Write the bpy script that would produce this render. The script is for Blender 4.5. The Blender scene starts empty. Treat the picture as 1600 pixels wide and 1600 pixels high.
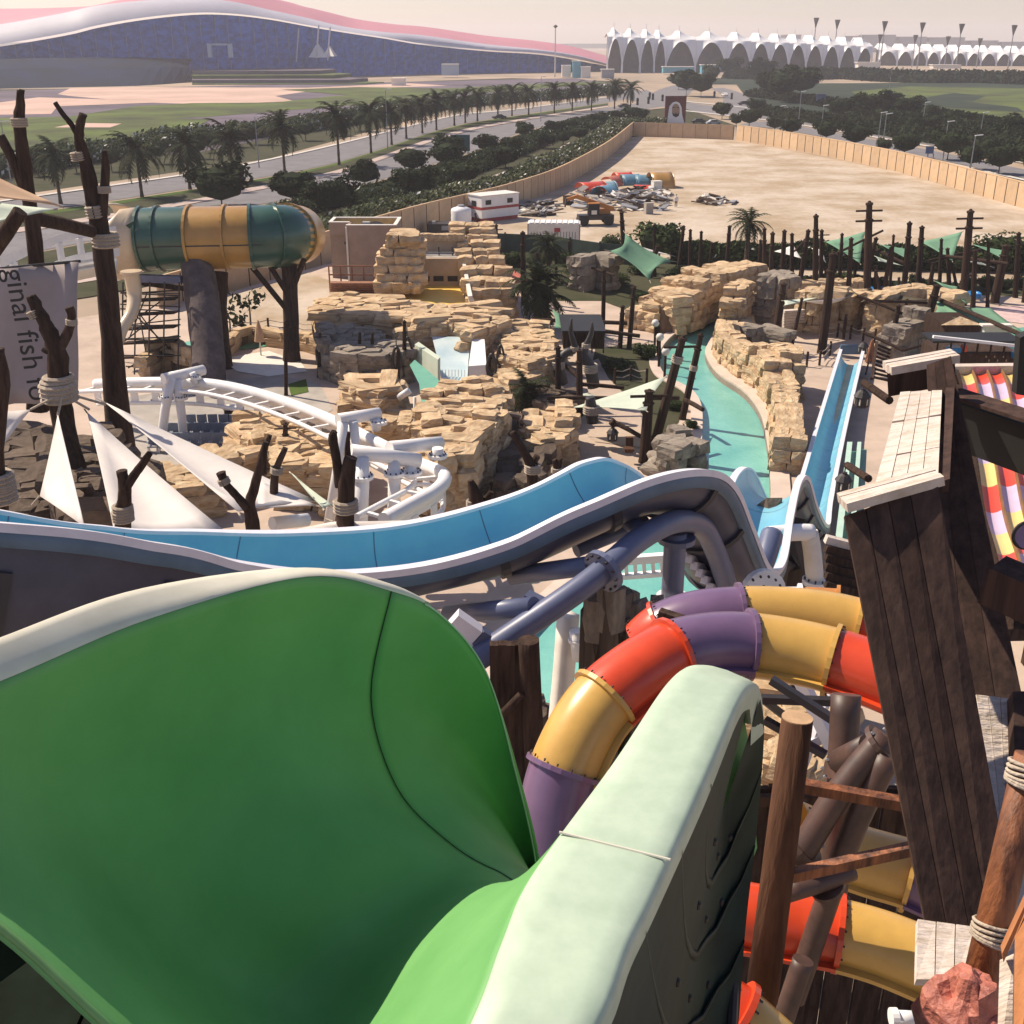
import bpy, bmesh, math, random
from mathutils import Vector as V, Matrix, noise
random.seed(7)
R = math.radians
scene = bpy.context.scene
col = scene.collection

# ------------------------------------------------------------------ camera
F = 1723.0; PITCH = R(23.1); HC = 22.0
cam_d = bpy.data.cameras.new('camera'); cam = bpy.data.objects.new('camera', cam_d); col.objects.link(cam)
cam_d.sensor_width = 36; cam_d.lens = 36 * F / 1600; cam_d.clip_start = 0.05; cam_d.clip_end = 20000
cam.location = (0, 0, HC); cam.rotation_euler = (R(90) - PITCH, 0, 0)
scene.camera = cam

# ------------------------------------------------------------------ world, sun, exposure
SUN_EL, SUN_AZ = R(47), R(-60)          # azimuth measured from +Y towards +X
w = bpy.data.worlds.new('World'); scene.world = w; w.use_nodes = True
nt = w.node_tree; bg = nt.nodes['Background']
sky = nt.nodes.new('ShaderNodeTexSky'); sky.sky_type = 'NISHITA'; sky.sun_disc = False
sky.sun_elevation = SUN_EL; sky.sun_rotation = SUN_AZ
sky.air_density = 1.0; sky.dust_density = 0.6; sky.ozone_density = 1.0
tint = nt.nodes.new('ShaderNodeMix'); tint.data_type = 'RGBA'; tint.blend_type = 'MULTIPLY'
tint.inputs[0].default_value = 1.0; tint.inputs[7].default_value = (1.0, 0.88, 0.93, 1)
nt.links.new(sky.outputs[0], tint.inputs[6]); nt.links.new(tint.outputs[2], bg.inputs[0])
bg.inputs[1].default_value = 0.095
sd = V((math.sin(SUN_AZ) * math.cos(SUN_EL), math.cos(SUN_AZ) * math.cos(SUN_EL), math.sin(SUN_EL)))
sun_d = bpy.data.lights.new('sun', 'SUN'); sun = bpy.data.objects.new('sun', sun_d); col.objects.link(sun)
sun_d.energy = 5.0; sun_d.angle = R(0.5); sun_d.color = (1.0, 0.87, 0.69)
sun.rotation_euler = (-sd).to_track_quat('-Z', 'Y').to_euler(); sun.location = (-30, 20, 80)
vs = scene.view_settings
vs.view_transform = 'Standard'; vs.look = 'None'; vs.gamma = 1; vs.exposure = 0.46; vs.use_curve_mapping = False
scene.cycles.max_bounces = 6; scene.cycles.volume_bounces = 2
scene.cycles.use_denoising = True

# ------------------------------------------------------------------ picture <-> place
SP, CP = math.sin(PITCH), math.cos(PITCH)
def ray(x, y):
    u = (x - 800) / F; v = (800 - y) / F
    return V((u, CP + v * SP, -SP + v * CP))
def at(x, y, Y):
    d = ray(x, y); return V((0, 0, HC)) + d * (Y / d.y)
def gp(x, y, z=0.0):
    d = ray(x, y); return V((0, 0, HC)) + d * ((z - HC) / d.z)
def mpp(Y, y=600):                       # metres per picture pixel at world distance Y
    return Y / (ray(800, y).y * F)

# ------------------------------------------------------------------ materials
MATS = {}
def mat(name, c, rough=.6, var=.12, scale=2.0, bump=0.0, bscale=8.0, metal=0.0, rand=0.0, c2=None, dist=.05, spec=.4, stretch=None, trans=0.0, detail=4, lo=.35, hi=.65, coat=0.0):
    if name in MATS: return MATS[name]
    if rough >= .8: spec = min(spec, .06)
    m = bpy.data.materials.new(name); m.use_nodes = True; n = m.node_tree; L = n.links
    b = n.nodes['Principled BSDF']
    b.inputs['Roughness'].default_value = rough; b.inputs['Metallic'].default_value = metal
    b.inputs['Specular IOR Level'].default_value = spec
    if coat: b.inputs['Coat Weight'].default_value = coat; b.inputs['Coat Roughness'].default_value = .15
    tc = n.nodes.new('ShaderNodeTexCoord'); co = tc.outputs['Object']
    if stretch:
        mp = n.nodes.new('ShaderNodeMapping'); mp.inputs['Scale'].default_value = stretch
        L.new(co, mp.inputs[0]); co = mp.outputs[0]
    c2 = c2 or tuple(max(0, k * (1 - var * 2.2)) for k in c)
    nz = n.nodes.new('ShaderNodeTexNoise'); nz.inputs['Scale'].default_value = scale; nz.inputs['Detail'].default_value = detail
    nz.inputs['Roughness'].default_value = .65; L.new(co, nz.inputs['Vector'])
    rp = n.nodes.new('ShaderNodeValToRGB'); rp.color_ramp.elements[0].position = lo; rp.color_ramp.elements[1].position = hi
    rp.color_ramp.elements[0].color = (*c2, 1); rp.color_ramp.elements[1].color = (*c, 1)
    L.new(nz.outputs['Fac'], rp.inputs[0]); out = rp.outputs[0]
    if rand:
        oi = n.nodes.new('ShaderNodeObjectInfo'); mr = n.nodes.new('ShaderNodeMapRange')
        mr.inputs[3].default_value = 1 - rand; mr.inputs[4].default_value = 1 + rand * .6
        L.new(oi.outputs['Random'], mr.inputs[0])
        hv = n.nodes.new('ShaderNodeHueSaturation'); L.new(mr.outputs[0], hv.inputs['Value']); L.new(out, hv.inputs['Color']); out = hv.outputs[0]
    L.new(out, b.inputs['Base Color'])
    if bump:
        nb = n.nodes.new('ShaderNodeTexNoise'); nb.inputs['Scale'].default_value = bscale; nb.inputs['Detail'].default_value = 5
        L.new(co, nb.inputs['Vector'])
        bp = n.nodes.new('ShaderNodeBump'); bp.inputs['Strength'].default_value = bump; bp.inputs['Distance'].default_value = dist
        L.new(nb.outputs['Fac'], bp.inputs['Height']); L.new(bp.outputs[0], b.inputs['Normal'])
    if trans:
        tr = n.nodes.new('ShaderNodeBsdfTranslucent'); L.new(out, tr.inputs[0])
        mx = n.nodes.new('ShaderNodeMixShader'); mx.inputs[0].default_value = trans
        L.new(b.outputs[0], mx.inputs[1]); L.new(tr.outputs[0], mx.inputs[2])
        L.new(mx.outputs[0], n.nodes['Material Output'].inputs[0])
    MATS[name] = m; return m

M = {}
M['desert']   = mat('desert', (.42, .32, .24), .9, c2=(.26, .21, .16), scale=.02, detail=8)
M['lot']      = mat('lot', (.50, .42, .34), .95, c2=(.35, .265, .18), scale=.10, detail=14, bump=.6, bscale=.8, lo=.38, hi=.60, dist=.3)
M['asphalt']  = mat('asphalt', (.21, .20, .21), .85, var=.1, scale=.3, detail=7)
M['kerb']     = mat('kerb', (.62, .58, .54), .8, var=.1, scale=1)
M['tilepath'] = mat('tilepath', (.50, .40, .36), .85, var=.12, scale=.6)
M['lawn']     = mat('lawn', (.085, .13, .03), .9, c2=(.05, .08, .02), scale=.08, detail=9, bump=.5, bscale=3)
M['soil']     = mat('soil', (.075, .07, .045), .95, c2=(.045, .05, .025), scale=.25, detail=8)
M['plaza']    = mat('plaza', (.53, .42, .345), .8, c2=(.40, .315, .255), scale=.35, detail=8, bump=.15, bscale=4)
M['concrete'] = mat('concrete', (.42, .38, .34), .85, var=.12, scale=.6, detail=7)
M['pinkkerb'] = mat('pinkkerb', (.62, .50, .42), .7, var=.08, scale=.8)
M['panelA']   = mat('panelA', (.58, .41, .26), .8, var=.08, scale=.6, rand=.12)
M['groove']   = mat('groove', (.10, .07, .05), .9)
M['leafdark'] = mat('leafdark', (.036, .052, .022), .85, c2=(.015, .022, .010), scale=1.2, rand=.25, trans=.12)
M['leafmid']  = mat('leafmid', (.068, .092, .034), .85, c2=(.026, .038, .014), scale=1.0, rand=.2, trans=.12)
M['leafpale'] = mat('leafpale', (.29, .30, .18), .85, c2=(.085, .11, .05), scale=1.5, rand=.2, trans=.12)
M['flower']   = mat('flower', (.75, .72, .66), .7, var=.1)
M['palmleaf'] = mat('palmleaf', (.055, .066, .032), .8, c2=(.022, .028, .014), scale=.9, rand=.25, trans=.1)
M['bark']     = mat('bark', (.13, .095, .07), .9, c2=(.06, .045, .035), scale=3, bump=.6, bscale=12)
M['timber']   = mat('timber', (.075, .047, .036), .85, c2=(.03, .02, .016), scale=2.2, bump=.6, bscale=7, stretch=(3, 3, .5), rand=.25)
M['timberred']= mat('timberred', (.30, .11, .045), .6, c2=(.06, .022, .012), scale=2.0, bump=.4, bscale=6, stretch=(4, 4, .6))
M['rope']     = mat('rope', (.50, .42, .34), .9, var=.15, scale=8, bump=.5, bscale=25)
M['rock']     = mat('rock', (.60, .46, .30), .88, c2=(.38, .245, .14), scale=1.6, bump=1.0, bscale=2.2, rand=.16, dist=.2, detail=10, stretch=(1, 1, 1.5), lo=.3, hi=.6)
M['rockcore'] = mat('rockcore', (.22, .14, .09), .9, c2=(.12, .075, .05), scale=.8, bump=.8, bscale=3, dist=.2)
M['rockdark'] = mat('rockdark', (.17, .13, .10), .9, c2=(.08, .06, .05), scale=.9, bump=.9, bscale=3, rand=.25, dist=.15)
M['rockgrey'] = mat('rockgrey', (.36, .31, .25), .88, c2=(.17, .14, .12), scale=.9, bump=.9, bscale=3, rand=.18, dist=.12)
M['white']    = mat('white', (.80, .78, .77), .4, var=.03, scale=1.5)
M['offwhite'] = mat('offwhite', (.74, .69, .62), .5, var=.06, scale=1.5)
M['sail']     = mat('sail', (.80, .75, .72), .8, var=.03, scale=1, trans=.25)
M['sailmint'] = mat('sailmint', (.60, .66, .56), .8, var=.04, scale=1, trans=.25)
M['sailgreen']= mat('sailgreen', (.22, .40, .27), .8, var=.06, scale=1, trans=.3)
M['sailpeach']= mat('sailpeach', (.70, .50, .34), .8, var=.04, scale=1, trans=.3)
M['sailred']  = mat('sailred', (.66, .24, .19), .8, var=.06, scale=1, trans=.3)
M['sailolive']= mat('sailolive', (.13, .11, .075), .85, var=.08, scale=1, trans=.2)
M['black']    = mat('black', (.015, .014, .014), .6)
M['darkmetal']= mat('darkmetal', (.05, .045, .045), .5, var=.1, metal=.2)
M['glassdark']= mat('glassdark', (.03, .035, .04), .15, var=.05)
M['haybeige'] = mat('haybeige', (.50, .38, .27), .85, var=.06, scale=.9, bump=.15, bscale=5)
M['grey']     = mat('grey', (.30, .30, .32), .6, var=.08, scale=1)
M['hoarding'] = mat('hoarding', (.075, .10, .08), .85, c2=(.04, .055, .045), scale=.4)

def emat(name, **k):
    return mat(name, **k)

# ------------------------------------------------------------------ mesh builder
class MB:
    def __init__(s): s.v = []; s.f = []; s.mi = []; s.cur = 0
    def _add(s, vs, fs):
        o = len(s.v); s.v += [tuple(p) for p in vs]
        for f in fs: s.f.append(tuple(i + o for i in f)); s.mi.append(s.cur)
        return s
    def hexa(s, a):                                  # 8 points: bottom 4 ccw, top 4 ccw
        return s._add(a, [(3, 2, 1, 0), (4, 5, 6, 7), (0, 1, 5, 4), (1, 2, 6, 5), (2, 3, 7, 6), (3, 0, 4, 7)])
    def box(s, c, d, rz=0.0):
        c = V(c); hx, hy, hz = d[0] / 2, d[1] / 2, d[2] / 2; m = Matrix.Rotation(rz, 3, 'Z')
        p = [c + m @ V((sx * hx, sy * hy, sz * hz)) for sz in (-1, 1) for sx, sy in ((-1, -1), (1, -1), (1, 1), (-1, 1))]
        return s.hexa(p)
    def beam(s, p, q, wd, ht, up=(0, 0, 1)):
        p, q = V(p), V(q); t = (q - p).normalized(); u = V(up)
        if abs(t.dot(u)) > .98: u = V((1, 0, 0))
        x = t.cross(u).normalized() * (wd / 2); y = x.cross(t).normalized() * (ht / 2)
        return s.hexa([p - x - y, p + x - y, p + x + y, p - x + y, q - x - y, q + x - y, q + x + y, q - x + y])
    def tube(s, pts, r, n=10, cap=True):
        pts = [V(p) for p in pts]; k = len(pts); rs = r if isinstance(r, (list, tuple)) else [r] * k
        rings = []; pu = None
        for i, p in enumerate(pts):
            t = (pts[min(i + 1, k - 1)] - pts[max(i - 1, 0)]).normalized()
            u = V((0, 0, 1)) if abs(t.z) < .9 else V((1, 0, 0))
            if pu is not None: u = pu
            x = t.cross(u)
            if x.length < 1e-4: x = t.orthogonal()
            x.normalize(); y = x.cross(t).normalized(); pu = y
            rings.append([p + (x * math.cos(2 * math.pi * j / n) + y * math.sin(2 * math.pi * j / n)) * rs[i] for j in range(n)])
        s.loft(rings, True)
        if cap:
            o = len(s.v) - n * k
            s.f.append(tuple(o + j for j in range(n))[::-1]); s.mi.append(s.cur)
            s.f.append(tuple(o + n * (k - 1) + j for j in range(n))); s.mi.append(s.cur)
        return s
    def loft(s, rings, closed=False):
        k = len(rings); n = len(rings[0]); vs = [p for r_ in rings for p in r_]; fs = []
        for i in range(k - 1):
            for j in range(n if closed else n - 1):
                fs.append((i * n + j, i * n + (j + 1) % n, (i + 1) * n + (j + 1) % n, (i + 1) * n + j))
        return s._add(vs, fs)
    def lathe(s, c, prof, n=12):
        c = V(c)
        s.loft([[c + V((r * math.cos(2 * math.pi * j / n), r * math.sin(2 * math.pi * j / n), z)) for j in range(n)] for r, z in prof], True)
        o = len(s.v) - n * len(prof)
        s.f.append(tuple(o + j for j in range(n))[::-1]); s.mi.append(s.cur)
        o2 = len(s.v) - n; s.f.append(tuple(o2 + j for j in range(n))); s.mi.append(s.cur)
        return s
    def disc(s, c, nrm, r, th, n=16):
        nrm = V(nrm).normalized(); c = V(c)
        return s.tube([c - nrm * th / 2, c + nrm * th / 2], r, n)
    def poly(s, pts): return s._add(pts, [tuple(range(len(pts)))])
    def prism(s, pts, z0, z1=None):                  # pts: Vectors; walls from z0 up to the points' own z (or z1)
        n = len(pts); a = sum(pts[i].x * pts[(i + 1) % n].y - pts[(i + 1) % n].x * pts[i].y for i in range(n))
        if a < 0: pts = pts[::-1]
        top = [V((p.x, p.y, p.z if z1 is None else z1)) for p in pts]; bot = [V((p.x, p.y, z0)) for p in pts]
        return s._add(bot + top, [tuple(range(n, 2 * n)), tuple(range(n))[::-1]] + [(i, (i + 1) % n, n + (i + 1) % n, n + i) for i in range(n)])
    def mesh(s, name, mats, smooth=False):
        me = bpy.data.meshes.new(name); me.from_pydata(s.v, [], s.f)
        for m in (mats if isinstance(mats, (list, tuple)) else [mats]): me.materials.append(M[m] if isinstance(m, str) else m)
        if any(s.mi): me.polygons.foreach_set('material_index', s.mi)
        if smooth: me.polygons.foreach_set('use_smooth', [len(f) <= 4 for f in s.f])
        me.update(); return me
    def build(s, name, mats, parent=None, smooth=False):
        return obj(name, s.mesh(name, mats, smooth), parent)

def obj(name, me, parent=None, loc=None, rz=0, sc=1):
    o = bpy.data.objects.new(name, me); col.objects.link(o)
    if parent is not None:
        o.parent = parent
        if loc is None: o.location = -world_of(parent)
    if loc is not None:
        o.location = loc; o.rotation_euler = (0, 0, rz)
        o.scale = (sc, sc, sc) if not isinstance(sc, tuple) else sc
    return o
WORLD = {}
def world_of(o): return WORLD.get(o.name, V((0, 0, 0)))
def tag(o, label, cat, group=None):
    o['label'] = label; o['category'] = cat
    if group: o['group'] = group
    return o
def thing(name, loc, label, cat, group=None, rz=0, sc=1):
    o = bpy.data.objects.new(name, None); col.objects.link(o); o.empty_display_size = .2
    o.location = loc; o.rotation_euler = (0, 0, rz); o.scale = (sc, sc, sc) if not isinstance(sc, tuple) else sc
    WORLD[o.name] = V(loc)
    return tag(o, label, cat, group)
def struct(name, mb, m, smooth=False):
    o = mb.build(name, m, None, smooth); o['kind'] = 'structure'; return o
def stuff(o, label=None, cat=None):
    o['kind'] = 'stuff'
    if label: tag(o, label, cat)
    return o
def part(me, name, parent, loc=(0, 0, 0), rz=0, sc=1, rot=None):   # a part sharing mesh data, in the parent's own space
    o = bpy.data.objects.new(name, me); col.objects.link(o); o.parent = parent; o.location = loc
    o.rotation_euler = rot or (0, 0, rz); o.scale = (sc, sc, sc) if not isinstance(sc, tuple) else sc
    return o
ORD = ['leftmost', 'second from left', 'third from left', 'fourth from left', 'fifth from left', 'sixth from left', 'seventh from left', 'eighth from left', 'ninth from left', 'tenth from left', 'eleventh from left', 'twelfth from left', 'thirteenth from left', 'fourteenth from left', 'fifteenth from left', 'sixteenth from left', 'seventeenth from left', 'eighteenth from left', 'nineteenth from left', 'twentieth from left', '21st from left', '22nd from left', '23rd from left', '24th from left', '25th from left', '26th from left', '27th from left', '28th from left', '29th from left', '30th from left', '31st from left', '32nd from left', '33rd from left', '34th from left', '35th from left', '36th from left', '37th from left', '38th from left', '39th from left', '40th from left']
def cr(pts, n=8, closed=False):                     # Catmull-Rom through points
    P = [V(p) for p in pts]; out = []; k = len(P)
    for i in range(k - 1):
        p0 = P[max(i - 1, 0)]; p1 = P[i]; p2 = P[i + 1]; p3 = P[min(i + 2, k - 1)]
        for j in range(n):
            t = j / n
            out.append(.5 * ((2 * p1) + (p2 - p0) * t + (2 * p0 - 5 * p1 + 4 * p2 - p3) * t * t + (3 * p1 - p0 - 3 * p2 + p3) * t ** 3))
    out.append(P[-1]); return out
def along(pts, step):                                # points at even spacing with direction
    out = []; acc = 0.0; nxt = 0.0
    for a, b in zip(pts, pts[1:]):
        L = (b - a).length
        while nxt <= acc + L and L > 1e-6:
            out.append((a.lerp(b, (nxt - acc) / L), (b - a).normalized())); nxt += step
        acc += L
    return out
rnd = random.uniform
# ================================================================== SETTING: ground, roads, fields
g = MB(); S = 9000
g.poly([V((-S, -200, 0)), V((S, -200, 0)), V((S, S, 0)), V((-S, S, 0))]); struct('ground', g, 'desert')
def sheet(name, px, z, m):
    b = MB(); b.poly([gp(x, y, z) for x, y in px]); o = struct(name, b, m)
    bm = bmesh.new(); bm.from_mesh(o.data); bmesh.ops.triangulate(bm, faces=bm.faces[:])
    for f in bm.faces:
        if f.normal.z < 0: f.normal_flip()
    bm.to_mesh(o.data); bm.free(); return o
def band(name, a, b_, z, m, n=6):                   # strip between two pixel curves
    A = cr([gp(x, y, z) for x, y in a], n); B = cr([gp(x, y, z) for x, y in b_], n)
    k = 40; A = resample(A, k); B = resample(B, k)
    mb = MB(); mb.loft([A, B]); o = struct(name, mb, m)
    if o.data.polygons[0].normal.z < 0: o.data.flip_normals()
    return o
def resample(P, k):
    L = [0]
    for a, b in zip(P, P[1:]): L.append(L[-1] + (b - a).length)
    out = []; j = 0
    for i in range(k):
        t = L[-1] * i / (k - 1)
        while j < len(P) - 2 and L[j + 1] < t: j += 1
        s = (t - L[j]) / max(1e-6, L[j + 1] - L[j]); out.append(P[j].lerp(P[j + 1], min(1, max(0, s))))
    return out

# fields left of the highway
sheet('soil', [(-300, 330), (60, 300), (420, 248), (700, 172), (800, 160), (1000, 128), (800, 122), (400, 136), (-300, 142)], .02, 'soil')
M['lilac'] = mat('lilac', (.17, .14, .17), .95, c2=(.10, .085, .10), scale=.03, detail=7)
M['pinksand'] = mat('pinksand', (.60, .42, .35), .95, c2=(.44, .31, .25), scale=.03, detail=8)
M['fieldgreen'] = mat('fieldgreen', (.12, .155, .045), .95, c2=(.06, .065, .04), scale=.04, detail=8)
M['darkgreen'] = mat('darkgreen', (.045, .06, .04), .95, c2=(.03, .04, .035), scale=.05, detail=8)
sheet('field', [(-200, 146), (900, 122), (960, 132), (700, 158), (520, 196), (300, 240), (-200, 250)], .06, 'lilac')
sheet('sand_field', [(90, 147), (110, 138), (200, 136), (480, 137), (640, 130), (700, 134), (500, 140), (430, 150), (460, 158), (330, 163), (220, 160), (110, 150)], .10, 'pinksand')
sheet('sand_field', [(-60, 168), (60, 152), (190, 156), (300, 158), (90, 166), (80, 178), (-60, 180)], .12, 'pinksand')
sheet('lawn', [(210, 166), (300, 161), (430, 160), (520, 150), (640, 145), (700, 148), (600, 160), (450, 172), (330, 182), (230, 186), (90, 185)], .14, 'fieldgreen')
sheet('lawn', [(-100, 186), (120, 182), (330, 186), (290, 206), (150, 222), (70, 240), (-100, 245)], .15, 'fieldgreen')
sheet('sand_field', [(85, 199), (120, 192), (190, 193), (172, 199)], .18, 'pinksand')
sheet('lawn', [(440, 140), (560, 136), (700, 138), (900, 128), (960, 129), (800, 142), (640, 148), (560, 150)], .18, 'fieldgreen')

# terraces below the big hall
for i, (yy, h) in enumerate(((126, .5), (120, 2.2), (113, 4.0), (106, 6.0))):
    pts = [(300, yy), (420, yy - 1), (540 - i * 12, yy - 1), (600 - i * 25, yy + 1), (570 - i * 25, yy + 3.5), (300, yy + 4)]
    b = MB(); b.prism([gp(x, y + 1, h) for x, y in pts], 0, h); struct('terrace', b, 'fieldgreen' if i % 2 == 0 else 'lilac')

# the left highway
band('road', [(-260, 352), (62, 306), (300, 272), (405, 253), (527, 226), (712, 181), (800, 172), (950, 152), (1010, 140)],
     [(-260, 372), (100, 324), (300, 294), (400, 279), (540, 250), (700, 199), (800, 181), (950, 160), (1022, 146)], .05, 'asphalt')
band('kerb', [(-260, 350), (62, 304), (300, 270), (405, 251), (527, 224), (712, 179.3), (800, 170.7), (950, 151)],
     [(-260, 352), (62, 306), (300, 272), (405, 253), (527, 226), (712, 180.6), (800, 171.8), (950, 151.8)], .17, 'kerb')
band('verge', [(-260, 374), (100, 326), (300, 296), (400, 280.5), (540, 251), (700, 200), (800, 182), (950, 161)],
     [(-260, 396), (100, 345), (300, 312), (400, 291), (540, 262), (700, 208), (800, 188), (950, 165)], .12, 'soil')
band('grass_verge', [(-260, 374), (100, 326), (300, 296), (400, 280.5), (540, 251), (700, 200), (800, 182), (950, 161)],
     [(-260, 380), (100, 331), (300, 300), (400, 284), (540, 254), (700, 202), (800, 184), (950, 162)], .14, 'lawn')
band('path', [(-260, 396), (100, 345), (300, 312), (400, 291), (540, 262), (700, 208), (800, 188), (950, 165)],
     [(-260, 404), (100, 352), (300, 318), (400, 297), (540, 268), (700, 213), (800, 191), (950, 167)], .13, 'tilepath')
band('road', [(-260, 405), (100, 353), (300, 319), (400, 298), (540, 269), (700, 214), (800, 192), (950, 168), (1030, 156)],
     [(-260, 450), (100, 385), (300, 342), (400, 320), (560, 290), (740, 236), (830, 202), (950, 178), (1040, 166)], .05, 'asphalt')
band('planting_bed', [(-260, 452), (100, 387), (300, 344), (400, 322), (560, 292), (740, 238), (830, 204), (950, 180), (1060, 166)],
     [(-260, 520), (100, 470), (300, 432), (450, 398), (640, 352), (740, 322), (870, 275), (940, 222), (1150, 196)], .10, 'soil')
band('path', [(100, 440), (300, 405), (450, 372), (560, 344), (640, 322), (740, 285), (830, 252), (890, 222)],
     [(100, 446), (300, 411), (450, 377), (560, 349), (640, 327), (740, 289), (830, 255), (890, 224)], .16, 'tilepath')
for px in ((830, 300, 20, 5), (905, 400, 16, 4)): pass
for x, y in ((615, 304), (675, 286), (690, 281), (535, 332), (750, 262), (845, 225)):
    band('path', [(x - 14, y + 2), (x, y), (x + 16, y - 4)], [(x - 12, y + 6), (x + 2, y + 4), (x + 18, y)], .17, 'pinksand')
# crossing in the middle and the road on the right
band('road', [(985, 136), (1010, 148), (1060, 158), (1120, 166), (1200, 172), (1330, 192), (1600, 236), (1900, 290)],
     [(960, 150), (1000, 160), (1060, 170), (1120, 178), (1200, 186), (1330, 206), (1600, 252), (1900, 310)], .06, 'asphalt')
band('road', [(1010, 150), (1030, 140), (1050, 134), (1080, 128)], [(1050, 166), (1075, 148), (1085, 138), (1100, 131)], .08, 'asphalt')
band('road', [(1120, 172), (1130, 158), (1125, 146), (1110, 138)], [(1185, 172), (1175, 158), (1160, 146), (1130, 137)], .08, 'asphalt')
band('road', [(1150, 196), (1200, 190), (1330, 212), (1450, 234), (1700, 285)], [(1150, 204), (1200, 199), (1330, 223), (1450, 246), (1700, 300)], .07, 'asphalt')
for a, b_ in ((((1060, 171), (1200, 187), (1330, 207), (1600, 253)), ((1060, 172.2), (1200, 188.4), (1330, 208.6), (1600, 255))),
              (((1060, 157), (1200, 171), (1330, 191), (1600, 234)), ((1060, 158), (1200, 172), (1330, 192.2), (1600, 236))),
              (((1160, 205), (1330, 224), (1450, 247), (1700, 301)), ((1160, 206.5), (1330, 226), (1450, 249), (1700, 304)))):
    band('kerb', a, b_, .19, 'kerb')
sheet('soil', [(1150, 131), (1640, 128), (1900, 170), (1900, 285), (1600, 233), (1330, 189), (1200, 169), (1170, 158)], .05, 'darkgreen')
sheet('soil', [(1040, 122), (1200, 122), (1200, 132), (1110, 132), (1050, 130)], .07, 'darkgreen')
sheet('lawn', [(1330, 143), (1420, 135), (1620, 138), (1800, 170), (1700, 200), (1500, 180), (1400, 165), (1350, 158)], .12, 'fieldgreen')
sheet('soil', [(1440, 153), (1490, 145), (1540, 150), (1520, 158), (1450, 158)], .16, 'darkgreen')
sheet('soil', [(1370, 158), (1450, 152), (1590, 168), (1600, 175), (1480, 168)], .18, 'darkgreen')
sheet('sand_field', [(1480, 193), (1560, 192), (1700, 215), (1700, 228), (1500, 203)], .16, 'pinksand')
sheet('verge', [(1160, 206), (1340, 226), (1600, 278), (1800, 330), (1800, 360), (1600, 290), (1340, 238), (1150, 208)], .04, 'lawn')

# the walled sand lot
sheet('sand_lot', [(300, 475), (450, 430), (640, 368), (745, 338), (800, 323), (870, 296), (930, 261), (960, 239), (988, 214), (1150, 219), (1400, 268), (1600, 326), (1800, 386), (1800, 470), (900, 470)], .03, 'lot')

# ------------------------------------------------------------------ boundary wall: each panel a part
def panel_wall(name, px, label, hgt, step, th=.18, m='panelA', close=.09):
    base = cr([gp(x, y, .0) for x, y in px], 8)
    root = thing(name, base[0], label, 'wall')
    pts = along(base, step); w0 = world_of(root)
    b = MB(); b.box((0, 0, hgt / 2), (step - close, th, hgt)); me = b.mesh('panel', m)
    b = MB(); b.box((0, 0, hgt / 2 - .04), (close * 3, th * .7, hgt - .08)); mg = b.mesh('joint', 'groove')
    b = MB(); b.box((0, 0, hgt + .09), (step + .002, th * 1.5, .16)); mc = b.mesh('coping', m)
    for i, (p, t) in enumerate(pts[:-1]):
        q = pts[i + 1][0]; c = (p + q) / 2; rz = math.atan2((q - p).y, (q - p).x)
        part(me, 'panel', root, c - w0, rz); part(mg, 'joint', root, q - w0, rz); part(mc, 'coping', root, c - w0, rz)
    return root
panel_wall('boundary_wall', [(250, 493), (345, 463), (450, 432), (640, 368), (745, 339), (800, 323), (870, 296), (930, 261), (960, 239), (988, 213)], 'curved beige panel wall along the hedge on the left of the sand lot', 3.2, 3.2, close=.2)
panel_wall('boundary_wall', [(989, 213), (1040, 214.5), (1149, 218.5)], 'shaded panel wall closing the far end of the sand lot', 3.2, 3.2)
panel_wall('boundary_wall', [(1150, 219), (1250, 236), (1400, 268), (1600, 326), (1760, 374)], 'sunlit tan panel wall along the right side of the sand lot', 3.4, 3.6, close=.3)

# ================================================================== VEGETATION
def leaf_crown(n, rx, ry, rz, size, seed, lump=.3, clumps=14):
    rg = random.Random(seed); b = MB(); cs = []
    for i in range(clumps):
        a = rg.uniform(0, 6.283); e = rg.uniform(-.5, 1.0); rr = rg.uniform(.35, .8)
        cs.append((V((math.cos(a) * math.cos(e) * rx * rr, math.sin(a) * math.cos(e) * ry * rr, math.sin(e) * rz * rr)), rg.uniform(.30, .5)))
    for i in range(n):
        c, cr_ = cs[i % clumps]
        d = V((rg.gauss(0, 1), rg.gauss(0, 1), rg.gauss(0, 1))).normalized()
        p = c + V((d.x * rx, d.y * ry, d.z * rz)) * cr_ * rg.uniform(.75, 1.08)
        nx = (d + V((rg.gauss(0, .5), rg.gauss(0, .5), rg.gauss(0, .5)))).normalized()
        t = nx.orthogonal().normalized(); t = Matrix.Rotation(rg.uniform(0, 6.28), 3, nx) @ t; u = nx.cross(t)
        s1 = size * rg.uniform(.6, 1.3); s2 = s1 * .55
        b._add([p - t * s1, p + u * s2 , p + t * s1, p - u * s2], [(0, 1, 2, 3)])
    return b
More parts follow.
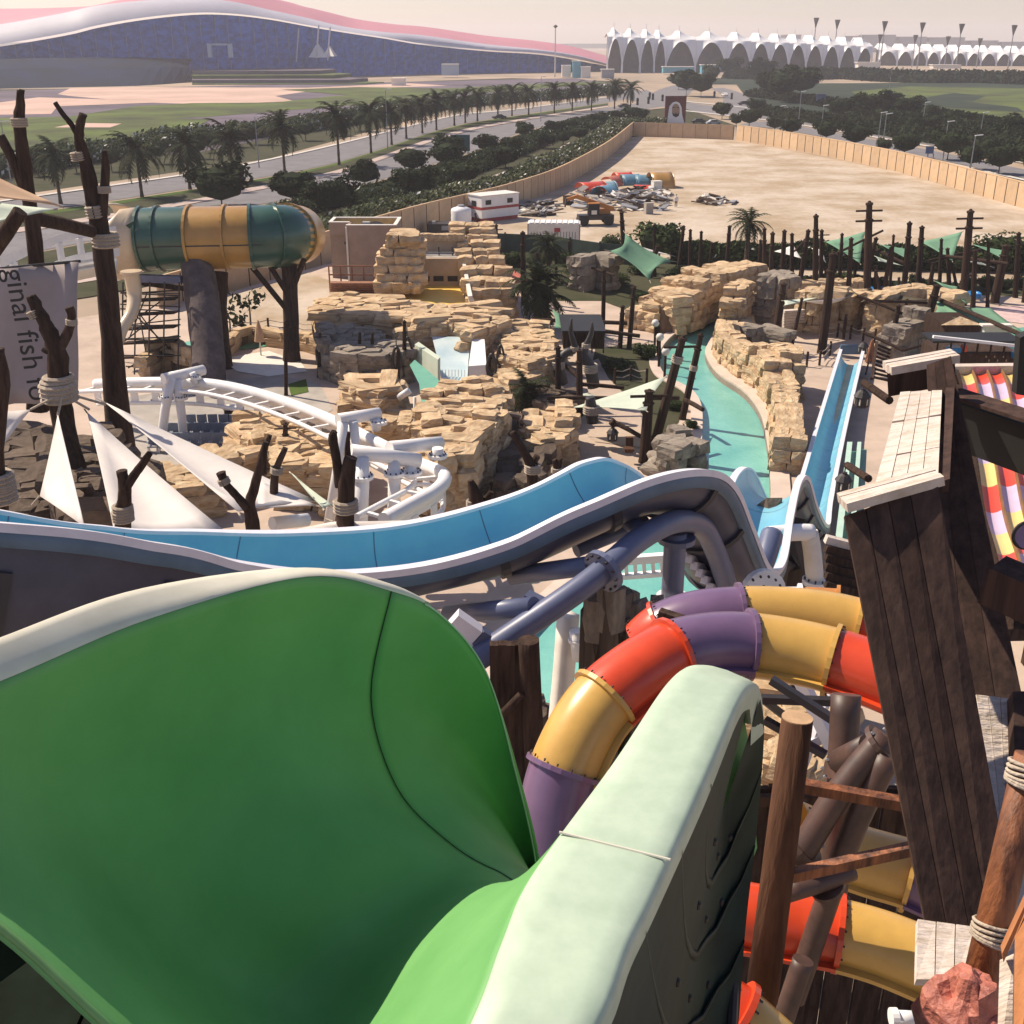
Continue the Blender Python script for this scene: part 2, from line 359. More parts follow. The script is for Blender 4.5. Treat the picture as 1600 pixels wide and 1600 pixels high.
def palm_meshes(seed, fronds=30, L=3.2):
    rg = random.Random(seed); b = MB()
    for i in range(fronds):
        az = i * 2.399 + rg.uniform(-.2, .2); el = R(rg.uniform(-25, 78)) if i > 5 else R(rg.uniform(-45, -10)); ll = L * rg.uniform(.85, 1.1)
        h = V((math.cos(az), math.sin(az), 0)); side = V((-h.y, h.x, 0)); pts = []
        p = V((0, 0, 0)); e = el
        for k in range(9):
            pts.append(p.copy()); p = p + (h * math.cos(e) + V((0, 0, math.sin(e)))) * ll / 8; e -= R(11)
        for k in range(1, 9):
            wv = .62 * math.sin(math.pi * min(1, (k + .6) / 9.2)) ** .7 * L / 3.2; a = pts[k]; d = (pts[k] - pts[k - 1])
            for sgn in (-1, 1):
                tip = a + side * sgn * wv + d * .7 - V((0, 0, wv * .35)); 
                b._add([a - d * .45, a + d * .12, tip], [(0, 1, 2)])
                a2 = a - d * .5; tip2 = a2 + side * sgn * wv + d * .7 - V((0, 0, wv * .5))
                b._add([a2 - d * .4, a2 + d * .12, tip2], [(0, 1, 2)])
        b.tube(pts[::2], [.035, .03, .025, .02, .01], 3, False)
    crown = b.mesh('palm_crown', 'palmleaf')
    return crown
def palm_trunk(h, r=.22):
    b = MB(); prof = []
    for i in range(13):
        z = h * i / 12; prof.append((r * (1.15 - .25 * i / 12) * (1.1 if i % 2 else .94), z))
    prof[0] = (r * 1.5, 0); prof.append((r * 1.5, h + .15)); prof.append((r * .8, h + .5))
    b.lathe((0, 0, 0), prof, 9); return b.mesh('palm_trunk', 'bark')
PALMC = [palm_meshes(s) for s in (1, 2, 3)]; PALMT = palm_trunk(6.0)
def palm(p, h, label, group=None, crown=1.0, i=0):
    s = h / 6.0; root = thing('palm_tree', p, label, 'palm tree', group, rnd(0, 6))
    part(PALMT, 'trunk', root, sc=(1, 1, s)); part(PALMC[i % 3], 'crown', root, (0, 0, h + .2), rnd(0, 6), crown)
    return root
BUSH = [leaf_crown(1500, 1.0, 1.0, .8, .10, s).mesh('bush_foliage', 'leafdark') for s in (11, 12, 13)]
BUSHM = [leaf_crown(1300, 1.0, 1.0, .85, .10, s).mesh('bush_foliage', 'leafmid') for s in (21, 22)]
def core_mesh(m, nm):
    b = MB(); n = 10
    b.loft([[V((math.cos(6.283 * j / n) * r, math.sin(6.283 * j / n) * r, z)) for j in range(n)] for r, z in ((.05, -.72), (.62, -.5), (.78, 0), (.6, .42), (.05, .62))], True)
    return b.mesh(nm, m)
COREM = core_mesh('leafdark', 'inner_foliage')
b = MB(); b.tube([(0, 0, 0), (.02, 0, .5), (0, .02, 1.0)], [.09, .07, .06], 7); TRUNKM = b.mesh('tree_trunk', 'bark')
def bush(p, rx, rz, label, group=None, kind='dark', i=0, stem=0.0, cat='shrub', name='shrub'):
    root = thing(name, p, label, cat, group, rnd(0, 6)); ms = BUSH if kind == 'dark' else BUSHM
    part(ms[i % len(ms)], 'crown', root, (0, 0, stem + rz * .75), rnd(0, 6), (rx, rx, rz))
    part(COREM, 'inner_crown', root, (0, 0, stem + rz * .75), 0, (rx * .92, rx * .92, rz * .92))
    part(TRUNKM, 'trunk', root, (0, 0, 0), 0, (1.3, 1.3, stem + rz * .5)); return root

# palms along the left verge of the highway
PP = [(95, 318, 245), (222, 308, 238), (297, 296, 228), (365, 284, 218), (445, 270, 200), (530, 258, 182), (580, 240, 178), (612, 226, 176), (635, 216, 170), (660, 208, 166), (682, 203, 160), (710, 196, 156), (727, 192, 154), (746, 189, 152), (778, 184, 148), (800, 181, 146), (826, 180, 146), (866, 177, 142), (894, 174, 142), (924, 173, 142), (960, 170, 136), (985, 170, 140)]
for i, (x, y, yt) in enumerate(PP):
    p = gp(x, y, .1); top = at(x, yt, p.y); palm(p, max(4.0, top.z - .1), 'date palm in the row beside the highway, ' + ORD[i], 'palms along the highway', 1.65 if x > 200 else 1.4, i)
# trees and topiary behind the far carriageway
BK = [(330, 238, 16), (365, 230, 14), (400, 226, 16), (440, 222, 12), (478, 220, 14), (520, 212, 16), (562, 205, 18), (600, 200, 16), (640, 186, 14), (660, 180, 12), (310, 248, 12), (285, 250, 12), (250, 256, 14), (120, 270, 16), (175, 268, 14), (60, 275, 16)]
for i, (x, y, r_) in enumerate(sorted(BK)):
    p = gp(x, y, .05); k = mpp(p.y, y); bush(p, r_ * k * 1.25, r_ * k * 1.0, 'rounded dark tree behind the far carriageway, ' + ORD[i], 'trees behind the far carriageway', 'dark', i, 1.2, 'tree', 'verge_tree')
# clipped bushes between highway and wall
CB = [(347, 322, 44), (460, 318, 34), (520, 335, 36), (570, 292, 26), (645, 270, 25), (650, 308, 30), (700, 262, 26), (726, 290, 24), (700, 244, 20), (790, 262, 22), (760, 240, 18), (800, 243, 18), (850, 232, 16), (820, 216, 15), (865, 212, 14), (890, 206, 12), (905, 220, 14), (935, 196, 12), (960, 190, 11), (880, 226, 13), (1000, 190, 12), (985, 184, 10)]
for i, (x, y, r_) in enumerate(sorted(CB)):
    p = gp(x, y, .1); k = mpp(p.y, y); bush(p, r_ * k * 1.22, r_ * k * .95, 'dense clipped dark bush between highway and lot wall, ' + ORD[i], 'clipped bushes beside the highway', 'dark', i, .5)
# flowering hedges: nobody could count the leaves
def hedge(name, px, wd, ht, n, size, label, m=('leafpale', 'leafmid', 'flower'), fl=.06, seed=3):
    rg = random.Random(seed); P = cr([gp(x, y, .1) for x, y in px], 8); L = resample(P, 200); b = MB()
    for i in range(n):
        k = rg.uniform(0, 198.9); j = int(k); p = L[j].lerp(L[j + 1], k - j); t = (L[j + 1] - L[j]).normalized(); sd_ = V((-t.y, t.x, 0))
        a = rg.uniform(0, math.pi); rr = rg.uniform(.72, 1.05); hh = ht * (.8 + .35 * noise.noise(p * .35))
        q = p + sd_ * math.cos(a) * wd * rr + V((0, 0, .1 + math.sin(a) ** .7 * hh * rr))
        d = V((rg.gauss(0, 1), rg.gauss(0, 1), rg.gauss(.5, 1))).normalized(); t2 = d.orthogonal().normalized(); u = d.cross(t2); s1 = size * rg.uniform(.6, 1.4)
        r0 = rg.random(); b.cur = 2 if r0 < fl else (1 if r0 < .45 else 0)
        b._add([q - t2 * s1, q + u * s1 * .5, q + t2 * s1, q - u * s1 * .5], [(0, 1, 2, 3)])
    b.cur = 1
    b.loft([[p + V((-(L[min(i + 1, 199)] - L[max(0, i - 1)]).normalized().y, (L[min(i + 1, 199)] - L[max(0, i - 1)]).normalized().x, 0)) * wd * math.cos(a) * .75 + V((0, 0, max(0, math.sin(a)) * ht * .72)) for a in (0, .6, 1.2, 1.95, 2.55, 3.14)] for i, p in enumerate(L)])
    o = b.build(name, list(m)); return stuff(o, label, 'hedge')
hedge('oleander_hedge', [(300, 452), (400, 418), (500, 388), (600, 352), (680, 332), (740, 318), (800, 298), (860, 272), (910, 245), (945, 222), (975, 204), (1040, 204)], 3.0, 3.6, 36000, .30, 'pale flowering hedge running along the outside of the curved lot wall')
hedge('low_hedge', [(420, 345), (520, 320), (600, 304), (680, 280), (760, 250), (840, 218), (900, 196), (1000, 178)], 3.2, 2.2, 16000, .26, 'low dark hedge in the bed between the highway and the path', ('leafmid', 'leafdark', 'flower'), .03, 5)
hedge('low_hedge', [(560, 330), (640, 305), (740, 268), (820, 236), (880, 212), (960, 190)], 2.4, 2.0, 11000, .26, 'low dark hedge beside the tiled path nearest the lot wall', ('leafmid', 'leafdark', 'flower'), .03, 6)
hedge('shrub_belt', [(-150, 300), (60, 262), (200, 242), (300, 225), (420, 210), (520, 196), (620, 178), (720, 166), (820, 158), (960, 146)], 6.0, 4.2, 18000, .5, 'grey green shrub belt with white blossom behind the far carriageway', ('leafmid', 'leafdark', 'flower'), .10, 7)
# trees on the right, beyond the sunlit wall
RT = [(1128, 186, 14), (1150, 198, 10), (1072, 150, 22), (1095, 152, 18), (1110, 130, 14), (1060, 140, 14), (1170, 200, 16), (1140, 122, 16), (1190, 128, 18), (1220, 160, 26), (1250, 155, 26), (1200, 150, 20), (1235, 214, 16), (1210, 206, 12), (1290, 222, 18), (1335, 232, 20), (1310, 188, 18), (1350, 186, 20), (1385, 182, 20), (1420, 190, 20), (1450, 194, 16), (1412, 246, 20), (1480, 250, 24), (1515, 265, 20), (1560, 272, 24), (1500, 205, 16), (1530, 215, 15), (1575, 222, 22), (1378, 206, 16), (1440, 214, 16), (1600, 258, 18), (1545, 242, 14), (1180, 178, 12), (1380, 240, 12)]
for i, (x, y, r_) in enumerate(sorted(RT)):
    p = gp(x, y, .05); k = mpp(p.y, y); bush(p, r_ * k * 1.25, r_ * k * 1.05, 'dark leafy tree by the right hand road, ' + ORD[i], 'trees by the right hand road', 'dark', i, r_ * k * .35, 'tree', 'road_tree')
hedge('tree_belt', [(1150, 122), (1230, 124), (1320, 122), (1420, 128), (1520, 128), (1640, 132)], 16, 7, 10000, 1.4, 'dark band of trees below the white tented arena', ('leafdark', 'leafdark', 'leafmid'), .02, 8)
hedge('tree_belt', [(1340, 190), (1420, 198), (1520, 215), (1640, 236)], 8, 4, 9000, .6, 'dark shrub band along the far side of the right hand road', ('leafdark', 'leafdark', 'leafmid'), .04, 9)
hedge('tree_belt', [(1170, 210), (1260, 222), (1400, 256), (1560, 296), (1700, 340)], 2.0, 1.6, 9000, .3, 'dark shrub band hugging the outside of the sunlit wall', ('leafdark', 'leafmid', 'flower'), .03, 10)

hedge('tree_belt', [(1190, 178), (1280, 192), (1400, 212), (1520, 232), (1660, 262)], 4, 3.2, 9000, .5, 'dark shrub band on the median of the right hand road', ('leafdark', 'leafdark', 'leafmid'), .04, 14)
hedge('tree_belt', [(1180, 150), (1260, 160), (1340, 172), (1420, 180), (1520, 196), (1660, 222)], 6, 3.2, 10000, .7, 'dense dark tree band between the right hand road and field', ('leafdark', 'leafdark', 'leafmid'), .03, 15)
# ================================================================== FAR BUILDINGS
M['facade'] = mat('facade', (.06, .17, .62), .6, spec=.1, c2=(.025, .075, .32), scale=.25, detail=6, lo=.4, hi=.6, stretch=(1, 1, 1.6))
M['roofred'] = mat('roofred', (.56, .22, .26), .6, var=.06, scale=.02)
M['roofsilver'] = mat('roofsilver', (.56, .53, .58), .5, var=.05, scale=.05)
UP = [(-220, 60, 690), (-100, 50, 700), (0, 38, 710), (100, 20, 720), (150, 9, 725), (220, 1, 735), (300, -2, 750), (360, 2, 765), (420, 15, 785), (480, 28, 805), (540, 42, 830), (600, 50, 850), (660, 55, 870), (760, 69, 900), (840, 77, 920), (900, 86, 940), (955, 101, 960)]
LO = [(-220, 92, 670), (-100, 82, 680), (0, 69, 690), (100, 52, 700), (150, 40, 705), (220, 28, 715), (300, 20, 730), (360, 21, 745), (420, 28, 765), (480, 39, 785), (540, 49, 810), (600, 58, 832), (660, 68, 855), (760, 78, 885), (840, 83, 908), (900, 92, 930), (955, 104, 955)]
U = cr([at(*p) for p in UP], 5); D = cr([at(*p) for p in LO], 5)
hall = thing('exhibition_hall', at(400, 100, 800), 'vast hall with swooping red roof, silver edge band and blue facade', 'building')
b = MB(); b.loft([D, [p.lerp(q, .5) + V((0, -6, 0)) for p, q in zip(D, U)], U]); b.build('roof_edge', 'roofsilver', hall, True)
b = MB(); b.loft([[p + V((0, 5, -1.0)) for p in D], [V((p.x, p.y + 14, min(p.z - .5, 6 if p.x > -250 else 10))) for p in D], [V((p.x, p.y + 15, 0)) for p in D]]); b.build('facade', 'facade', hall)
b = MB(); b.loft([U, [p + V((0, 60, 6)) for p in U], [p + V((0, 170, 4 + max(0, (-p.x - 150)) * .07)) for p in U]]); b.build('roof', 'roofred', hall, True)
b = MB()
for p, t in along([q + V((0, 10, 0)) for q in D], 9.0):
    z1 = p.z - 1.5
    if z1 > 4: b.beam(V((p.x, p.y - 3, 2)), V((p.x + rnd(-1, 1), p.y - 5, z1)), .5, .5)
b.build('mullion', mat('mullion', (.16, .20, .34), .5), hall)
def pxbox(b, x0, y0, x1, y1, Y, dep):
    a = at(x0, y1, Y); c = at(x1, y0, Y); b.hexa([V((a.x, Y, a.z)), V((c.x, Y, a.z)), V((c.x, Y + dep, a.z)), V((a.x, Y + dep, a.z)), V((a.x, Y, c.z)), V((c.x, Y, c.z)), V((c.x, Y + dep, c.z)), V((a.x, Y + dep, c.z))]); return b
b = MB(); pxbox(b, 325, 68, 329, 90, 728, 3); pxbox(b, 357, 68, 361, 90, 728, 3); pxbox(b, 329.2, 68, 356.8, 71, 728, 3); b.build('entrance_frame', mat('paleblue', (.42, .50, .62), .5), hall)
b = MB()
for a0, tip, a1 in (((482, 90), (495, 68), (510, 90)), ((503, 90), (514, 72), (522, 88))):
    p0, p1, p2 = at(*a0, 776), at(*tip, 784), at(*a1, 776); b._add([p0, p2, p1, p0 + V((0, 14, 0)), p2 + V((0, 14, 0)), p1 + V((0, 6, 0))], [(0, 1, 2), (3, 5, 4), (0, 2, 5, 3), (1, 4, 5, 2)])
b.build('entrance_canopy', 'offwhite', hall)
b = MB()
for x, y in ((455, 60), (487, 55), (505, 58), (195, 50), (180, 55)):
    p = at(x, y, 765); b.tube([p + V((0, 12, -14)), p + V((3, 12, 6))], .5, 5)
b.build('strut', 'roofsilver', hall)
# planted embankment under the hall, its colour darkened for the hall's shadow
A_ = [at(-260, 150, 560), at(0, 139, 600), at(120, 136, 620), at(215, 126, 640), at(290, 120, 690)]
B_ = [at(-260, 100, 640), at(0, 92, 676), at(120, 90, 690), at(215, 90, 705), at(300, 92, 720)]
for q in A_: q.z = 0
A_ = cr(A_, 5); B_ = cr(B_, 5); b = MB(); b.loft([A_, [p.lerp(q, .5) + V((0, 0, 2)) for p, q in zip(A_, B_)], B_]); e_ = struct('embankment', b, mat('bluegreen', (.015, .025, .065), .9, c2=(.01, .018, .03), scale=.05, detail=8))

# white tented arena
def tent_row(name, label, bays, apex_y, base_y, ridge_y, Ys, nb, back=40, tip=5):
    root = thing(name, at(bays[0], base_y[0], Ys[0]), label, 'arena'); k = len(bays) - 1
    f = lambda a, i: a[0] + (a[1] - a[0]) * i / k
    for i in range(k):
        x0, x1 = bays[i], bays[i + 1]; Y0 = f(Ys, i); Y1 = f(Ys, i + 1)
        p0 = at(x0, f(base_y, i), Y0); p1 = at(x1, f(base_y, i + 1), Y1)
        za = at((x0 + x1) / 2, f(apex_y, i + .5), (Y0 + Y1) / 2).z; zr = at((x0 + x1) / 2, f(ridge_y, i + .5), (Y0 + Y1) / 2).z
        n = 24; lo = []; mid = []; top = []; bk = []
        for j in range(n + 1):
            u = j / n; c = p0.lerp(p1, u); s = 1 - abs(2 * u - 1); zb = min(p0.z, p1.z, 0)
            zl = zb + (za - zb) * math.sin(s * math.pi / 2) ** .62
            zm = za + (zr - za) * .22; zt = zr - (zr - za) * .55 + (zr - za) * .6 * s ** 2.2
            lo.append(V((c.x, c.y + 2 * s, zl))); mid.append(V((c.x, c.y + 5, max(zm, zl + .4)))); top.append(V((c.x, c.y + 16, zt + 1.0))); bk.append(V((c.x, c.y + back, zt - 2 + s ** 2 * 3)))
        b = MB(); b.loft([lo, mid, top, bk]); b.build('canopy', 'white', root, False)
        b = MB(); b.tube([V((p0.x, p0.y, 0)), V((p0.x, p0.y + 1, za * .5))], [.9, .5], 6); b.build('column', 'white', root)
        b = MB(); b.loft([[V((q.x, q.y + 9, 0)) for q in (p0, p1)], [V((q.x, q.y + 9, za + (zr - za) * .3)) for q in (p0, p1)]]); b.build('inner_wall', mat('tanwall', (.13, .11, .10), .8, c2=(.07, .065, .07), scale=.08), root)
        c = p0.lerp(p1, .5); b = MB(); b.tube([V((c.x, c.y + 18, za)), V((c.x, c.y + 17, zr + tip))], [.5, .15], 6); b.build('mast', 'offwhite', root)
    if False: b.build('inner_wall', mat('tanwall', (.13, .11, .10), .8, c2=(.07, .065, .07), scale=.08), root)
    return root
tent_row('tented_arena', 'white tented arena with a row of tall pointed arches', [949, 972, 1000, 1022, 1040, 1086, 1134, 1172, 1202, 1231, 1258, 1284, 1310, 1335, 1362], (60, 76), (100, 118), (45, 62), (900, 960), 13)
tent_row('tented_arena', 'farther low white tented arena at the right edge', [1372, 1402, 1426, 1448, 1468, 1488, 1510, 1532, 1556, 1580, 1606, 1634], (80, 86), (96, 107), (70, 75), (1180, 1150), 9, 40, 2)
for i, (x0, y0, x1, y1, Y, cc, lab) in enumerate([(895, 95, 908, 122, 780, 'teal', 'tall teal kiosk block beside the white mast'), (908, 104, 923, 122, 775, 'offwhite', 'small pale booth next to the teal kiosk'), (1036, 104, 1085, 112, 860, 'teal', 'long teal hoarding in front of the tented arena'), (1096, 101, 1126, 113, 850, 'teal', 'short teal hoarding below the arena arches'), (878, 102, 892, 118, 785, 'offwhite', 'white container by the lawn before the hall'), (940, 108, 960, 122, 770, 'grey', 'grey gate building near the end of the hall'), (690, 100, 716, 116, 790, 'paleblue', 'pale blue low building in front of the hall'), (612, 122, 632, 133, 640, 'offwhite', 'lorry shaped white shed on the sand track'), (1340, 97, 1376, 110, 900, 'offwhite', 'white low building at the arena corner'), (1458, 101, 1502, 105, 900, 'offwhite', 'long white flat roof among the right hand trees')]):
    M.setdefault('teal', mat('teal', (.12, .38, .48), .6)); M.setdefault('paleblue', MATS['paleblue'])
    root = thing('low_building', at((x0 + x1) / 2, y1, Y), lab, 'building'); pxbox(MB(), x0, y0 + 1, x1, y1 + 2, Y, 8).build('wall', cc, root)
    pxbox(MB(), x0 - .5, y0, x1 + .5, y0 + 1, Y - .5, 9).build('roof', 'offwhite', root)
for i, (x, yt, yb, Y) in enumerate([(868, 40, 120, 800), (1275, 37, 66, 1000), (1308, 40, 68, 1000), (1382, 43, 108, 930), (1441, 45, 100, 930), (1502, 47, 98, 930), (1584, 49, 106, 930), (1430, 63, 80, 1100), (1481, 65, 82, 1100), (1375, 62, 78, 1100), (1531, 68, 84, 1100)]):
    p = at(x, yt, Y); q = V((p.x, p.y, 0)); root = thing('floodlight_mast', q, 'tall floodlight mast near the arenas, ' + ORD[i if i else 0] if i else 'lone white mast before the teal kiosk', 'light mast', 'floodlight masts')
    b = MB(); b.tube([q, p], [.55, .35], 6); b.build('pole', 'offwhite' if i == 0 else 'grey', root)
    b = MB(); b.lathe(p - V((0, 0, .5)), [(.4, -2.5), (1.0, 0), (2.2, 4.2), (2.3, 5.0)] if i else [(.4, -1), (1.6, 0), (.5, 1)], 8); b.build('lamp_head', 'darkmetal', root)
for i, (x0, y0, x1, y1) in enumerate([(1318, 57, 1345, 70), (1348, 55, 1400, 70), (1402, 58, 1448, 72), (1450, 59, 1508, 72), (1515, 64, 1560, 74), (1562, 66, 1620, 76), (1225, 55, 1252, 66), (1080, 60, 1090, 68)]):
    root = thing('distant_block', at(x0, 75, 2300), 'hazy grey tower block on the right horizon, ' + ORD[i], 'building', 'blocks on the horizon')
    pxbox(MB(), x0, y0, x1, y1 + 12, 2300 + i * 10, 40).build('wall', 'grey', root); pxbox(MB(), x0 - 1, y0 - .8, x1 + 1, y0 - .01, 2298 + i * 10, 44).build('roof', 'grey', root)
b = MB()
b.loft([[V((x, 4200, -5)) for x in range(-2600, 3200, 200)], [V((x, 4250, 14 + 16 * noise.noise(V((x * .0021, 3.1, 0))))) for x in range(-2600, 3200, 200)], [V((x, 4700, -5)) for x in range(-2600, 3200, 200)]]); struct('hills', b, 'darkgreen')

# ================================================================== ROADSIDE THINGS
# portrait billboard
p = gp(1056, 203, .1); Yb = p.y; root = thing('portrait_billboard', p, 'tall billboard with a portrait of a bearded man in white headdress', 'billboard')
b = MB(); pxbox(b, 1038, 150, 1073, 192, Yb, .5); bbp = b.build('panel', mat('bbdark', (.16, .03, .03), .6, c2=(.07, .02, .025), scale=.25), root)
b = MB(); pxbox(b, 1037.5, 192.1, 1073.5, 200, Yb - .05, .6); b.build('lower_panel', 'grey', root)
b = MB(); pxbox(b, 1040, 200.2, 1042, 207, Yb, .4); pxbox(b, 1068, 200.2, 1070, 207, Yb, .4); b.build('post', 'offwhite', root)
def disc_px(name, pts, dy, m): 
    b = MB(); b.poly([at(x, y, Yb - dy) for x, y in pts]); b.build(name, m, bbp)
def ell(cx, cy, rx, ry, a0=0, a1=360, n=20): return [(cx + rx * math.cos(R(a0 + (a1 - a0) * i / n)), cy - ry * math.sin(R(a0 + (a1 - a0) * i / n))) for i in range(n)]
disc_px('headdress', [(1042, 192), (1044, 178), (1046, 166), (1051, 160), (1057, 158.5), (1062, 161), (1065, 168), (1066, 180), (1069, 192)], .03, 'white')
M['skin'] = mat('skin', (.42, .26, .18), .6)
disc_px('face', ell(1056, 171.5, 6.2, 9.5), .06, 'skin'); disc_px('beard', [(1050, 175), (1053, 178), (1056, 177), (1059, 178), (1062, 175), (1060.5, 181), (1056, 183.5), (1051.5, 181)], .09, 'black')
disc_px('eyebrow', [(1051, 167), (1055, 167.6), (1055, 168.8), (1051, 168.4)], .09, 'black'); disc_px('eyebrow', [(1057.5, 167.6), (1061, 167), (1061, 168.4), (1057.5, 168.8)], .09, 'black')
disc_px('mouth', [(1053.5, 175.6), (1058.5, 175.6), (1056, 176.8)], .11, mat('lip', (.3, .1, .09)))
# direction sign, blue sign
for (x0, y0, x1, y1, yb, cc, lab) in ((704, 211, 734, 236, 243, (.04, .13, .12), 'dark green direction sign standing beside the highway'), (1446, 229, 1460, 240, 262, (.10, .16, .30), 'blue road sign among the trees beyond the sunlit wall'), (1275, 147, 1291, 158, 166, (.12, .14, .22), 'dark blue sign beside the trees right of the crossing')):
    p = gp((x0 + x1) / 2, yb, .1); root = thing('road_sign', p, lab, 'road sign')
    sp = pxbox(MB(), x0, y0, x1, y1, p.y, .25).build('sign_panel', mat('sign%d' % x0, cc, .5), root)
    b = MB(); pxbox(b, x0 - .4, y0 - .6, x1 + .4, y0 - .05, p.y - .03, .3); pxbox(b, x0 + 2, y1 + .05, x0 + 3.5, yb, p.y, .2); pxbox(b, x1 - 3.5, y1 + .05, x1 - 2, yb, p.y, .2); b.build('frame', 'grey', root)
    if x0 == 704:
        for k, (yy, ww) in enumerate(((217, 9), (222, 13), (228, 7))):
            pxbox(MB(), x0 + 6, yy, x0 + 6 + ww, yy + 1.6, p.y - .02, .015).build('lettering', 'offwhite', sp)
# street lamps
LP = [(20, 300, 190), (405, 262, 182), (606, 232, 140), (845, 190, 120), (1247, 198, 143), (1282, 214, 165), (1370, 236, 176), (1378, 238, 178), (1388, 152, 108), (1473, 250, 190), (1440, 206, 160), (1530, 222, 176), (1515, 272, 212)]
for i, (x, yb, yt) in enumerate(LP):
    p = gp(x, yb, .1); q = at(x + 3, yt, p.y); root = thing('street_lamp', p, 'slim grey street lamp beside the roads, ' + ORD[i], 'street lamp', 'street lamps')
    MB().tube([p, V((p.x, p.y, q.z))], [.12, .07], 6).build('pole', 'grey', root); MB().beam(V((p.x - .1, p.y, q.z)), V((p.x + 1.3, p.y, q.z + .15)), .3, .14).build('lamp_head', 'white', root)
# cars
def car_mesh():
    prof = [(-2.1, .35), (-2.15, .75), (-1.5, .92), (-1.0, 1.38), (.55, 1.42), (1.2, .98), (2.05, .82), (2.12, .35)]
    b = MB(); b.loft([[V((x, y_, z)) for x, z in prof] for y_ in (-.86, -.8, .8, .86)]); n = len(prof)
    b._add([V((x, -.86, z)) for x, z in prof], [tuple(range(n))]); b._add([V((x, .86, z)) for x, z in prof], [tuple(range(n))[::-1]])
    body = b.mesh('car_body', 'white'); b = MB()
    for s_ in (-.87, .87): b._add([V((-1.35, s_, .95)), V((1.0, s_, .98)), V((.5, s_, 1.34)), V((-.95, s_, 1.32))], [(0, 1, 2, 3)])
    b._add([V((1.18, -.7, 1.02)), V((1.18, .7, 1.02)), V((.62, .65, 1.41)), V((.62, -.65, 1.41))], [(0, 1, 2, 3)])
    gl = b.mesh('car_glass', 'glassdark'); b = MB(); b.disc((0, 0, .34), (0, 1, 0), .34, .22, 12); return body, gl, b.mesh('wheel', 'black')
CARB, CARG, CARW = car_mesh()
b = MB(); b.disc((0, 0, .34), (0, 1, 0), .2, .25, 10); CARH = b.mesh('wheel_rim', 'grey')
M['silver'] = mat('silver', (.5, .5, .52), .3)
b2 = CARB.copy(); b2.materials[0] = M['darkmetal']; b3 = CARB.copy(); b3.materials[0] = M['silver']
for i, (x, y, a, k, lab) in enumerate([(1132, 150, 100, 0, 'white car on the road right of the crossing'), (1162, 164, 10, 1, 'dark car at the kerb right of the portrait billboard'), (1092, 193, 5, 1, 'dark car parked just right of the billboard foot'), (1115, 195, 8, 2, 'silver car parked below the small round tree'), (1240, 176, -14, 0, 'white car parked under the right hand trees'), (1252, 179, -14, 2, 'silver car second in the parked row right'), (1225, 172, -14, 0, 'white car first in the parked row right'), (975, 168, 20, 1, 'dark car approaching the crossing from the left'), (780, 186, 24, 1, 'dark car on the near carriageway by the bushes'), (448, 208, 28, 0, 'white car parked behind the palms, left one'), (550, 178, 28, 0, 'white car parked behind the palms, right one')]):
    p = gp(x, y, .1); root = thing('car', p, lab, 'car', 'cars on and beside the roads', R(a)); part([CARB, b2, b3][k], 'body', root); part(CARG, 'window', root)
    for wx in (-1.3, 1.3):
        for wy in (-.78, .78): wh = part(CARW, 'wheel', root, (wx, wy, 0)); part(CARH, 'wheel_rim', wh)
# people far on the crossing stay too small to build; bollards at the kerb
b = MB(); b.lathe((0, 0, 0), [(.35, 0), (.3, 1.0), (.38, 1.05), (.3, 1.7), (.1, 1.8)], 8); BOL = b.mesh('bollard', 'black')
for i, (x, y) in enumerate([(1015, 154), (1020, 156), (1013, 162), (1035, 158), (996, 164), (1116, 152), (1143, 155)]):
    o = obj('bollard', BOL, None, gp(x, y, .1), 0, 1.4); tag(o, 'black bollard beside the crossing road, ' + ORD[i], 'bollard', 'bollards by the crossing')
# ================================================================== PARK FLOOR AND RIVER
ZP = .6
M['water'] = mat('water', (.21, .50, .43), .06, c2=(.12, .38, .34), scale=.22, detail=7, bump=.45, bscale=5.0, dist=.06, spec=.5)
M['watergreen'] = mat('watergreen', (.16, .42, .24), .15, c2=(.12, .34, .22), scale=.4, bump=.1, bscale=3)
LB = [(1192, 476), (1100, 500), (1052, 525), (1030, 555), (1037, 585), (1068, 603), (1086, 616), (1097, 642), (1096, 700), (1092, 735), (1060, 800), (950, 862), (880, 925), (820, 985), (785, 1050), (765, 1130), (755, 1200), (740, 1300), (720, 1480), (700, 1800)]
RB = [(1204, 480), (1134, 508), (1104, 543), (1106, 564), (1124, 587), (1162, 613), (1187, 646), (1198, 690), (1203, 740), (1200, 800), (1160, 890), (1090, 962), (1000, 1042), (905, 1090), (862, 1112), (832, 1160), (818, 1210), (812, 1270), (805, 1350), (800, 1500), (800, 1800)]
LBp = cr([gp(x, y, ZP) for x, y in LB], 6); RBp = cr([gp(x, y, ZP) for x, y in RB], 6)
b = MB(); b.poly([gp(x, y, .2) for x, y in ((900, 455), (1290, 455), (1320, 760), (1300, 1000), (1200, 1900), (500, 1900), (700, 1000), (900, 800), (960, 520))]); struct('lazy_river', b, 'water')
def plaza(name, pts, m):
    b = MB(); b.prism(pts, .05, ZP); o = struct(name, b, m); bm = bmesh.new(); bm.from_mesh(o.data)
    bmesh.ops.triangulate(bm, faces=[f for f in bm.faces if len(f.verts) > 4]); bm.to_mesh(o.data); bm.free(); return o
plaza('paving', LBp + [gp(x, y, ZP) for x, y in ((-900, 1800), (-700, 700), (-300, 560), (100, 500), (340, 462), (500, 415), (640, 385), (760, 385), (900, 400), (1050, 415), (1196, 432))], 'plaza')
plaza('paving', RBp + [gp(x, y, ZP) for x, y in ((2600, 1800), (2600, 500), (1800, 452), (1500, 440), (1300, 434), (1206, 433))], 'plaza')
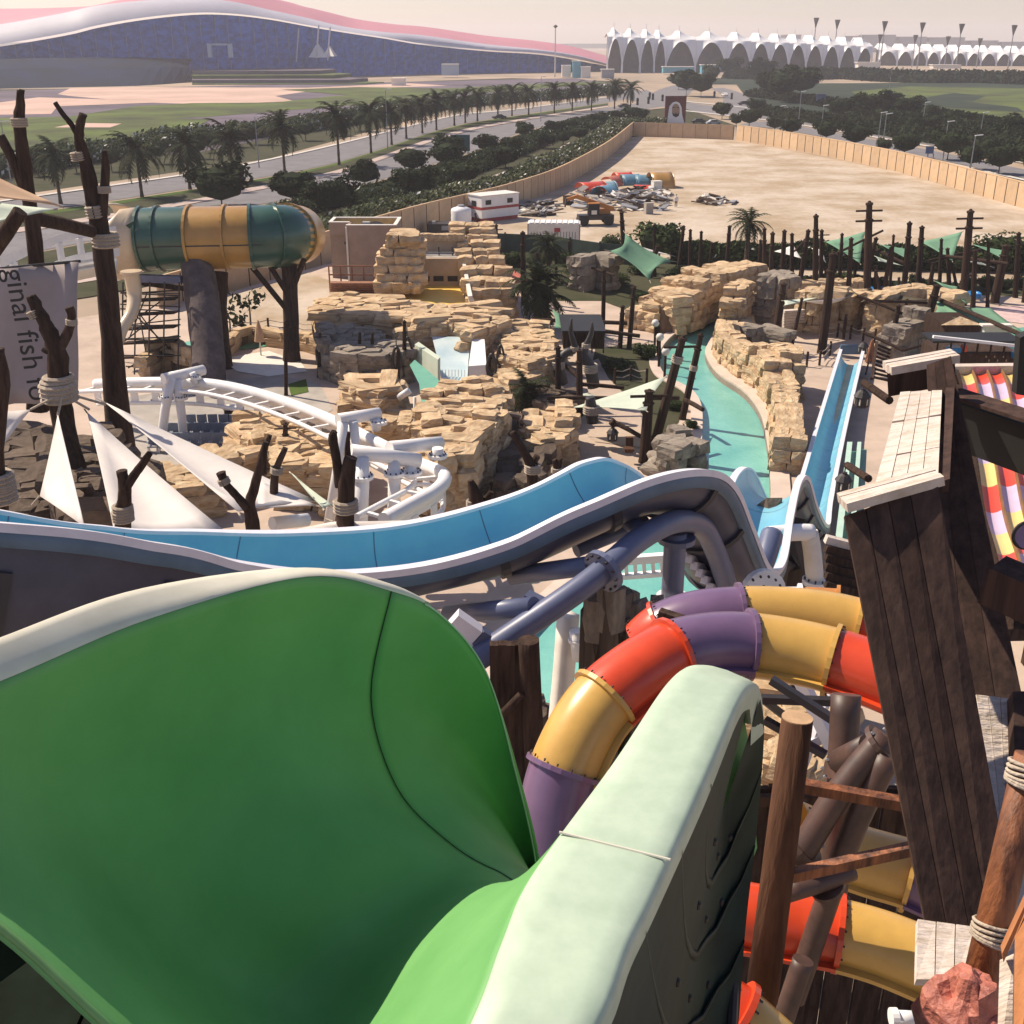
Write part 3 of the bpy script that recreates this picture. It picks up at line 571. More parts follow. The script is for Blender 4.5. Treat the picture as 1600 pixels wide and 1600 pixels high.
def ribbon(name, path, wd, z, h, m, side=1):
    b = MB(); rings = []
    for i, p in enumerate(path):
        t = (path[min(i + 1, len(path) - 1)] - path[max(0, i - 1)]).normalized(); s = V((t.y, -t.x, 0)) * side
        q = p + s * wd; rings.append([V((p.x, p.y, z)), V((p.x, p.y, z + h)), V((q.x, q.y, z + h)), V((q.x, q.y, z))])
    b.loft(rings, True); return struct(name, b, m)
ribbon('river_kerb', RBp, 1.0, .02, .72, 'pinkkerb', -1); ribbon('river_kerb', LBp, .7, .02, .70, 'pinkkerb', 1)
# grey slab areas and sand on the left
def floor(name, px, z, m): return sheet(name, px, z, m)
floor('concrete_apron', [(170, 640), (200, 620), (430, 585), (500, 600), (520, 640), (430, 700), (380, 760), (200, 740), (160, 700)], ZP + .02, 'concrete')
floor('sand_ground', [(330, 470), (480, 425), (520, 440), (520, 470), (500, 520), (345, 530)], ZP + .03, 'lot')
floor('white_pad', [(345, 560), (420, 548), (470, 566), (480, 580), (420, 588), (370, 580)], ZP + .04, 'offwhite')
floor('white_pad', [(330, 585), (372, 598), (350, 606), (330, 596)], ZP + .05, 'offwhite')
floor('green_pool', [(260, 540), (300, 532), (330, 540), (470, 525), (500, 530), (330, 552), (300, 556), (270, 552)], ZP + .06, 'watergreen')
floor('grass_patch', [(450, 600), (478, 592), (482, 612), (455, 618)], ZP + .05, 'lawn')
floor('planting_bed', [(745, 384), (900, 398), (1050, 413), (1196, 430), (1196, 470), (1100, 490), (1020, 500), (940, 470), (850, 470), (780, 440)], ZP + .02, 'soil')
floor('planting_bed', [(930, 545), (1000, 535), (1040, 585), (1075, 610), (1060, 660), (1020, 690), (1000, 640), (960, 605), (920, 595)], ZP + .03, 'soil')
floor('planting_bed', [(1210, 434), (1500, 442), (1700, 450), (1700, 466), (1500, 460), (1380, 458), (1300, 468), (1210, 462)], ZP + .02, 'soil')
floor('pink_path', [(1540, 480), (1640, 476), (1700, 520), (1560, 500)], ZP + .04, mat('pinkpath', (.62, .45, .43), .8))
floor('shallow_pool', [(1540, 520), (1640, 505), (1700, 560), (1560, 545)], ZP + .05, 'watergreen')
floor('pink_path', [(860, 590), (935, 560), (950, 590), (1000, 640), (1010, 700), (930, 690), (880, 640)], ZP + .035, 'plaza')

# ================================================================== ROCKS: every block a part
def rock_mesh(seed, m, am=.10):
    rg = random.Random(seed); b = MB(); idx = {}
    for x in (-1, 0, 1):
        for y in (-1, 0, 1):
            for z in (-1, 0, 1):
                if (x, y, z) == (0, 0, 0): continue
                k = abs(x) + abs(y) + abs(z); f = {1: 1.06, 2: rg.uniform(.93, 1.04), 3: rg.uniform(.84, 1.0)}[k]
                idx[(x, y, z)] = len(b.v); b.v.append((x * .5 * f + rg.uniform(-am, am) * .6, y * .5 * f + rg.uniform(-am, am) * .6, z * .5 * f + rg.uniform(-am, am) * (.5 if z > 0 else .3)))
    for ax in range(3):
        for s in (-1, 1):
            o = [i for i in range(3) if i != ax]
            for u in (-1, 0):
                for v in (-1, 0):
                    q = []
                    for du, dv in ((0, 0), (1, 0), (1, 1), (0, 1)):
                        c = [0, 0, 0]; c[ax] = s; c[o[0]] = u + du; c[o[1]] = v + dv; q.append(idx[tuple(c)])
                    if (s < 0) ^ (ax == 1): q = q[::-1]
                    b.f.append(tuple(q)); b.mi.append(0)
    return b.mesh('stone', m, False)
ROCK = {m: [rock_mesh(s * 7 + len(m), m) for s in range(9)] for m in ('rock', 'rockdark', 'rockgrey')}
def stone(root, p, size, rz, m='rock', tilt=.05):
    return part(random.choice(ROCK[m]), 'stone', root, V(p) - world_of(root), 0, tuple(size), (rnd(-tilt, tilt), rnd(-tilt, tilt), rz))
def inside(p, poly):
    c = False; n = len(poly)
    for i in range(n):
        a, b_ = poly[i], poly[i - 1]
        if (a.y > p.y) != (b_.y > p.y) and p.x < (b_.x - a.x) * (p.y - a.y) / (b_.y - a.y) + a.x: c = not c
    return c
def mesa(name, label, px, zt, z0=ZP, slab=(1.25, .95), course=.6, blk=1.1, m='rock', root=None, core='rockcore', zvar=.25, tops=True, rough=.2):
    P = [gp(x, y, zt) for x, y in px]; c = sum(P, V((0, 0, 0))) / len(P); cnt = 0
    if root is None: root = thing(name, V((c.x, c.y, z0)), label, 'rock')
    b = MB(); b.prism([c.lerp(p, .90) for p in P], z0 - .1, zt - .28); b.build('rock_core', core, root)
    n = len(P)
    for i in range(n):
        a, q = P[i], P[(i + 1) % n]; e = q - a; L = e.length; t = e.normalized(); nr = V((t.y, -t.x, 0))
        if (a + nr - c).length < (a - nr - c).length: nr = -nr
        mid = (a + q) / 2
        if nr.dot(V((0, 0, HC)) - mid) < -2: continue
        z = z0; lev = 0
        while z < zt - .15:
            h = course * rnd(.8, 1.25); s = rnd(-.5, 0)
            while s < L:
                bl = blk * rnd(.5, 1.5); pc = a + t * min(L, s + bl / 2) - nr * rnd(-.12, .1 + rough * 2.2)
                stone(root, V((pc.x, pc.y, z + h / 2)), (bl * 1.0, rnd(.8, 1.2), h * 1.05), math.atan2(t.y, t.x) + rnd(-.08, .08), m); s += bl; cnt += 1
            z += h; lev += 1
    if tops:
        xs = [p.x for p in P]; ys = [p.y for p in P]; y = min(ys)
        while y < max(ys):
            x = min(xs) - rnd(0, slab[0])
            while x < max(xs):
                sx = slab[0] * rnd(.55, 1.3)
                if inside(V((x + sx / 2, y, 0)), P) and cnt < 285:
                    stone(root, V((x + sx / 2, y + rnd(-.2, .2), zt - .2 + rnd(-.5, .5) * zvar)), (sx * 1.08, slab[1] * rnd(.9, 1.4), .55), rnd(-.45, .45), m, .13); cnt += 1
                x += sx
            y += slab[1]
    return root
def rock_wall(name, label, px, hts, thick=1.5, z0=ZP, course=.52, blk=1.05, m='rock', root=None, batter=.12, rows=2):
    P = [gp(x, y, z0) for x, y in px]; pts = cr(P, 6); hs = cr([V((h, 0, 0)) for h in hts], 6)
    L = [0]
    for a, q in zip(pts, pts[1:]): L.append(L[-1] + (q - a).length)
    if root is None: root = thing(name, P[len(P) // 2], label, 'rock')
    b = MB(); rings = []
    for i, p in enumerate(pts):
        t = (pts[min(i + 1, len(pts) - 1)] - pts[max(0, i - 1)]).normalized(); s = V((-t.y, t.x, 0)) * thick * .38; h = max(.3, hs[i].x - .35)
        rings.append([p - s + V((0, 0, -.2)), p + s + V((0, 0, -.2)), p + s * .8 + V((0, 0, h)), p - s * .8 + V((0, 0, h))])
    b.loft(rings, True); b.build('rock_core', 'rockcore', root); cnt = 0
    z = 0
    while z < max(hts):
        h = course * rnd(.8, 1.25); s = rnd(-.5, .3)
        while s < L[-1]:
            bl = blk * rnd(.55, 1.5); m_ = s + bl / 2; j = 0
            while j < len(L) - 2 and L[j + 1] < m_: j += 1
            f = min(1, max(0, (m_ - L[j]) / max(1e-6, L[j + 1] - L[j]))); p = pts[j].lerp(pts[j + 1], f); hh = hs[j].x * (1 - f) + hs[j + 1].x * f
            if z + h * .4 < hh + rnd(-.3, .3) and cnt < 290:
                t = (pts[j + 1] - pts[j]).normalized(); nr = V((-t.y, t.x, 0))
                if rows == 1: offs = (0,)
                else: offs = (-.3 * thick + z * batter * .3, .3 * thick - z * batter * .3)
                for o_ in offs:
                    stone(root, p + nr * (o_ + rnd(-.15, .15)) + V((0, 0, z + h / 2)), (bl * 1.08, thick * (.62 if rows == 2 else 1.0) * rnd(.85, 1.2), h * 1.15), math.atan2(t.y, t.x) + rnd(-.12, .12), m, .09); cnt += 1
            s += bl
        z += h
    return root
# the big ledge before the yellow basin
mesa('rock_ledge', 'long layered sandstone ledge in front of the yellow basin', [(497, 470), (530, 457), (600, 456), (650, 470), (700, 482), (760, 474), (788, 476), (792, 496), (745, 512), (700, 500), (650, 506), (612, 494), (560, 490), (505, 488)], 3.6, blk=2.2, slab=(1.7, 1.1))
mesa('rock_ledge', 'lower sandstone terrace stepping down towards the water flume', [(740, 506), (770, 500), (800, 498), (815, 515), (790, 526), (745, 522)], 2.4, blk=1.8)
rk = thing('rock_stack', gp(612, 468, 3.2), 'tall stack of sandstone blocks left of the yellow basin', 'rock')
for z, w_, dp, ox in ((0, 3.4, 2.4, 0), (.6, 3.2, 2.2, .1), (1.25, 3.3, 2.0, 0), (1.9, 3.4, 1.9, .2), (2.5, 2.6, 1.8, .2), (3.1, 2.2, 1.8, .4), (3.6, 2.2, 2.6, .5)):
    q = V((gp(612, 468, 3.2).x, 89.5, 0)); x = -w_ / 2
    while x < w_ / 2:
        bl = rnd(.9, 1.7); stone(rk, V((q.x + ox + x + bl / 2, q.y + 1.0 + z * .35, 3.2 + z + .4)), (bl * 1.05, dp, .95), rnd(-.1, .1)); x += bl
    stone(rk, V((q.x + ox, q.y + 2.5 + z * .35, 3.2 + z + .4)), (w_, 2.0, .95), 0)
rk = thing('rock_stack', gp(755, 478, 3.2), 'tall uneven stack of sandstone blocks right of the yellow basin', 'rock')
for k in range(13):
    t = k / 12; Yk = 88.5 + 13 * t; zt = 3.4 + 3.0 * t; xk = at(760 - 30 * t, 470, Yk).x
    z = .6
    while z < zt:
        h = rnd(.6, 1.0)
        if z > zt - 2.6:
            for ox in (-.9, .5, 1.7): stone(rk, V((xk + ox + rnd(-.2, .2), Yk + rnd(-.3, .3), z + h / 2)), (rnd(1.0, 1.6), 1.5, h * 1.12), rnd(-.2, .2), 'rock', .12)
        z += h
rock_wall('rock_ridge', 'thin jagged rock ridge along the top of the basin building', [(628, 432), (665, 430), (720, 428)], [7.3, 7.2, 7.4], .7, 0, .8, 1.2, rows=1) if False else None
# other outcrops
mesa('rock_outcrop', 'dark layered rock hump behind the twin timber posts', [(505, 512), (550, 505), (590, 512), (622, 530), (640, 545), (600, 556), (540, 552), (508, 540)], 2.9, m='rockgrey', blk=1.4)
mesa('rock_outcrop', 'flat topped sandstone slab beside the hook shaped timber posts', [(547, 592), (575, 584), (618, 588), (618, 604), (590, 616), (552, 606)], 2.9, blk=2.2, slab=(2.0, 1.2))
mesa('rock_outcrop', 'stepped sandstone shelf left of the green channel', [(535, 622), (560, 612), (640, 625), (656, 640), (650, 652), (600, 650), (540, 640)], 1.6, blk=1.6)
mesa('rock_outcrop', 'low sandstone rim beneath the white beam of the coaster', [(560, 655), (640, 650), (660, 660), (640, 672), (590, 668)], 2.0, blk=1.6)
mesa('rock_mesa', 'big sandstone mesa with a dark cliff on its right side', [(678, 592), (720, 588), (778, 596), (786, 606), (782, 640), (760, 668), (730, 690), (700, 690), (660, 668), (656, 650), (668, 620)], 4.2, blk=1.2, slab=(1.1, .75), course=.55, zvar=.5)
mesa('rock_mesa', 'curving sandstone block in front of the coaster bend', [(660, 690), (700, 684), (735, 690), (725, 706), (690, 712), (662, 704)], 4.4, blk=1.6, course=.75)
mesa('rock_outcrop', 'broad yellow rock slab under the coaster arch', [(385, 648), (430, 640), (500, 650), (532, 672), (520, 690), (470, 696), (400, 680), (375, 665)], 3.2, blk=1.9, slab=(1.2, .8))
mesa('rock_outcrop', 'reddish rock face below the yellow slab by the forked posts', [(440, 690), (520, 690), (535, 700), (520, 725), (450, 722), (430, 705)], 3.0, blk=1.8)
mesa('rock_outcrop', 'ribbed yellow rock tongue behind the white sails', [(318, 700), (350, 688), (400, 690), (420, 706), (350, 722), (310, 712)], 2.6, blk=1.6, slab=(.8, 1.6))
mesa('rock_outcrop', 'small rocks between the two large white sails', [(240, 730), (270, 724), (320, 738), (330, 752), (280, 758), (245, 744)], 2.4, blk=1.3)
mesa('rock_outcrop', 'sandstone blocks right of the sloping white flume', [(785, 502), (850, 500), (862, 530), (862, 560), (830, 572), (792, 560), (782, 530)], 2.8, blk=1.5)
mesa('rock_outcrop', 'pale sandstone shelf below the spiky green plant', [(790, 566), (830, 574), (846, 590), (800, 604), (780, 590)], 2.0, blk=1.4)
mesa('rock_outcrop', 'rounded sandstone ledge by the rope fence', [(826, 648), (860, 626), (888, 640), (890, 668), (850, 690), (828, 676)], 2.6, blk=1.3)
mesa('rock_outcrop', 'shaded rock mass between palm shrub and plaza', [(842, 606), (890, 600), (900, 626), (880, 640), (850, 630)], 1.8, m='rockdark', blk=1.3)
mesa('rock_outcrop', 'dark boulders added to carry the shade at the mesa cliff foot', [(792, 645), (835, 650), (852, 700), (835, 752), (795, 765), (778, 715)], 2.2, m='rockdark', blk=1.3)  # dark rock whose colour also stands in for the cliff's shade
mesa('rock_outcrop', 'flat boulder lying below the blue slide rim', [(665, 795), (690, 786), (716, 790), (712, 800), (680, 806)], 1.4, blk=1.6)
rock_wall('rock_wall', 'low reddish rock wall round the small pool at left', [(352, 558), (385, 536), (430, 540), (480, 548), (510, 556)], [1.3, 1.4, 1.3, 1.2, 1.2], .8, rows=1, blk=2.2, course=.65)
rock_wall('rock_wall', 'low reddish rock wall beyond the scaffolding', [(230, 590), (262, 575), (300, 588), (322, 590)], [1.8, 2.0, 1.8, 1.6], .8, rows=1, blk=1.8, course=.7)
# along the river
rock_wall('river_rock_wall', 'massive rock wall on the outer bend of the turquoise river', [(980, 508), (1020, 512), (1052, 517), (1095, 496), (1140, 482), (1188, 472)], [1.5, 2.0, 2.7, 3.4, 3.4, 2.8], 2.2, blk=1.3, course=.6)
rock_wall('river_rock_wall', 'second tier of rocks above the outer river bend', [(1012, 492), (1060, 482), (1110, 470), (1160, 460)], [1.8, 2.3, 3.0, 2.8], 1.8, blk=1.3, course=.6)
rock_wall('river_rock_wall', 'golden rock wall along the right bank of the river', [(1158, 522), (1132, 545), (1138, 566), (1164, 588), (1200, 612), (1219, 645), (1226, 690), (1229, 735)], [1.3, 1.6, 1.8, 2.1, 2.4, 2.2, 1.9, 1.7], 1.4, blk=1.25, course=.62)
rock_wall('rock_pillar', 'rock cluster at the start of the right river bank', [(1140, 524), (1150, 505), (1168, 500)], [2.6, 3.2, 2.4], 1.5, blk=1.2)
rock_wall('rock_wall', 'rocks with a path behind on the right river bank', [(1160, 548), (1190, 545), (1218, 552)], [1.6, 2.0, 1.6], 1.2, blk=1.2, m='rockgrey')
rock_wall('rock_wall', 'rock corner at the head of the pale plaza', [(1196, 600), (1222, 606), (1232, 622)], [2.6, 3.2, 2.4], 1.4, blk=1.1)
mesa('rock_outcrop', 'grey brown boulder stack on the left river bank below the leaning posts', [(1040, 662), (1062, 655), (1085, 668), (1090, 690), (1060, 700), (1034, 692)], 3.0, blk=1.3, m='rockgrey')
mesa('rock_outcrop', 'lower boulders by the water under the boulder stack', [(1030, 706), (1080, 700), (1088, 722), (1040, 730)], 1.6, blk=1.3, m='rockgrey')
for i, (px, h, lab) in enumerate([([(1192, 506), (1210, 498), (1222, 505)], 3.6, 'rock pier left of the timber steps'), ([(1256, 520), (1275, 512), (1300, 514)], 3.4, 'rock pier right of the timber steps'), ([(1310, 515), (1340, 508), (1372, 512)], 2.8, 'brown boulders behind the end of the straight blue slide'), ([(1365, 525), (1400, 512), (1440, 510), (1480, 520)], 3.2, 'long brown rock bank beneath the green sails'), ([(1240, 470), (1290, 468), (1340, 466)], 1.6, 'low rocks under the pale flat canopies'), ([(900, 455), (930, 448), (950, 452)], 3.0, 'brown rock mass behind the river, left of the big wall'), ([(1390, 560), (1420, 545), (1440, 540)], 2.4, 'dark rocks behind the timber ladder')]):
    rock_wall('rock_pier', lab, px, [h] * len(px), 1.6, blk=1.4, course=.8, m='rockgrey' if i in (0, 5, 6) else 'rock')

# ================================================================== BASIN BUILDING AND PLANT ROOM
M['yellowfloor'] = mat('yellowfloor', (.80, .53, .12), .5, var=.05, scale=.5)
root = thing('basin_building', at(680, 440, 95), 'roofless beige basin with yellow floor and four dark openings', 'building')
def face_box(nm, x0, y0, x1, y1, Y, dep, m, r): return pxbox(MB(), x0, y0, x1, y1, Y, dep).build(nm, m, r)
face_box('back_wall', 628, 404, 724, 446, 94.0, .5, 'haybeige', root)
face_box('upper_wall', 626, 374, 722, 403.6, 97.0, .5, 'haybeige', root)
face_box('parapet', 628, 398, 720, 404.2, 95.6, .3, 'grey', root)
b = MB(); p = at(628, 404, 94).z
b.poly([V((at(628, 404, 94).x, 94.4, p)), V((at(724, 404, 94).x, 94.4, p)), V((at(724, 404, 94).x, 97, p)), V((at(628, 404, 94).x, 97, p))]); b.build('ledge_floor', 'concrete', root)
for x in (634, 655.5, 677.5, 699.5): face_box('opening', x, 431.5, x + 15.5, 439.5, 93.94, .1, 'black', root)
for x in (640, 663, 685, 706): face_box('railing_post', x, 386, x + 1.6, 399, 95.4, .1, 'darkmetal', root)
face_box('rail', 634, 394, 716, 395, 95.35, .08, 'grey', root)
zf = at(680, 446, 94).z
b = MB(); b.poly([V((at(628, 446, 94).x, 94.0, zf)), V((at(732, 446, 94).x, 94.0, zf)), V((at(742, 446, 94).x - .2, 86.0, zf - .3)), V((at(630, 446, 94).x, 86.0, zf - .3))]); b.build('yellow_floor', 'yellowfloor', root)
b = MB(); b.hexa([at(722, 446, 94.5), at(727, 446, 94.5), at(744, 476, 86.2), at(735, 478, 86.2), at(721, 403, 94.5), at(726, 403, 94.5), at(738, 462, 86.2), at(731, 463, 86.2)]); b.build('side_wall', 'offwhite', root)
b = MB(); b.hexa([V((at(628, 446, 94).x - 2, 98, .6)), V((at(730, 446, 94).x, 98, .6)), V((at(730, 446, 94).x, 86, .6)), V((at(628, 446, 94).x - 2, 86, .6)), V((at(628, 446, 94).x - 2, 98, zf - .4)), V((at(730, 446, 94).x, 98, zf - .4)), V((at(730, 446, 94).x, 86, zf - .4)), V((at(628, 446, 94).x - 2, 86, zf - .4))]); b.build('plinth', 'rockcore', root)
w0 = world_of(root)
for k in range(9):
    xx = at(632 + k * 10.6, 372, 97).x; stone(root, V((xx, 97.2, at(680, 371, 97).z)), (1.0, .9, .6), rnd(-.3, .3))
# plant room
root = thing('plant_room', gp(568, 440, ZP), 'tall plain beige plant room with a parapet roof and machinery', 'building')
x0, x1, x2 = gp(515, 441, ZP).x, gp(546, 441, ZP).x, gp(622, 441, ZP).x; Yb = gp(568, 441, ZP).y; zt = at(580, 355, Yb).z
M['render'] = mat('render', (.36, .27, .215), .85, c2=(.29, .215, .17), scale=.7, detail=7, bump=.1, bscale=6)
b = MB(); b.box(((x1 + x2) / 2, Yb + 2.6, (zt - .9 + .6) / 2), (x2 - x1, 5.0, zt - 1.5)); b.build('wall', 'render', root)
b = MB(); b.box(((x0 + x1) / 2 - .01, Yb + 3.6, (zt - .9 + .6) / 2), (x1 - x0 - .02, 3.0, zt - 1.5)); b.build('wall', 'render', root)
for c_, d_ in (((x1 + x2) / 2, Yb + .2), ): 
    MB().box((c_, d_ - .0, zt - .45), (x2 - x1 + .06, .3, 1.2)).build('parapet', 'render', root)
MB().box(((x0 + x2) / 2, Yb + 5.0, zt - .45), (x2 - x0 + .06, .3, 1.2)).build('parapet', 'yellowwall' if 'yellowwall' in M else mat('yellowwall', (.66, .47, .20), .8), root)
for xx, y_a, y_b in ((x2 - .1, Yb + .36, Yb + 4.84), (x0 + .1, Yb + 2.2, Yb + 4.84), (x1 + .12, Yb + .36, Yb + 2.1)):
    MB().box((xx, (y_a + y_b) / 2, zt - .45), (.25, y_b - y_a, 1.2)).build('parapet', 'render', root)
MB().box(((x0 + x1) / 2, Yb + 2.05, zt - .45), (x1 - x0, .28, 1.2)).build('parapet', 'render', root)
for c_, d_ in ((((x1 + x2) / 2, Yb + .2, zt + .18), (x2 - x1 + .1, .4, .08)), (((x0 + x2) / 2, Yb + 5.0, zt + .18), (x2 - x0 + .1, .4, .08)), ((x2 - .1, Yb + 2.6, zt + .18), (.36, 4.4, .08)), (((x0 + x1) / 2, Yb + 2.05, zt + .18), (x1 - x0 + .1, .38, .08)), ((x1 - .02, Yb + .1, zt / 2), (.16, .3, zt)), ((x0 + .1, Yb + 3.5, zt + .18), (.34, 2.6, .08))):
    MB().box(c_, d_).build('coping', 'offwhite', root)
MB().box((x1 + 1.6, Yb + 2.4, zt - .5), (.7, .8, 1.3)).build('fan_unit', 'grey', root); MB().disc((x1 + 2.7, Yb + 2.6, zt - .4), (.3, -.4, 1), .8, .3).build('duct', 'darkmetal', root); MB().box((x2 - 2.0, Yb + 2.4, zt - .7), (2.8, 1.6, .5)).build('roof_panel', 'offwhite', root)
MB().box(((x0 + x1) / 2 + .5, Yb + 2.06, 4.0), (.25, .1, .25)).build('wall_lamp', 'darkmetal', root)
# timber stair and railings before the plant room
root = thing('timber_stair', gp(550, 458, ZP), 'brown timber stair with rails beside the plant room', 'stair')
M['stairwood'] = mat('stairwood', (.33, .17, .11), .8, var=.15, scale=3)
for k in range(6):
    a, q = gp(516, 457 - k * 3, ZP + k * .25), gp(586, 457 - k * 3, ZP + k * .25); MB().beam(a, q, .9, .14).build('tread', 'stairwood', root)
for xx in (516, 534, 552, 570, 586):
    a = gp(xx, 456, ZP); MB().beam(a, a + V((0, 0, 2.4)), .12, .12).build('rail_post', 'stairwood', root)
for dz in (.9, 1.6, 2.4): MB().beam(gp(515, 456, ZP) + V((0, -.08, dz)), gp(587, 456, ZP) + V((0, -.08, dz)), .1, .12).build('handrail', 'stairwood', root)

# ================================================================== WATER FLUME BY THE MESA
root = thing('water_flume', gp(700, 586, ZP), 'pale blue water flume dropping between white side walls', 'flume')
M['flume'] = mat('flume', (.55, .64, .66), .35, c2=(.40, .52, .57), scale=.5)
b = MB(); A = [at(675, 526, 77), at(737, 526, 77)]; B = [at(684, 562, 73.5), at(732, 562, 73.5)]; C_ = [at(690, 596, 70), at(730, 598, 70)]
b.loft([A, B, C_]); b.build('flume_bed', 'flume', root)
b = MB(); b.hexa([at(732, 606, 70), at(760, 604, 70), at(757, 552, 75), at(738, 552, 75), at(732, 572, 70), at(760, 570, 70), at(757, 530, 75), at(738, 530, 75)]); b.build('side_wall', 'white', root)
b = MB(); b.hexa([at(648, 562, 73), at(684, 598, 68.5), at(688, 594, 68.8), at(654, 558, 73.3), at(648, 538, 73), at(684, 562, 68.5), at(688, 558, 68.8), at(654, 534, 73.3)]); b.build('side_wall', 'sailmint', root)
for xx in range(686, 730, 5): 
    MB().tube([at(xx, 588, 70.4), at(xx, 578, 71.0)], .03, 5).build('bar', 'grey', root)
floor('green_pool', [(648, 562), (684, 592), (690, 600), (672, 640), (660, 646), (655, 600), (640, 570)], ZP + 2.2, 'watergreen')
floor('blue_pool', [(655, 676), (690, 672), (700, 688), (660, 690)], ZP + 1.0, 'water')
floor('blue_pool', [(655, 780), (672, 762), (676, 800), (655, 806)], ZP + .1, 'water')

# ================================================================== POSTS, BEAMS, SAILS
b = MB(); b.lathe((0, 0, 0), [(1.12, 0), (1.0, .05), (.97, .5), (.9, .80), (1.12, .805), (1.12, .82), (.8, .825), (.74, .955), (.95, .96), (.95, .98), (.5, .985), (.3, 1.0)], 10); POSTM = b.mesh('post_shaft', 'timber')
b = MB()
for k in range(4): b.tube([(math.cos(a) * 1.02, math.sin(a) * 1.02, (k - 1.5) * .5) for a in [6.2832 * j / 10 for j in range(11)]], .26, 5, False)
ROPEM = b.mesh('rope_wrap', 'rope')
def post(xb, yb, xt, yt, wpx, label, group=None, z0=ZP, arms=0, rope=None, cat='post', name='timber_post'):
    p = gp(xb, yb, z0); q = at(xt, yt, p.y); d = q - p; r_ = wpx / 2 * mpp(p.y, (yb + yt) / 2)
    root = thing(name, p, label, cat, group); rot = d.to_track_quat('Z', 'Y').to_euler(); 
    part(POSTM, 'shaft', root, sc=(r_, r_, d.length), rot=tuple(rot))
    if arms:
        for k in range(arms):
            c = d * (.9 - .1 * k); MB().tube([p + c - V((r_ * 3.4, 0, 0)), p + c + V((r_ * 3.4, 0, .05))], r_ * .28, 6).build('cross_arm', 'timber', root)
    if rope:
        for f in rope: part(ROPEM, 'rope_wrap', root, d * f, sc=(r_, r_, r_ * .8), rot=tuple(rot))
    return root
def posts(lst, lab, grp):
    for i, a in enumerate(sorted(lst, key=lambda t: t[2])):
        a = (a[0] + rnd(-3, 3), a[1] + rnd(-10, 12), a[2] + rnd(-4, 4), a[3] + rnd(-10, 8)) + tuple(a[4:])
        post(*a[:5], lab + ', ' + ORD[i], grp, arms=a[5] if len(a) > 5 else 0, rope=a[6] if len(a) > 6 else None)
posts([(1203, 470, 1206, 360, 8), (1218, 462, 1224, 360, 8), (1240, 455, 1241, 360, 7), (1244, 462, 1263, 360, 8), (1272, 470, 1275, 340, 9), (1283, 462, 1286, 363, 7, 1), (1352, 478, 1362, 322, 12, 2), (1413, 475, 1420, 340, 9), (1432, 470, 1437, 362, 9), (1505, 474, 1514, 325, 12, 2), (1556, 478, 1570, 390, 14), (1324, 462, 1330, 378, 8), (1345, 468, 1372, 374, 8), (1378, 470, 1391, 390, 7), (1484, 466, 1482, 396, 7), (1518, 470, 1526, 396, 8), (1447, 470, 1456, 402, 7), (1367, 472, 1371, 418, 6), (1584, 470, 1590, 370, 8), (1336, 455, 1340, 396, 5), (1402, 470, 1404, 430, 5), (1497, 470, 1490, 410, 5), (1310, 465, 1313, 360, 6), (1250, 470, 1252, 400, 5), (1228, 475, 1232, 405, 5), (1392, 462, 1398, 372, 5), (1466, 468, 1470, 380, 6), (1540, 470, 1546, 370, 6), (1294, 470, 1292, 410, 5), (1382, 475, 1366, 430, 5), (1600, 470, 1606, 400, 8)], 'dark timber post among the green sails at right', 'posts among the green sails')
posts([(1282, 545, 1300, 394, 14), (1214, 525, 1222, 442, 12), (1236, 545, 1254, 470, 6), (1390, 545, 1406, 468, 9), (1436, 548, 1462, 440, 14), (1404, 540, 1420, 470, 6), (1350, 500, 1357, 460, 9), (1320, 540, 1322, 500, 5), (1374, 548, 1378, 520, 8)], 'dark timber post standing on the plaza behind the straight blue slide', 'posts on the far plaza')
posts([(976, 420, 975, 327, 8), (776, 452, 776, 356, 6, 1), (783, 470, 778, 392, 7), (818, 470, 818, 366, 9), (838, 470, 840, 400, 8), (890, 420, 890, 368, 5), (910, 405, 911, 378, 4), (943, 515, 943, 420, 7), (983, 535, 987, 452, 8), (1025, 430, 1026, 358, 5), (1058, 420, 1066, 352, 6), (1076, 425, 1077, 362, 6), (1092, 432, 1098, 364, 6), (1137, 432, 1137, 356, 7), (1018, 438, 1028, 390, 7), (966, 540, 972, 470, 8), (1193, 460, 1197, 355, 7), (1110, 430, 1116, 380, 5), (1182, 440, 1188, 375, 6), (870, 440, 872, 395, 5), (746, 360, 746, 330, 4), (900, 440, 896, 470, 5)][:21], 'dark timber post in the planting behind the river', 'posts behind the river')
post(1020, 705, 1068, 524, 15, 'thick leaning timber post with a flat cap left of the river', None, arms=1, rope=(.8,))
post(1066, 655, 1096, 520, 11, 'slim leaning timber post beside the river water', None, rope=(.6,))
post(1006, 722, 1015, 608, 17, 'stout timber post holding the pale mint sail', None, arms=1)
post(872, 640, 872, 540, 10, 'timber post in front of the curved horn sculptures', None)
post(906, 650, 905, 545, 11, 'timber post with cross beams by the plaza', None)
post(1030, 560, 1028, 500, 7, 'short timber post among reeds at the river bend', None)
post(562, 592, 562, 518, 6, 'left of the twin timber posts before the dark rock hump', None); post(581, 592, 582, 519, 6, 'right of the twin timber posts before the dark rock hump', None)
post(447, 618, 446, 500, 6, 'thin dark post with driftwood arms beside the slide leg', None, arms=1)
post(498, 590, 500, 520, 6, 'dark post hung with driftwood rings by the rocks', None, arms=1)
post(632, 600, 632, 500, 7, 'tall dark post with hanging hook rings', None); post(622, 610, 622, 545, 6, 'shorter dark post with a ring beside the tall hook post', None)
post(445, 760, 446, 660, 10, 'squat timber post capped with a flat board', None, arms=1)
post(783, 610, 780, 540, 7, 'dark post carrying oval hooks by the white flume wall', None)
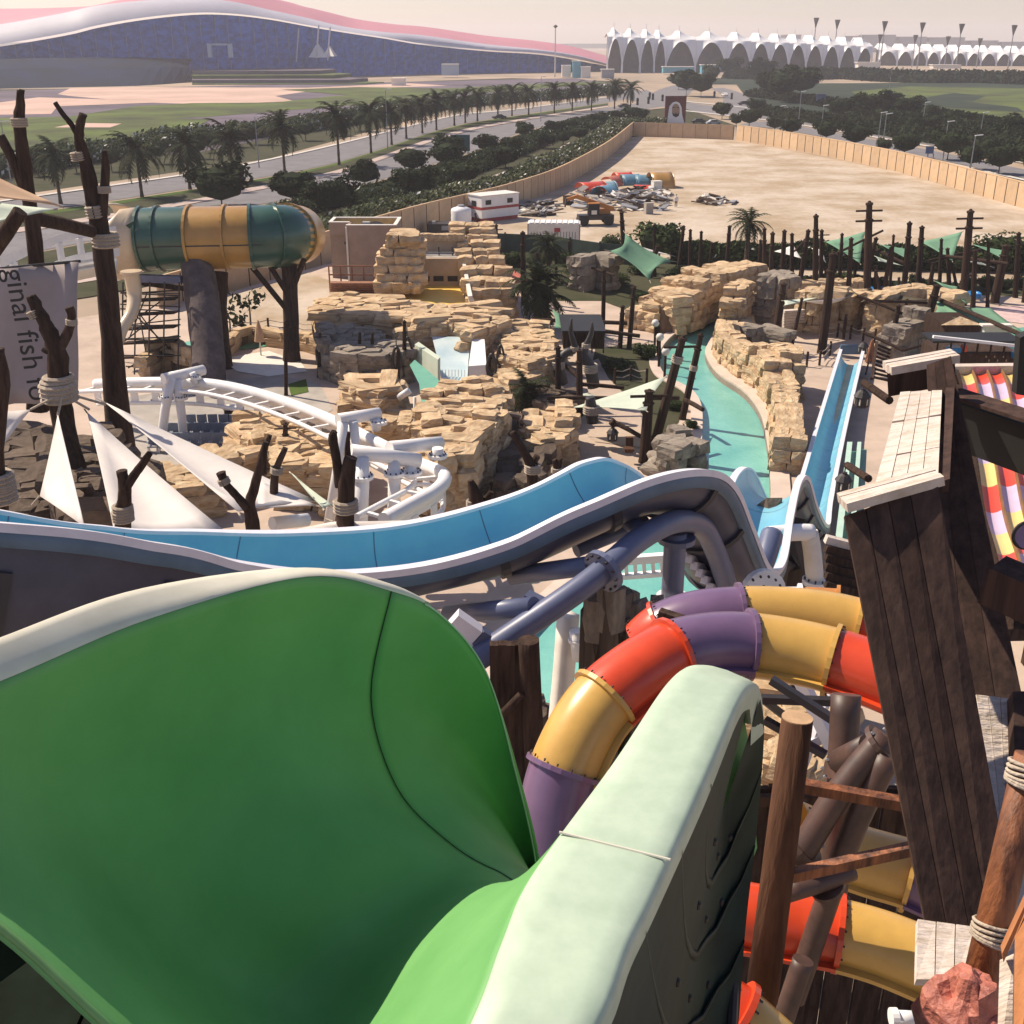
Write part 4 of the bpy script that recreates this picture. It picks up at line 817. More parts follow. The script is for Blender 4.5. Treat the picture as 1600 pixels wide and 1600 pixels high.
# hook rings: things hung on the posts
def ring(x, y, rx, ry, Y, lab):
    b = MB(); c = at(x, y, Y); k = mpp(Y, y)
    b.tube([c + V((math.cos(a) * rx * k * (.75 + .25 * math.cos(a + 1.57)), 0, math.sin(a) * ry * k)) for a in [6.2832 * j / 20 for j in range(21)]], rx * k * .26, 7, False)
    r_ = thing('hanging_hook', c, lab, 'hook', 'hanging hooks'); b.build('hook_ring', 'rope' if False else 'darkmetal', r_); MB().tube([c + V((0, 0, ry * k)), c + V((0, 0, ry * k * 1.9))], .04, 5).build('hanger', 'darkmetal', r_)
ring(637, 545, 9, 18, 72.5, 'oval hook hanging on the tall dark post'); ring(620, 560, 9, 18, 71, 'oval hook left of the tall dark post'); ring(768, 570, 9, 17, 70, 'patterned oval hook left of the flume wall'); ring(782, 555, 7, 16, 70.5, 'patterned oval hook right behind the other'); ring(500, 548, 7, 13, 75, 'oval hook on the post before the rock hump')
# beams between posts
def beam(x0, y0, x1, y1, Y0, Y1, wpx, lab, grp='timber beams'):
    a, q = at(x0, y0, Y0), at(x1, y1, Y1); r_ = wpx / 2 * mpp((Y0 + Y1) / 2, y0)
    k = V((0, 0, 0)); o = MB().tube([a, a.lerp(q, .5) + V((0, 0, .03)), q], [r_, r_ * .95, r_ * .9], 8).build('timber_beam', 'timber'); tag(o, lab, 'beam', grp)
for a in [(1350, 382, 1420, 415, 104, 100, 6, 'long beam across the green sails, sloping down right'), (1450, 408, 1533, 390, 102, 102, 5, 'light beam sloping up right under the large green sail'), (1300, 400, 1380, 360, 103, 103, 4, 'beam crossing behind the white triangular sail'), (1470, 400, 1575, 412, 100, 96, 6, 'dark beam joining the thick right hand post'), (1340, 462, 1410, 490, 82, 80, 5, 'beam above the brown boulders'), (1356, 470, 1462, 474, 82, 84, 5, 'level beam above the rock bank'), (1350, 520, 1410, 547, 74, 72, 6, 'beam running down to the timber ladder'), (1410, 548, 1466, 534, 74, 76, 5, 'pole sloping up right behind the wooden tower'), (1462, 466, 1600, 525, 84, 70, 8, 'long pole along the edge of the big green sail'), (835, 500, 980, 505, 84, 82, 7, 'long beam over the shaded pavilion'), (880, 510, 1000, 525, 80, 79, 7, 'second beam over the shaded pavilion'), (868, 560, 905, 590, 72, 70, 7, 'beam sloping down beside the horn sculptures'), (900, 600, 975, 606, 66, 66, 7, 'brown beam behind the pale mint sail'), (855, 622, 960, 622, 64, 64, 7, 'dark beam under the rope fence'), (960, 660, 1008, 686, 59, 58, 8, 'beam with a lantern below the mint sail'), (1010, 622, 1060, 622, 60, 61, 8, 'beam between the stout post and leaning post'), (1070, 625, 1098, 640, 64, 62, 8, 'beam stub reaching out over the river'), (940, 400, 1020, 400, 112, 112, 3, 'beam under the big mint star sail'), (880, 405, 960, 430, 106, 100, 4, 'beam sloping left of the star sail'), (1262, 372, 1206, 430, 106, 104, 4, 'leaning beam among the left green posts'), (535, 545, 570, 543, 75, 75, 4, 'rail to the left of the twin posts'), (575, 562, 625, 546, 75, 73, 4, 'pole leaning from the twin posts')]: beam(*a)

def tri_sail(name, corners, lab, m, grp, k=.16, n=8, sag=.25):
    A, B, C_ = [at(*c) for c in corners]; c0 = (A + B + C_) / 3; b = MB(); idx = {}
    size = (A - B).length
    for i in range(n + 1):
        for j in range(n + 1 - i):
            a, q = i / n, j / n; c = 1 - a - q; p = A * a + B * q + C_ * c
            e = k * 4 * (a * q * (1 - c) ** 3 * (1 - c) + q * c * (1 - a) ** 4 + a * c * (1 - q) ** 4); p = p.lerp(c0, e) - V((0, 0, sag * size * .5 * a * q * c * 9))
            idx[i, j] = len(b.v); b.v.append(tuple(p))
    for i in range(n):
        for j in range(n - i):
            b.f.append((idx[i, j], idx[i + 1, j], idx[i, j + 1])); b.mi.append(0)
            if j < n - i - 1: b.f.append((idx[i + 1, j], idx[i + 1, j + 1], idx[i, j + 1])); b.mi.append(0)
    r_ = thing(name, c0, lab, 'shade sail', grp); o = b.build('canopy', m, r_, True); sm = o.modifiers.new('s', 'SOLIDIFY'); sm.thickness = .03
    bb = MB()
    for P in (A, B, C_): bb = MB(); bb.tube([P, P + (P - c0).normalized() * (.06 * size)], .03, 5); bb.build('tie_rope', 'rope', r_)
    return r_
def quad_sail(name, corners, lab, m, grp, k=.2, n=8, sag=.05):
    A, B, C_, D_ = [at(*c) for c in corners]; c0 = (A + B + C_ + D_) / 4; rows = []; size = (A - C_).length
    for i in range(n + 1):
        row = []
        for j in range(n + 1):
            u, v = i / n, j / n; p = A.lerp(B, u).lerp(D_.lerp(C_, u), v)
            e = k * (4 * u * (1 - u) * (2 * v - 1) ** 2 + 4 * v * (1 - v) * (2 * u - 1) ** 2); row.append(p.lerp(c0, e) - V((0, 0, sag * size * 16 * u * (1 - u) * v * (1 - v))))
        rows.append(row)
    b = MB(); b.loft(rows); r_ = thing(name, c0, lab, 'shade sail', grp); o = b.build('canopy', m, r_, True); sm = o.modifiers.new('s', 'SOLIDIFY'); sm.thickness = .03
    for P in (A, B, C_, D_): MB().tube([P, P + (P - c0).normalized() * (.06 * size)], .03, 5).build('tie_rope', 'rope', r_)
    return r_
GS = 'shade sails over the park'
quad_sail('shade_sail', [(977, 365, 108), (1050, 408, 106), (1015, 438, 98), (953, 392, 102)], 'mint green star shaped sail behind the river wall', 'sailgreen', GS, .24)
tri_sail('shade_sail', [(995, 384, 112), (1052, 400, 112), (1010, 392, 110)], 'narrow white sail just behind the mint star sail', 'sail', GS)
tri_sail('shade_sail', [(1290, 378, 106), (1352, 362, 108), (1344, 412, 100)], 'light green triangular sail left of the tall cross armed post', 'sailgreen', GS, .07)
tri_sail('shade_sail', [(1438, 378, 106), (1504, 362, 108), (1488, 408, 100)], 'light green triangular sail between the two tallest right posts', 'sailgreen', GS, .07)
tri_sail('shade_sail', [(1375, 382, 108), (1420, 390, 108), (1418, 405, 102)], 'small dull green sail between the larger green sails', 'sailgreen', GS, .07)
tri_sail('shade_sail', [(1520, 382, 108), (1572, 392, 106), (1568, 405, 102)], 'dull green sail at the far right before the bushes', 'sailgreen', GS)
tri_sail('shade_sail', [(1366, 400, 104), (1412, 416, 104), (1372, 408, 100)], 'narrow pale sail low under the light green ones', 'sailmint', GS)
tri_sail('shade_sail', [(1508, 400, 102), (1552, 418, 102), (1508, 408, 98)], 'narrow pale sail low beside the thick right post', 'sailmint', GS)
tri_sail('shade_sail', [(1210, 393, 106), (1240, 383, 108), (1252, 404, 102)], 'white triangular sail left of a leaning dark post', 'sail', GS, .07)
tri_sail('shade_sail', [(1268, 388, 106), (1285, 390, 106), (1290, 410, 102)], 'small white triangular sail right of the leaning post', 'sail', GS, .07)
tri_sail('shade_sail', [(1462, 440, 90), (1495, 448, 92), (1512, 476, 84)], 'mint sail hanging before the blue rafts', 'sailgreen', GS)
tri_sail('shade_sail', [(1460, 468, 84), (1600, 524, 72), (1460, 490, 80)], 'large long green sail pointing right above the food stall', 'sailgreen', GS, .10)
tri_sail('shade_sail', [(1490, 478, 86), (1548, 482, 86), (1600, 520, 74)], 'grey green sail behind the long pole at right', 'sailgreen', GS, .10)
tri_sail('shade_sail', [(1225, 470, 84), (1280, 465, 86), (1225, 478, 80)], 'small pale canopy over the timber steps', 'sailmint', GS, .08)
tri_sail('shade_sail', [(1250, 472, 84), (1342, 462, 90), (1290, 470, 82)], 'long pale canopy right of the timber steps', 'sail', GS, .06)
tri_sail('shade_sail', [(1315, 446, 92), (1460, 470, 84), (1350, 470, 84)], 'wide dark olive sail above the brown boulders', 'sailolive', GS, .10)
tri_sail('shade_sail', [(862, 484, 84), (960, 532, 78), (866, 512, 76)], 'dull green sail over the shaded pavilion', 'sailgreen', GS, .12)
tri_sail('shade_sail', [(895, 637, 62), (1042, 588, 64), (1010, 642, 56)], 'large pale mint sail over the plaza beside the river', 'sailmint', GS, .12)
tri_sail('shade_sail', [(890, 618, 66), (940, 620, 66), (918, 614, 68)], 'thin pale sail edge behind the large mint sail', 'sailmint', GS, .05)
tri_sail('shade_sail', [(785, 410, 104), (828, 438, 100), (798, 446, 98)], 'coral red sail beside the palms', 'sailred', GS, .08)
tri_sail('shade_sail', [(-40, 260, 34), (92, 322, 34), (-40, 306, 31)], 'peach coloured sail at the top left corner of the trees', 'sailpeach', GS, .12)
tri_sail('shade_sail', [(-60, 310, 31), (84, 328, 33), (-60, 362, 28)], 'pale mint sail below the peach one at left', 'sailmint', GS, .08)
FS = 'white sails fanned round the roped tree'
tri_sail('fan_sail', [(136, 645, 39), (350, 830, 29), (180, 840, 27)], 'widest white sail of the fan, nearest the blue slide', 'sail', FS, .03)
tri_sail('fan_sail', [(165, 630, 40), (496, 784, 33), (372, 800, 30)], 'long narrow white sail of the fan reaching right', 'sail', FS, .04)
tri_sail('fan_sail', [(90, 648, 38), (62, 775, 32), (132, 824, 27)], 'upright white sail of the fan directly below the rope knot', 'sail', FS, .03)
tri_sail('fan_sail', [(48, 640, 38), (-60, 640, 35), (-40, 760, 32)], 'white sail of the fan cut off at the left edge', 'sail', FS, .08)
tri_sail('fan_sail', [(405, 752, 34), (494, 790, 32), (402, 795, 31)], 'small white sail tied to the right forked post', 'sail', FS, .03)
tri_sail('fan_sail', [(455, 740, 36), (520, 790, 32), (505, 795, 31)], 'thin mint sail strip tied to the dark forked stump', 'sailmint', FS, .06)
tri_sail('fan_sail', [(400, 838, 27), (680, 812, 30), (520, 815, 29)], 'flat white sail lying just behind the blue slide rim', 'sail', FS, .06)

# ================================================================== PLANTS IN THE PARK
for x, y, yt, c_, lab in ((1165, 420, 352, .8, 'palm standing alone before the sand lot'), (838, 520, 445, 1.0, 'tall palm of the pair left of the pavilion'), (852, 515, 470, .9, 'lower palm of the pair left of the pavilion'), (857, 440, 388, .75, 'dark palm behind the coral sail')):
    p = gp(x, y, ZP); palm(p, at(x, yt, p.y).z - ZP, lab, None, c_, x)
for i, (x, y, rx, rz, kd, lab) in enumerate([(1030, 400, 46, 36, 'mid', 'big feathery green tree at the front of the sand lot'), (955, 398, 20, 20, 'mid', 'small green tree left of the feathery one'), (1085, 402, 24, 16, 'mid', 'green shrub right of the feathery tree'), (1560, 412, 42, 30, 'mid', 'spreading olive bush at the far right beyond the sails'), (1640, 420, 40, 32, 'mid', 'olive bush cut by the right edge'), (1500, 420, 14, 10, 'dark', 'small dark bush beside a tall right post'), (905, 430, 26, 14, 'mid', 'low bushes behind the shaded pavilion'), (960, 445, 24, 12, 'mid', 'low bushes left of the rock wall'), (1000, 470, 16, 10, 'mid', 'bush at the left end of the rock wall'), (870, 560, 14, 9, 'dark', 'dark shrub in the shade by the pavilion'), (965, 580, 22, 14, 'mid', 'loose shrub beside the lamp globes'), (1010, 560, 20, 16, 'mid', 'tall grassy shrub near the river bend'), (1080, 670, 12, 10, 'mid', 'shrub on top of the river boulders'), (1055, 640, 16, 10, 'mid', 'shrub between the two leaning posts'), (820, 700, 24, 18, 'dark', 'dark creeper in the shade beside the mesa'), (1320, 440, 22, 10, 'mid', 'bright green bushes beneath the green sails'), (1400, 450, 24, 8, 'dark', 'dark undergrowth beneath the green sails'), (1480, 455, 26, 8, 'dark', 'dark undergrowth by the tallest posts'), (1222, 635, 10, 8, 'mid', 'green tuft at the foot of the golden rock wall'), (1525, 535, 14, 6, 'mid', 'green plants on the teal wall by the food stall'), (835, 455, 20, 10, 'mid', 'ground shrubs under the palms'), (785, 505, 12, 8, 'dark', 'dark shrub at the foot of the rock stack')]):
    p = gp(x, y, ZP); k = mpp(p.y, y); bush(p, rx * k, rz * k, lab, None, kd, i)
for i, (x, y) in enumerate([(1212, 452), (1236, 448), (1262, 452), (1290, 448), (1345, 450), (1368, 454), (1430, 452), (1455, 456), (1512, 454), (1540, 452), (1566, 456), (1592, 452)]):
    p = gp(x, y, ZP); k = mpp(p.y, y); bush(p, 17 * k, 15 * k, 'dark undergrowth shrub between the right hand posts, ' + ORD[i], 'undergrowth between the posts', 'dark', i)
for i, (x, y) in enumerate([(760, 408), (800, 416), (838, 418), (880, 414), (930, 420), (1000, 428), (1060, 436), (1110, 440), (1150, 440)]):
    p = gp(x, y, ZP); k = mpp(p.y, y); bush(p, 20 * k, 14 * k, 'dark undergrowth shrub in front of the hoarding, ' + ORD[i], 'undergrowth before the hoarding', 'mid' if i % 2 else 'dark', i)
hedge('shrub_belt', [(1050, 408), (1150, 412), (1250, 414), (1350, 416), (1450, 418), (1550, 420), (1700, 424)], 2.2, 2.6, 14000, .3, 'dark green shrub belt between the sand lot and the posts', ('leafmid', 'leafdark', 'flower'), .01, 21)
# spiky plant on the rocks
p = gp(822, 622, 1.8); root = thing('spiky_plant', p, 'spiky green plant with upright fronds beside the mesa', 'plant')
part(PALMC[1], 'fronds', root, (0, 0, .4), 0, .62); MB().tube([p, p + V((0, 0, .5))], [.2, .15], 7).build('stem', 'bark', root)
for x, y, yt, lab in ((392, 512, 462, 'thin sapling on the sand by the slide leg'), (360, 520, 490, 'lower sapling on the sand left of the other')):
    p = gp(x, y, ZP); h = at(x, yt, p.y).z - ZP; root = thing('sapling', p, lab, 'sapling'); MB().tube([p, p + V((.05, 0, h * .6)), p + V((0, 0, h))], [.09, .06, .03], 6).build('trunk', 'bark', root)
    b = leaf_crown(70, 1.5, 1.5, 1.4, .3, x, clumps=9); o = b.build('foliage', 'leafdark', root); o.location = (0, 0, h * .75)
# hoarding between lot and park
def hoarding(px, lab, hgt):
    base = [gp(x, y, .0) for x, y in px]; root = thing('hoarding', base[0], lab, 'hoarding'); w0 = world_of(root); pts = along(base, 4.0)
    b = MB(); b.box((0, 0, hgt / 2), (3.9, .1, hgt)); me = b.mesh('hoarding_panel', 'hoarding'); b = MB(); b.box((0, 0, hgt / 2), (.14, .2, hgt + .3)); mp = b.mesh('hoarding_post', 'darkmetal')
    for i, (p, t) in enumerate(pts[:-1]):
        q = pts[i + 1][0]; rz = math.atan2((q - p).y, (q - p).x); part(me, 'panel', root, (p + q) / 2 - w0, rz); part(mp, 'panel_post', root, q - w0, rz)
hoarding([(735, 400), (850, 405), (960, 422), (1010, 426)], 'dark green hoarding between the sand lot and the park', 2.6)
# ================================================================== MATERIALS OF THE RIDES
gloss = dict(rough=.32, spec=.5, coat=.25)
M['tgreen'] = mat('tgreen', (.035, .10, .072), var=.1, scale=.6, **gloss)
M['tyellow'] = mat('tyellow', (.46, .25, .06), var=.08, scale=.6, **gloss)
M['tcream'] = mat('tcream', (.66, .52, .36), var=.08, scale=.6, **gloss)
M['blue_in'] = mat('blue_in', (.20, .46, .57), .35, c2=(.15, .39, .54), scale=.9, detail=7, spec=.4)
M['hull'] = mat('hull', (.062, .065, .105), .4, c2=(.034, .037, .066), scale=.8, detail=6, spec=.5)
M['rim'] = mat('rim', (.72, .70, .76), .45, var=.05, scale=2)
M['steelpurple'] = mat('steelpurple', (.12, .14, .235), .38, var=.1, scale=1.2, spec=.6)
M['rib'] = mat('rib', (.035, .035, .045), .5)
M['red'] = mat('red', (.66, .065, .018), var=.08, scale=1.5, **gloss)
M['yellow'] = mat('yellow', (.62, .37, .09), var=.07, scale=1.5, **gloss)
M['purple'] = mat('purple', (.17, .10, .19), var=.08, scale=1.5, **gloss)
M['lilacpaint'] = mat('lilacpaint', (.60, .46, .62), var=.05, scale=1.5, **gloss)
M['racered'] = mat('racered', (.75, .07, .03), var=.05, scale=1.5, **gloss)
M['raceyellow'] = mat('raceyellow', (.78, .58, .20), var=.05, scale=1.5, **gloss)

# ------------------------------------------------------------------ the raft tube at left
TP = cr([at(222, 374, 78), at(250, 373, 78), at(300, 372, 78), at(355, 371, 78), at(400, 370, 78.2), at(432, 369, 78.6), at(452, 368, 80.2), at(464, 367, 83)], 6)
root = thing('raft_tube_slide', gp(330, 620, ZP), 'wide green and yellow banded tube slide raised on tree trunk legs', 'water slide')
RT_ = 2.12; pxs = [(218, 300, 'tgreen'), (300, 395, 'tyellow'), (395, 448, 'tgreen'), (446, 500, 'tyellow')]
def px_of(p):
    d = p - V((0, 0, HC)); zc = d.y * CP - d.z * SP; return 800 + F * d.x / zc
for a, c, m in pxs:
    seg = [p for p in TP if a - 3 <= px_of(p) <= c + 3]
    if len(seg) > 1: MB().tube(seg, RT_, 28, False).build('tube_section', m, root, True)
for x in (226, 250, 300, 352, 395, 428, 448):
    i = min(range(len(TP)), key=lambda k: abs(px_of(TP[k]) - x)); t = (TP[min(i + 1, len(TP) - 1)] - TP[max(i - 1, 0)]).normalized()
    MB().tube([TP[i] - t * .09, TP[i] + t * .09], RT_ + .14, 28).build('flange_ring', 'tgreen' if x in (226, 250, 395, 428) else 'tyellow', root, False)
b = MB(); b.loft([[p + (V((0, 0, 1)) * math.sin(a) + V((0, -1, 0)) * math.cos(a)) * RT_ * 1.012 for a in (-.12, -.10, -.08)] for p in TP if px_of(p) < 462]); b.build('seam_strip', 'rib', root)
# the open cream mouth at the left end
rings = []
for k, (x, r_, c0, c1) in enumerate(((223, RT_ * 1.02, 0, 6.283), (212, 2.2, -.2, 5.9), (200, 2.4, -.4, 5.3), (186, 2.6, -.7, 4.7), (170, 2.7, -.9, 4.2))):
    c = at(x, 374 + (223 - x) * .1, 78); rings.append([c + V((0, -math.cos(a), math.sin(a))) * r_ for a in [c0 + 2.2 + (c1 - c0) * j / 22 for j in range(23)]])
o = MB().loft(rings).build('mouth', 'tcream', root, True); sm = o.modifiers.new('s', 'SOLIDIFY'); sm.thickness = .1
MB()._add([at(196, 352, 75.6), at(212, 344, 75.8), at(203, 358, 75.7)], [(0, 1, 2), (2, 1, 0)]).build('inner_patch', 'tgreen', root)
# trunk legs
def trunk(root, pts, nm='leg', m='timber', n=14):
    P = [at(x, y, Y) for x, y, _, Y in pts]; rr = [wd / 2 * mpp(Y, y) for x, y, wd, Y in pts]; Q = cr(P, 4); R_ = [v.x for v in cr([V((r_, 0, 0)) for r_ in rr], 4)]
    b = MB(); b.tube(Q, R_, n)
    rg = random.Random(len(b.v)); b.v = [tuple(V(v) + V((rg.uniform(-1, 1), rg.uniform(-1, 1), 0)) * .06 * rr[0]) for v in b.v]
    return b.build(nm, m, root, True)
M['trunkgrey'] = mat('trunkgrey', (.15, .12, .115), .9, c2=(.085, .07, .07), scale=1.2, bump=.5, bscale=5)
trunk(root, [(306, 404, 46, 77.5), (316, 470, 52, 75), (325, 560, 52, 72.5), (322, 630, 62, 70.5), (320, 690, 80, 69)], m='trunkgrey')
trunk(root, [(338, 425, 36, 79), (338, 500, 34, 78), (342, 570, 44, 77), (346, 590, 56, 76.5)], m='timber')
trunk(root, [(452, 400, 24, 79), (454, 480, 24, 79), (456, 550, 26, 78.5), (457, 585, 36, 78)], m='timber')
for a in ((392, 415, 445, 480), (420, 412, 450, 460), (440, 408, 452, 440), (475, 405, 458, 450)):
    MB().tube([at(a[0], a[1], 78.2), at(a[2], a[3], 78.8)], .2, 7).build('brace', 'timber', root)
MB().beam(at(205, 434, 77), at(285, 437, 76), .5, .5).build('cross_beam', 'steelpurple', root); MB().beam(at(210, 440, 79), at(300, 452, 79), .35, .35).build('cross_beam', 'timber', root)
# scaffolding below the mouth, each tube a part
root = thing('scaffold', gp(240, 590, ZP), 'tangle of thin scaffold tubes under the raft tube', 'scaffold'); rg = random.Random(5)
for x in (190, 210, 232, 255, 278):
    for Y in (74, 78): MB().tube([at(x, 585, Y) * 1, at(x + 2, 440, Y)], .06, 5).build('upright', 'darkmetal', root)
for y in (455, 480, 505, 530, 560):
    for Y in (74, 78): MB().tube([at(188, y + rg.uniform(-5, 5), Y), at(282, y + rg.uniform(-8, 8), Y)], .05, 5).build('ledger', 'darkmetal', root)
for k in range(12): MB().tube([at(rg.uniform(188, 230), rg.uniform(450, 580), 74), at(rg.uniform(230, 285), rg.uniform(450, 580), 76)], .05, 5).build('diagonal', 'darkmetal', root)
for k in range(5): MB().beam(at(195, 470 + k * 22, 76), at(275, 466 + k * 22, 75), .7, .12).build('scaffold_board', 'timber', root)
root = thing('downpipe_flume', at(205, 440, 73), 'narrow cream chute bending down from the tube mouth', 'chute')
MB().tube(cr([at(205, 425, 73), at(210, 460, 73), at(205, 490, 72), at(190, 515, 71), at(182, 540, 70)], 5), [.5, .5, .5, .5, .5, .48, .46, .45, .43, .42, .4, .4, .4, .4, .4, .4, .4, .4, .4, .4, .4], 10).build('chute_body', 'tcream', root, True)
MB().disc(at(205, 425, 73), (0, 0, 1), .7, .15).build('flange', 'tcream', root)
# white flume with cut-outs at left
root = thing('white_flume', at(90, 420, 60), 'white curving flume edge with oblong cut outs behind the trunks', 'flume')
C0 = cr([at(-60, 432, 52), at(0, 412, 56), at(60, 385, 60), at(110, 368, 64), at(180, 360, 70)], 6)
for k, dz, h in ((0, 0, .45), (1, -1.35, .45)):
    b = MB(); b.loft([[p + V((0, 0, dz - h / 2)), p + V((0, 0, dz + h / 2)), p + V((0, .2, dz + h / 2)), p + V((0, .2, dz - h / 2))] for p in C0], True); b.build('flume_rail', 'white', root)
for p, t in along(C0, 2.6): MB().box(p + V((0, .1, -.68)), (.5, .19, .9), math.atan2(t.y, t.x)).build('flume_stay', 'white', root)
b = MB(); b.loft([[p + V((0, -.4, -1.6)), p + V((.6, -2.2, -2.2)), p + V((.8, -3.0, -1.3))] for p in C0]); o = b.build('trough', 'offwhite', root, True)
for dz, dy in ((-1.1, -3.0), (-1.5, -3.1)): MB().tube([p + V((.8, dy, dz)) for p in C0], .07, 6).build('handrail', 'offwhite', root)

# ------------------------------------------------------------------ forked trunk posts and ropes
def ropes(root, pts, n=5):
    for (x, y, wd, Y, tx, ty) in pts:
        c = at(x, y, Y); r_ = wd / 2 * mpp(Y, y); d = V((tx, 0, ty)).normalized(); rot = tuple(d.to_track_quat('Z', 'Y').to_euler())
        part(ROPEM, 'rope_wrap', root, c - world_of(root), sc=(r_ * 1.08, r_ * 1.08, r_ * .7), rot=rot)
def forked(name, label, stems, rp=(), base=None, m='timber'):
    s0 = stems[0]; root = thing(name, at(s0[0][0], s0[0][1], s0[0][3]) if base is None else base, label, 'tree trunk', 'forked trunks')
    for i, s in enumerate(stems): trunk(root, s, 'stem' if i == 0 else 'branch', m, 10)
    ropes(root, rp); return root
forked('bare_trunk', 'tallest bare trunk with a Y top beside the raft tube', [[(195, 760, 46, 48), (182, 620, 38, 48), (172, 500, 32, 48), (160, 380, 29, 48), (148, 320, 26, 48), (130, 240, 19, 48), (123, 210, 16, 48), (130, 178, 13, 48)], [(124, 214, 11, 48), (112, 195, 9, 48), (98, 178, 8, 48), (86, 160, 7, 48)], [(160, 345, 14, 47.8), (163, 300, 14, 47.8), (165, 262, 13, 47.8), (163, 235, 8, 47.8)]], [(124, 244, 20, 48, -.1, 1), (163, 296, 16, 47.8, 0, 1), (165, 375, 32, 48, 0, 1), (152, 330, 27, 48, -.1, 1)])
forked('bare_trunk', 'bare trunk at the left edge with a side branch', [[(60, 640, 34, 45), (58, 440, 26, 45), (48, 330, 22, 45), (36, 240, 20, 45), (30, 190, 17, 45), (34, 140, 9, 45)], [(40, 300, 18, 45), (22, 255, 15, 45), (0, 212, 15, 45)], [(31, 200, 14, 45), (30, 170, 11, 45), (31, 141, 9, 45)]], [(30, 191, 20, 45, 0, 1)])
forked('bare_trunk', 'roped trunk at the heart of the sail fan with a forked top', [[(130, 880, 60, 38), (118, 760, 46, 38), (95, 640, 34, 39), (90, 560, 30, 39), (78, 520, 24, 39), (62, 490, 20, 39), (48, 462, 16, 39)], [(92, 545, 18, 39), (105, 522, 15, 39), (112, 495, 13, 39), (108, 480, 15, 39)], [(86, 550, 14, 39), (72, 548, 10, 39), (66, 545, 7, 39)]], [(90, 605, 38, 39, 0, 1), (92, 612, 44, 39, 0, 1), (92, 598, 36, 39, 0, 1), (54, 490, 17, 39, -.4, 1), (112, 503, 14, 39, .1, 1)])
forked('forked_post', 'short forked trunk with white rope rings before the sails', [[(192, 850, 26, 27), (193, 800, 24, 27), (195, 765, 20, 27), (190, 735, 16, 27)], [(196, 765, 14, 26.9), (210, 742, 14, 26.9), (222, 726, 13, 26.9), (234, 708, 10, 26.9)]], [(192, 806, 26, 27, 0, 1), (192, 797, 25, 27, 0, 1)])
forked('forked_post', 'forked trunk with two arms right of the widest sail', [[(398, 860, 22, 28), (394, 815, 22, 28), (390, 790, 18, 28), (398, 760, 15, 28), (408, 720, 13, 28), (415, 690, 9, 28)], [(388, 795, 16, 27.9), (370, 775, 13, 27.9), (352, 755, 13, 27.9), (345, 738, 15, 27.9)]], [(350, 752, 15, 27.9, -.4, 1)])
forked('forked_post', 'pair of hooked stumps behind the right forked trunk', [[(428, 790, 15, 33), (430, 740, 12, 33), (446, 700, 9, 33)], [(410, 740, 13, 33.2), (413, 705, 10, 33.2), (422, 680, 7, 33.2)]], [(432, 735, 15, 33, .2, 1)])
forked('forked_post', 'dark hooked stump where three sails are tied', [[(540, 845, 30, 29), (540, 800, 28, 29), (542, 750, 26, 29), (548, 715, 20, 29)], [(532, 760, 18, 29.1), (526, 720, 15, 29.1), (520, 685, 15, 29.1), (523, 674, 10, 29.1)], [(545, 740, 14, 29.2), (543, 700, 9, 29.2), (545, 675, 5, 29.2)]], [(540, 790, 30, 29, 0, 1)])
forked('forked_post', 'knobbly stump rising over the middle of the slide rim', [[(748, 810, 26, 25), (744, 780, 24, 25), (738, 760, 15, 25), (735, 750, 9, 25)], [(752, 790, 15, 25.1), (762, 778, 12, 25.1), (768, 768, 9, 25.1)]], [(738, 786, 15, 25, 0, 1)])
forked('forked_post', 'slanting forked trunk in front of the dark cliff', [[(832, 780, 19, 32), (832, 745, 18, 32), (826, 720, 15, 32), (812, 695, 12, 32), (800, 675, 9, 32)], [(834, 722, 12, 32.1), (840, 712, 10, 32.1)]], [(832, 732, 20, 32, 0, 1)])
forked('forked_post', 'small forked stump right of the slanting trunk', [[(872, 755, 13, 32), (870, 728, 12, 32), (866, 718, 8, 32)], [(873, 730, 9, 32), (876, 716, 7, 32)]], [(870, 735, 14, 32, 0, 1)])
forked('forked_post', 'leaning log end at the far left above the mint sail', [[(-40, 420, 34, 24), (0, 376, 26, 24), (32, 330, 22, 24)]], [])
forked('forked_post', 'dark trunk cut by the left edge near the slide', [[(-10, 800, 44, 26), (-12, 700, 36, 26), (2, 600, 26, 26), (-6, 545, 22, 26)]], [(-4, 770, 44, 26, 0, 1), (-6, 752, 42, 26, 0, 1)])
beam(40, 338, 145, 362, 45, 47.6, 22, 'thick horizontal log joining the two tall bare trunks')
M['netrock'] = mat('netrock', (.10, .09, .105), .95, c2=(.035, .03, .04), scale=1.3, bump=1.0, bscale=2.5, dist=.3)
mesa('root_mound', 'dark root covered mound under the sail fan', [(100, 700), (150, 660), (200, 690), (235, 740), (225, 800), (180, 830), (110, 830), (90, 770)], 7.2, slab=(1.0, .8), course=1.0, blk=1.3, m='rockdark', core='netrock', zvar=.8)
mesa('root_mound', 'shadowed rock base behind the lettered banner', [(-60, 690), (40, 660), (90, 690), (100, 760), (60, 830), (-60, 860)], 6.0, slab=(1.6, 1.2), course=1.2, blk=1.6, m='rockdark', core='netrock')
# rope lines from the knot
for i, (x, y, Y) in enumerate(((140, 640, 39), (165, 632, 40), (90, 650, 38), (48, 640, 38))):
    o = MB().tube([at(92 + i * 3, 612, 38.6), at(x, y, Y)], .05, 5).build('sail_rope', 'rope'); tag(o, 'taut rope from the knotted trunk to a fan sail, ' + ORD[[2, 3, 1, 0][i]], 'rope', 'fan sail ropes')
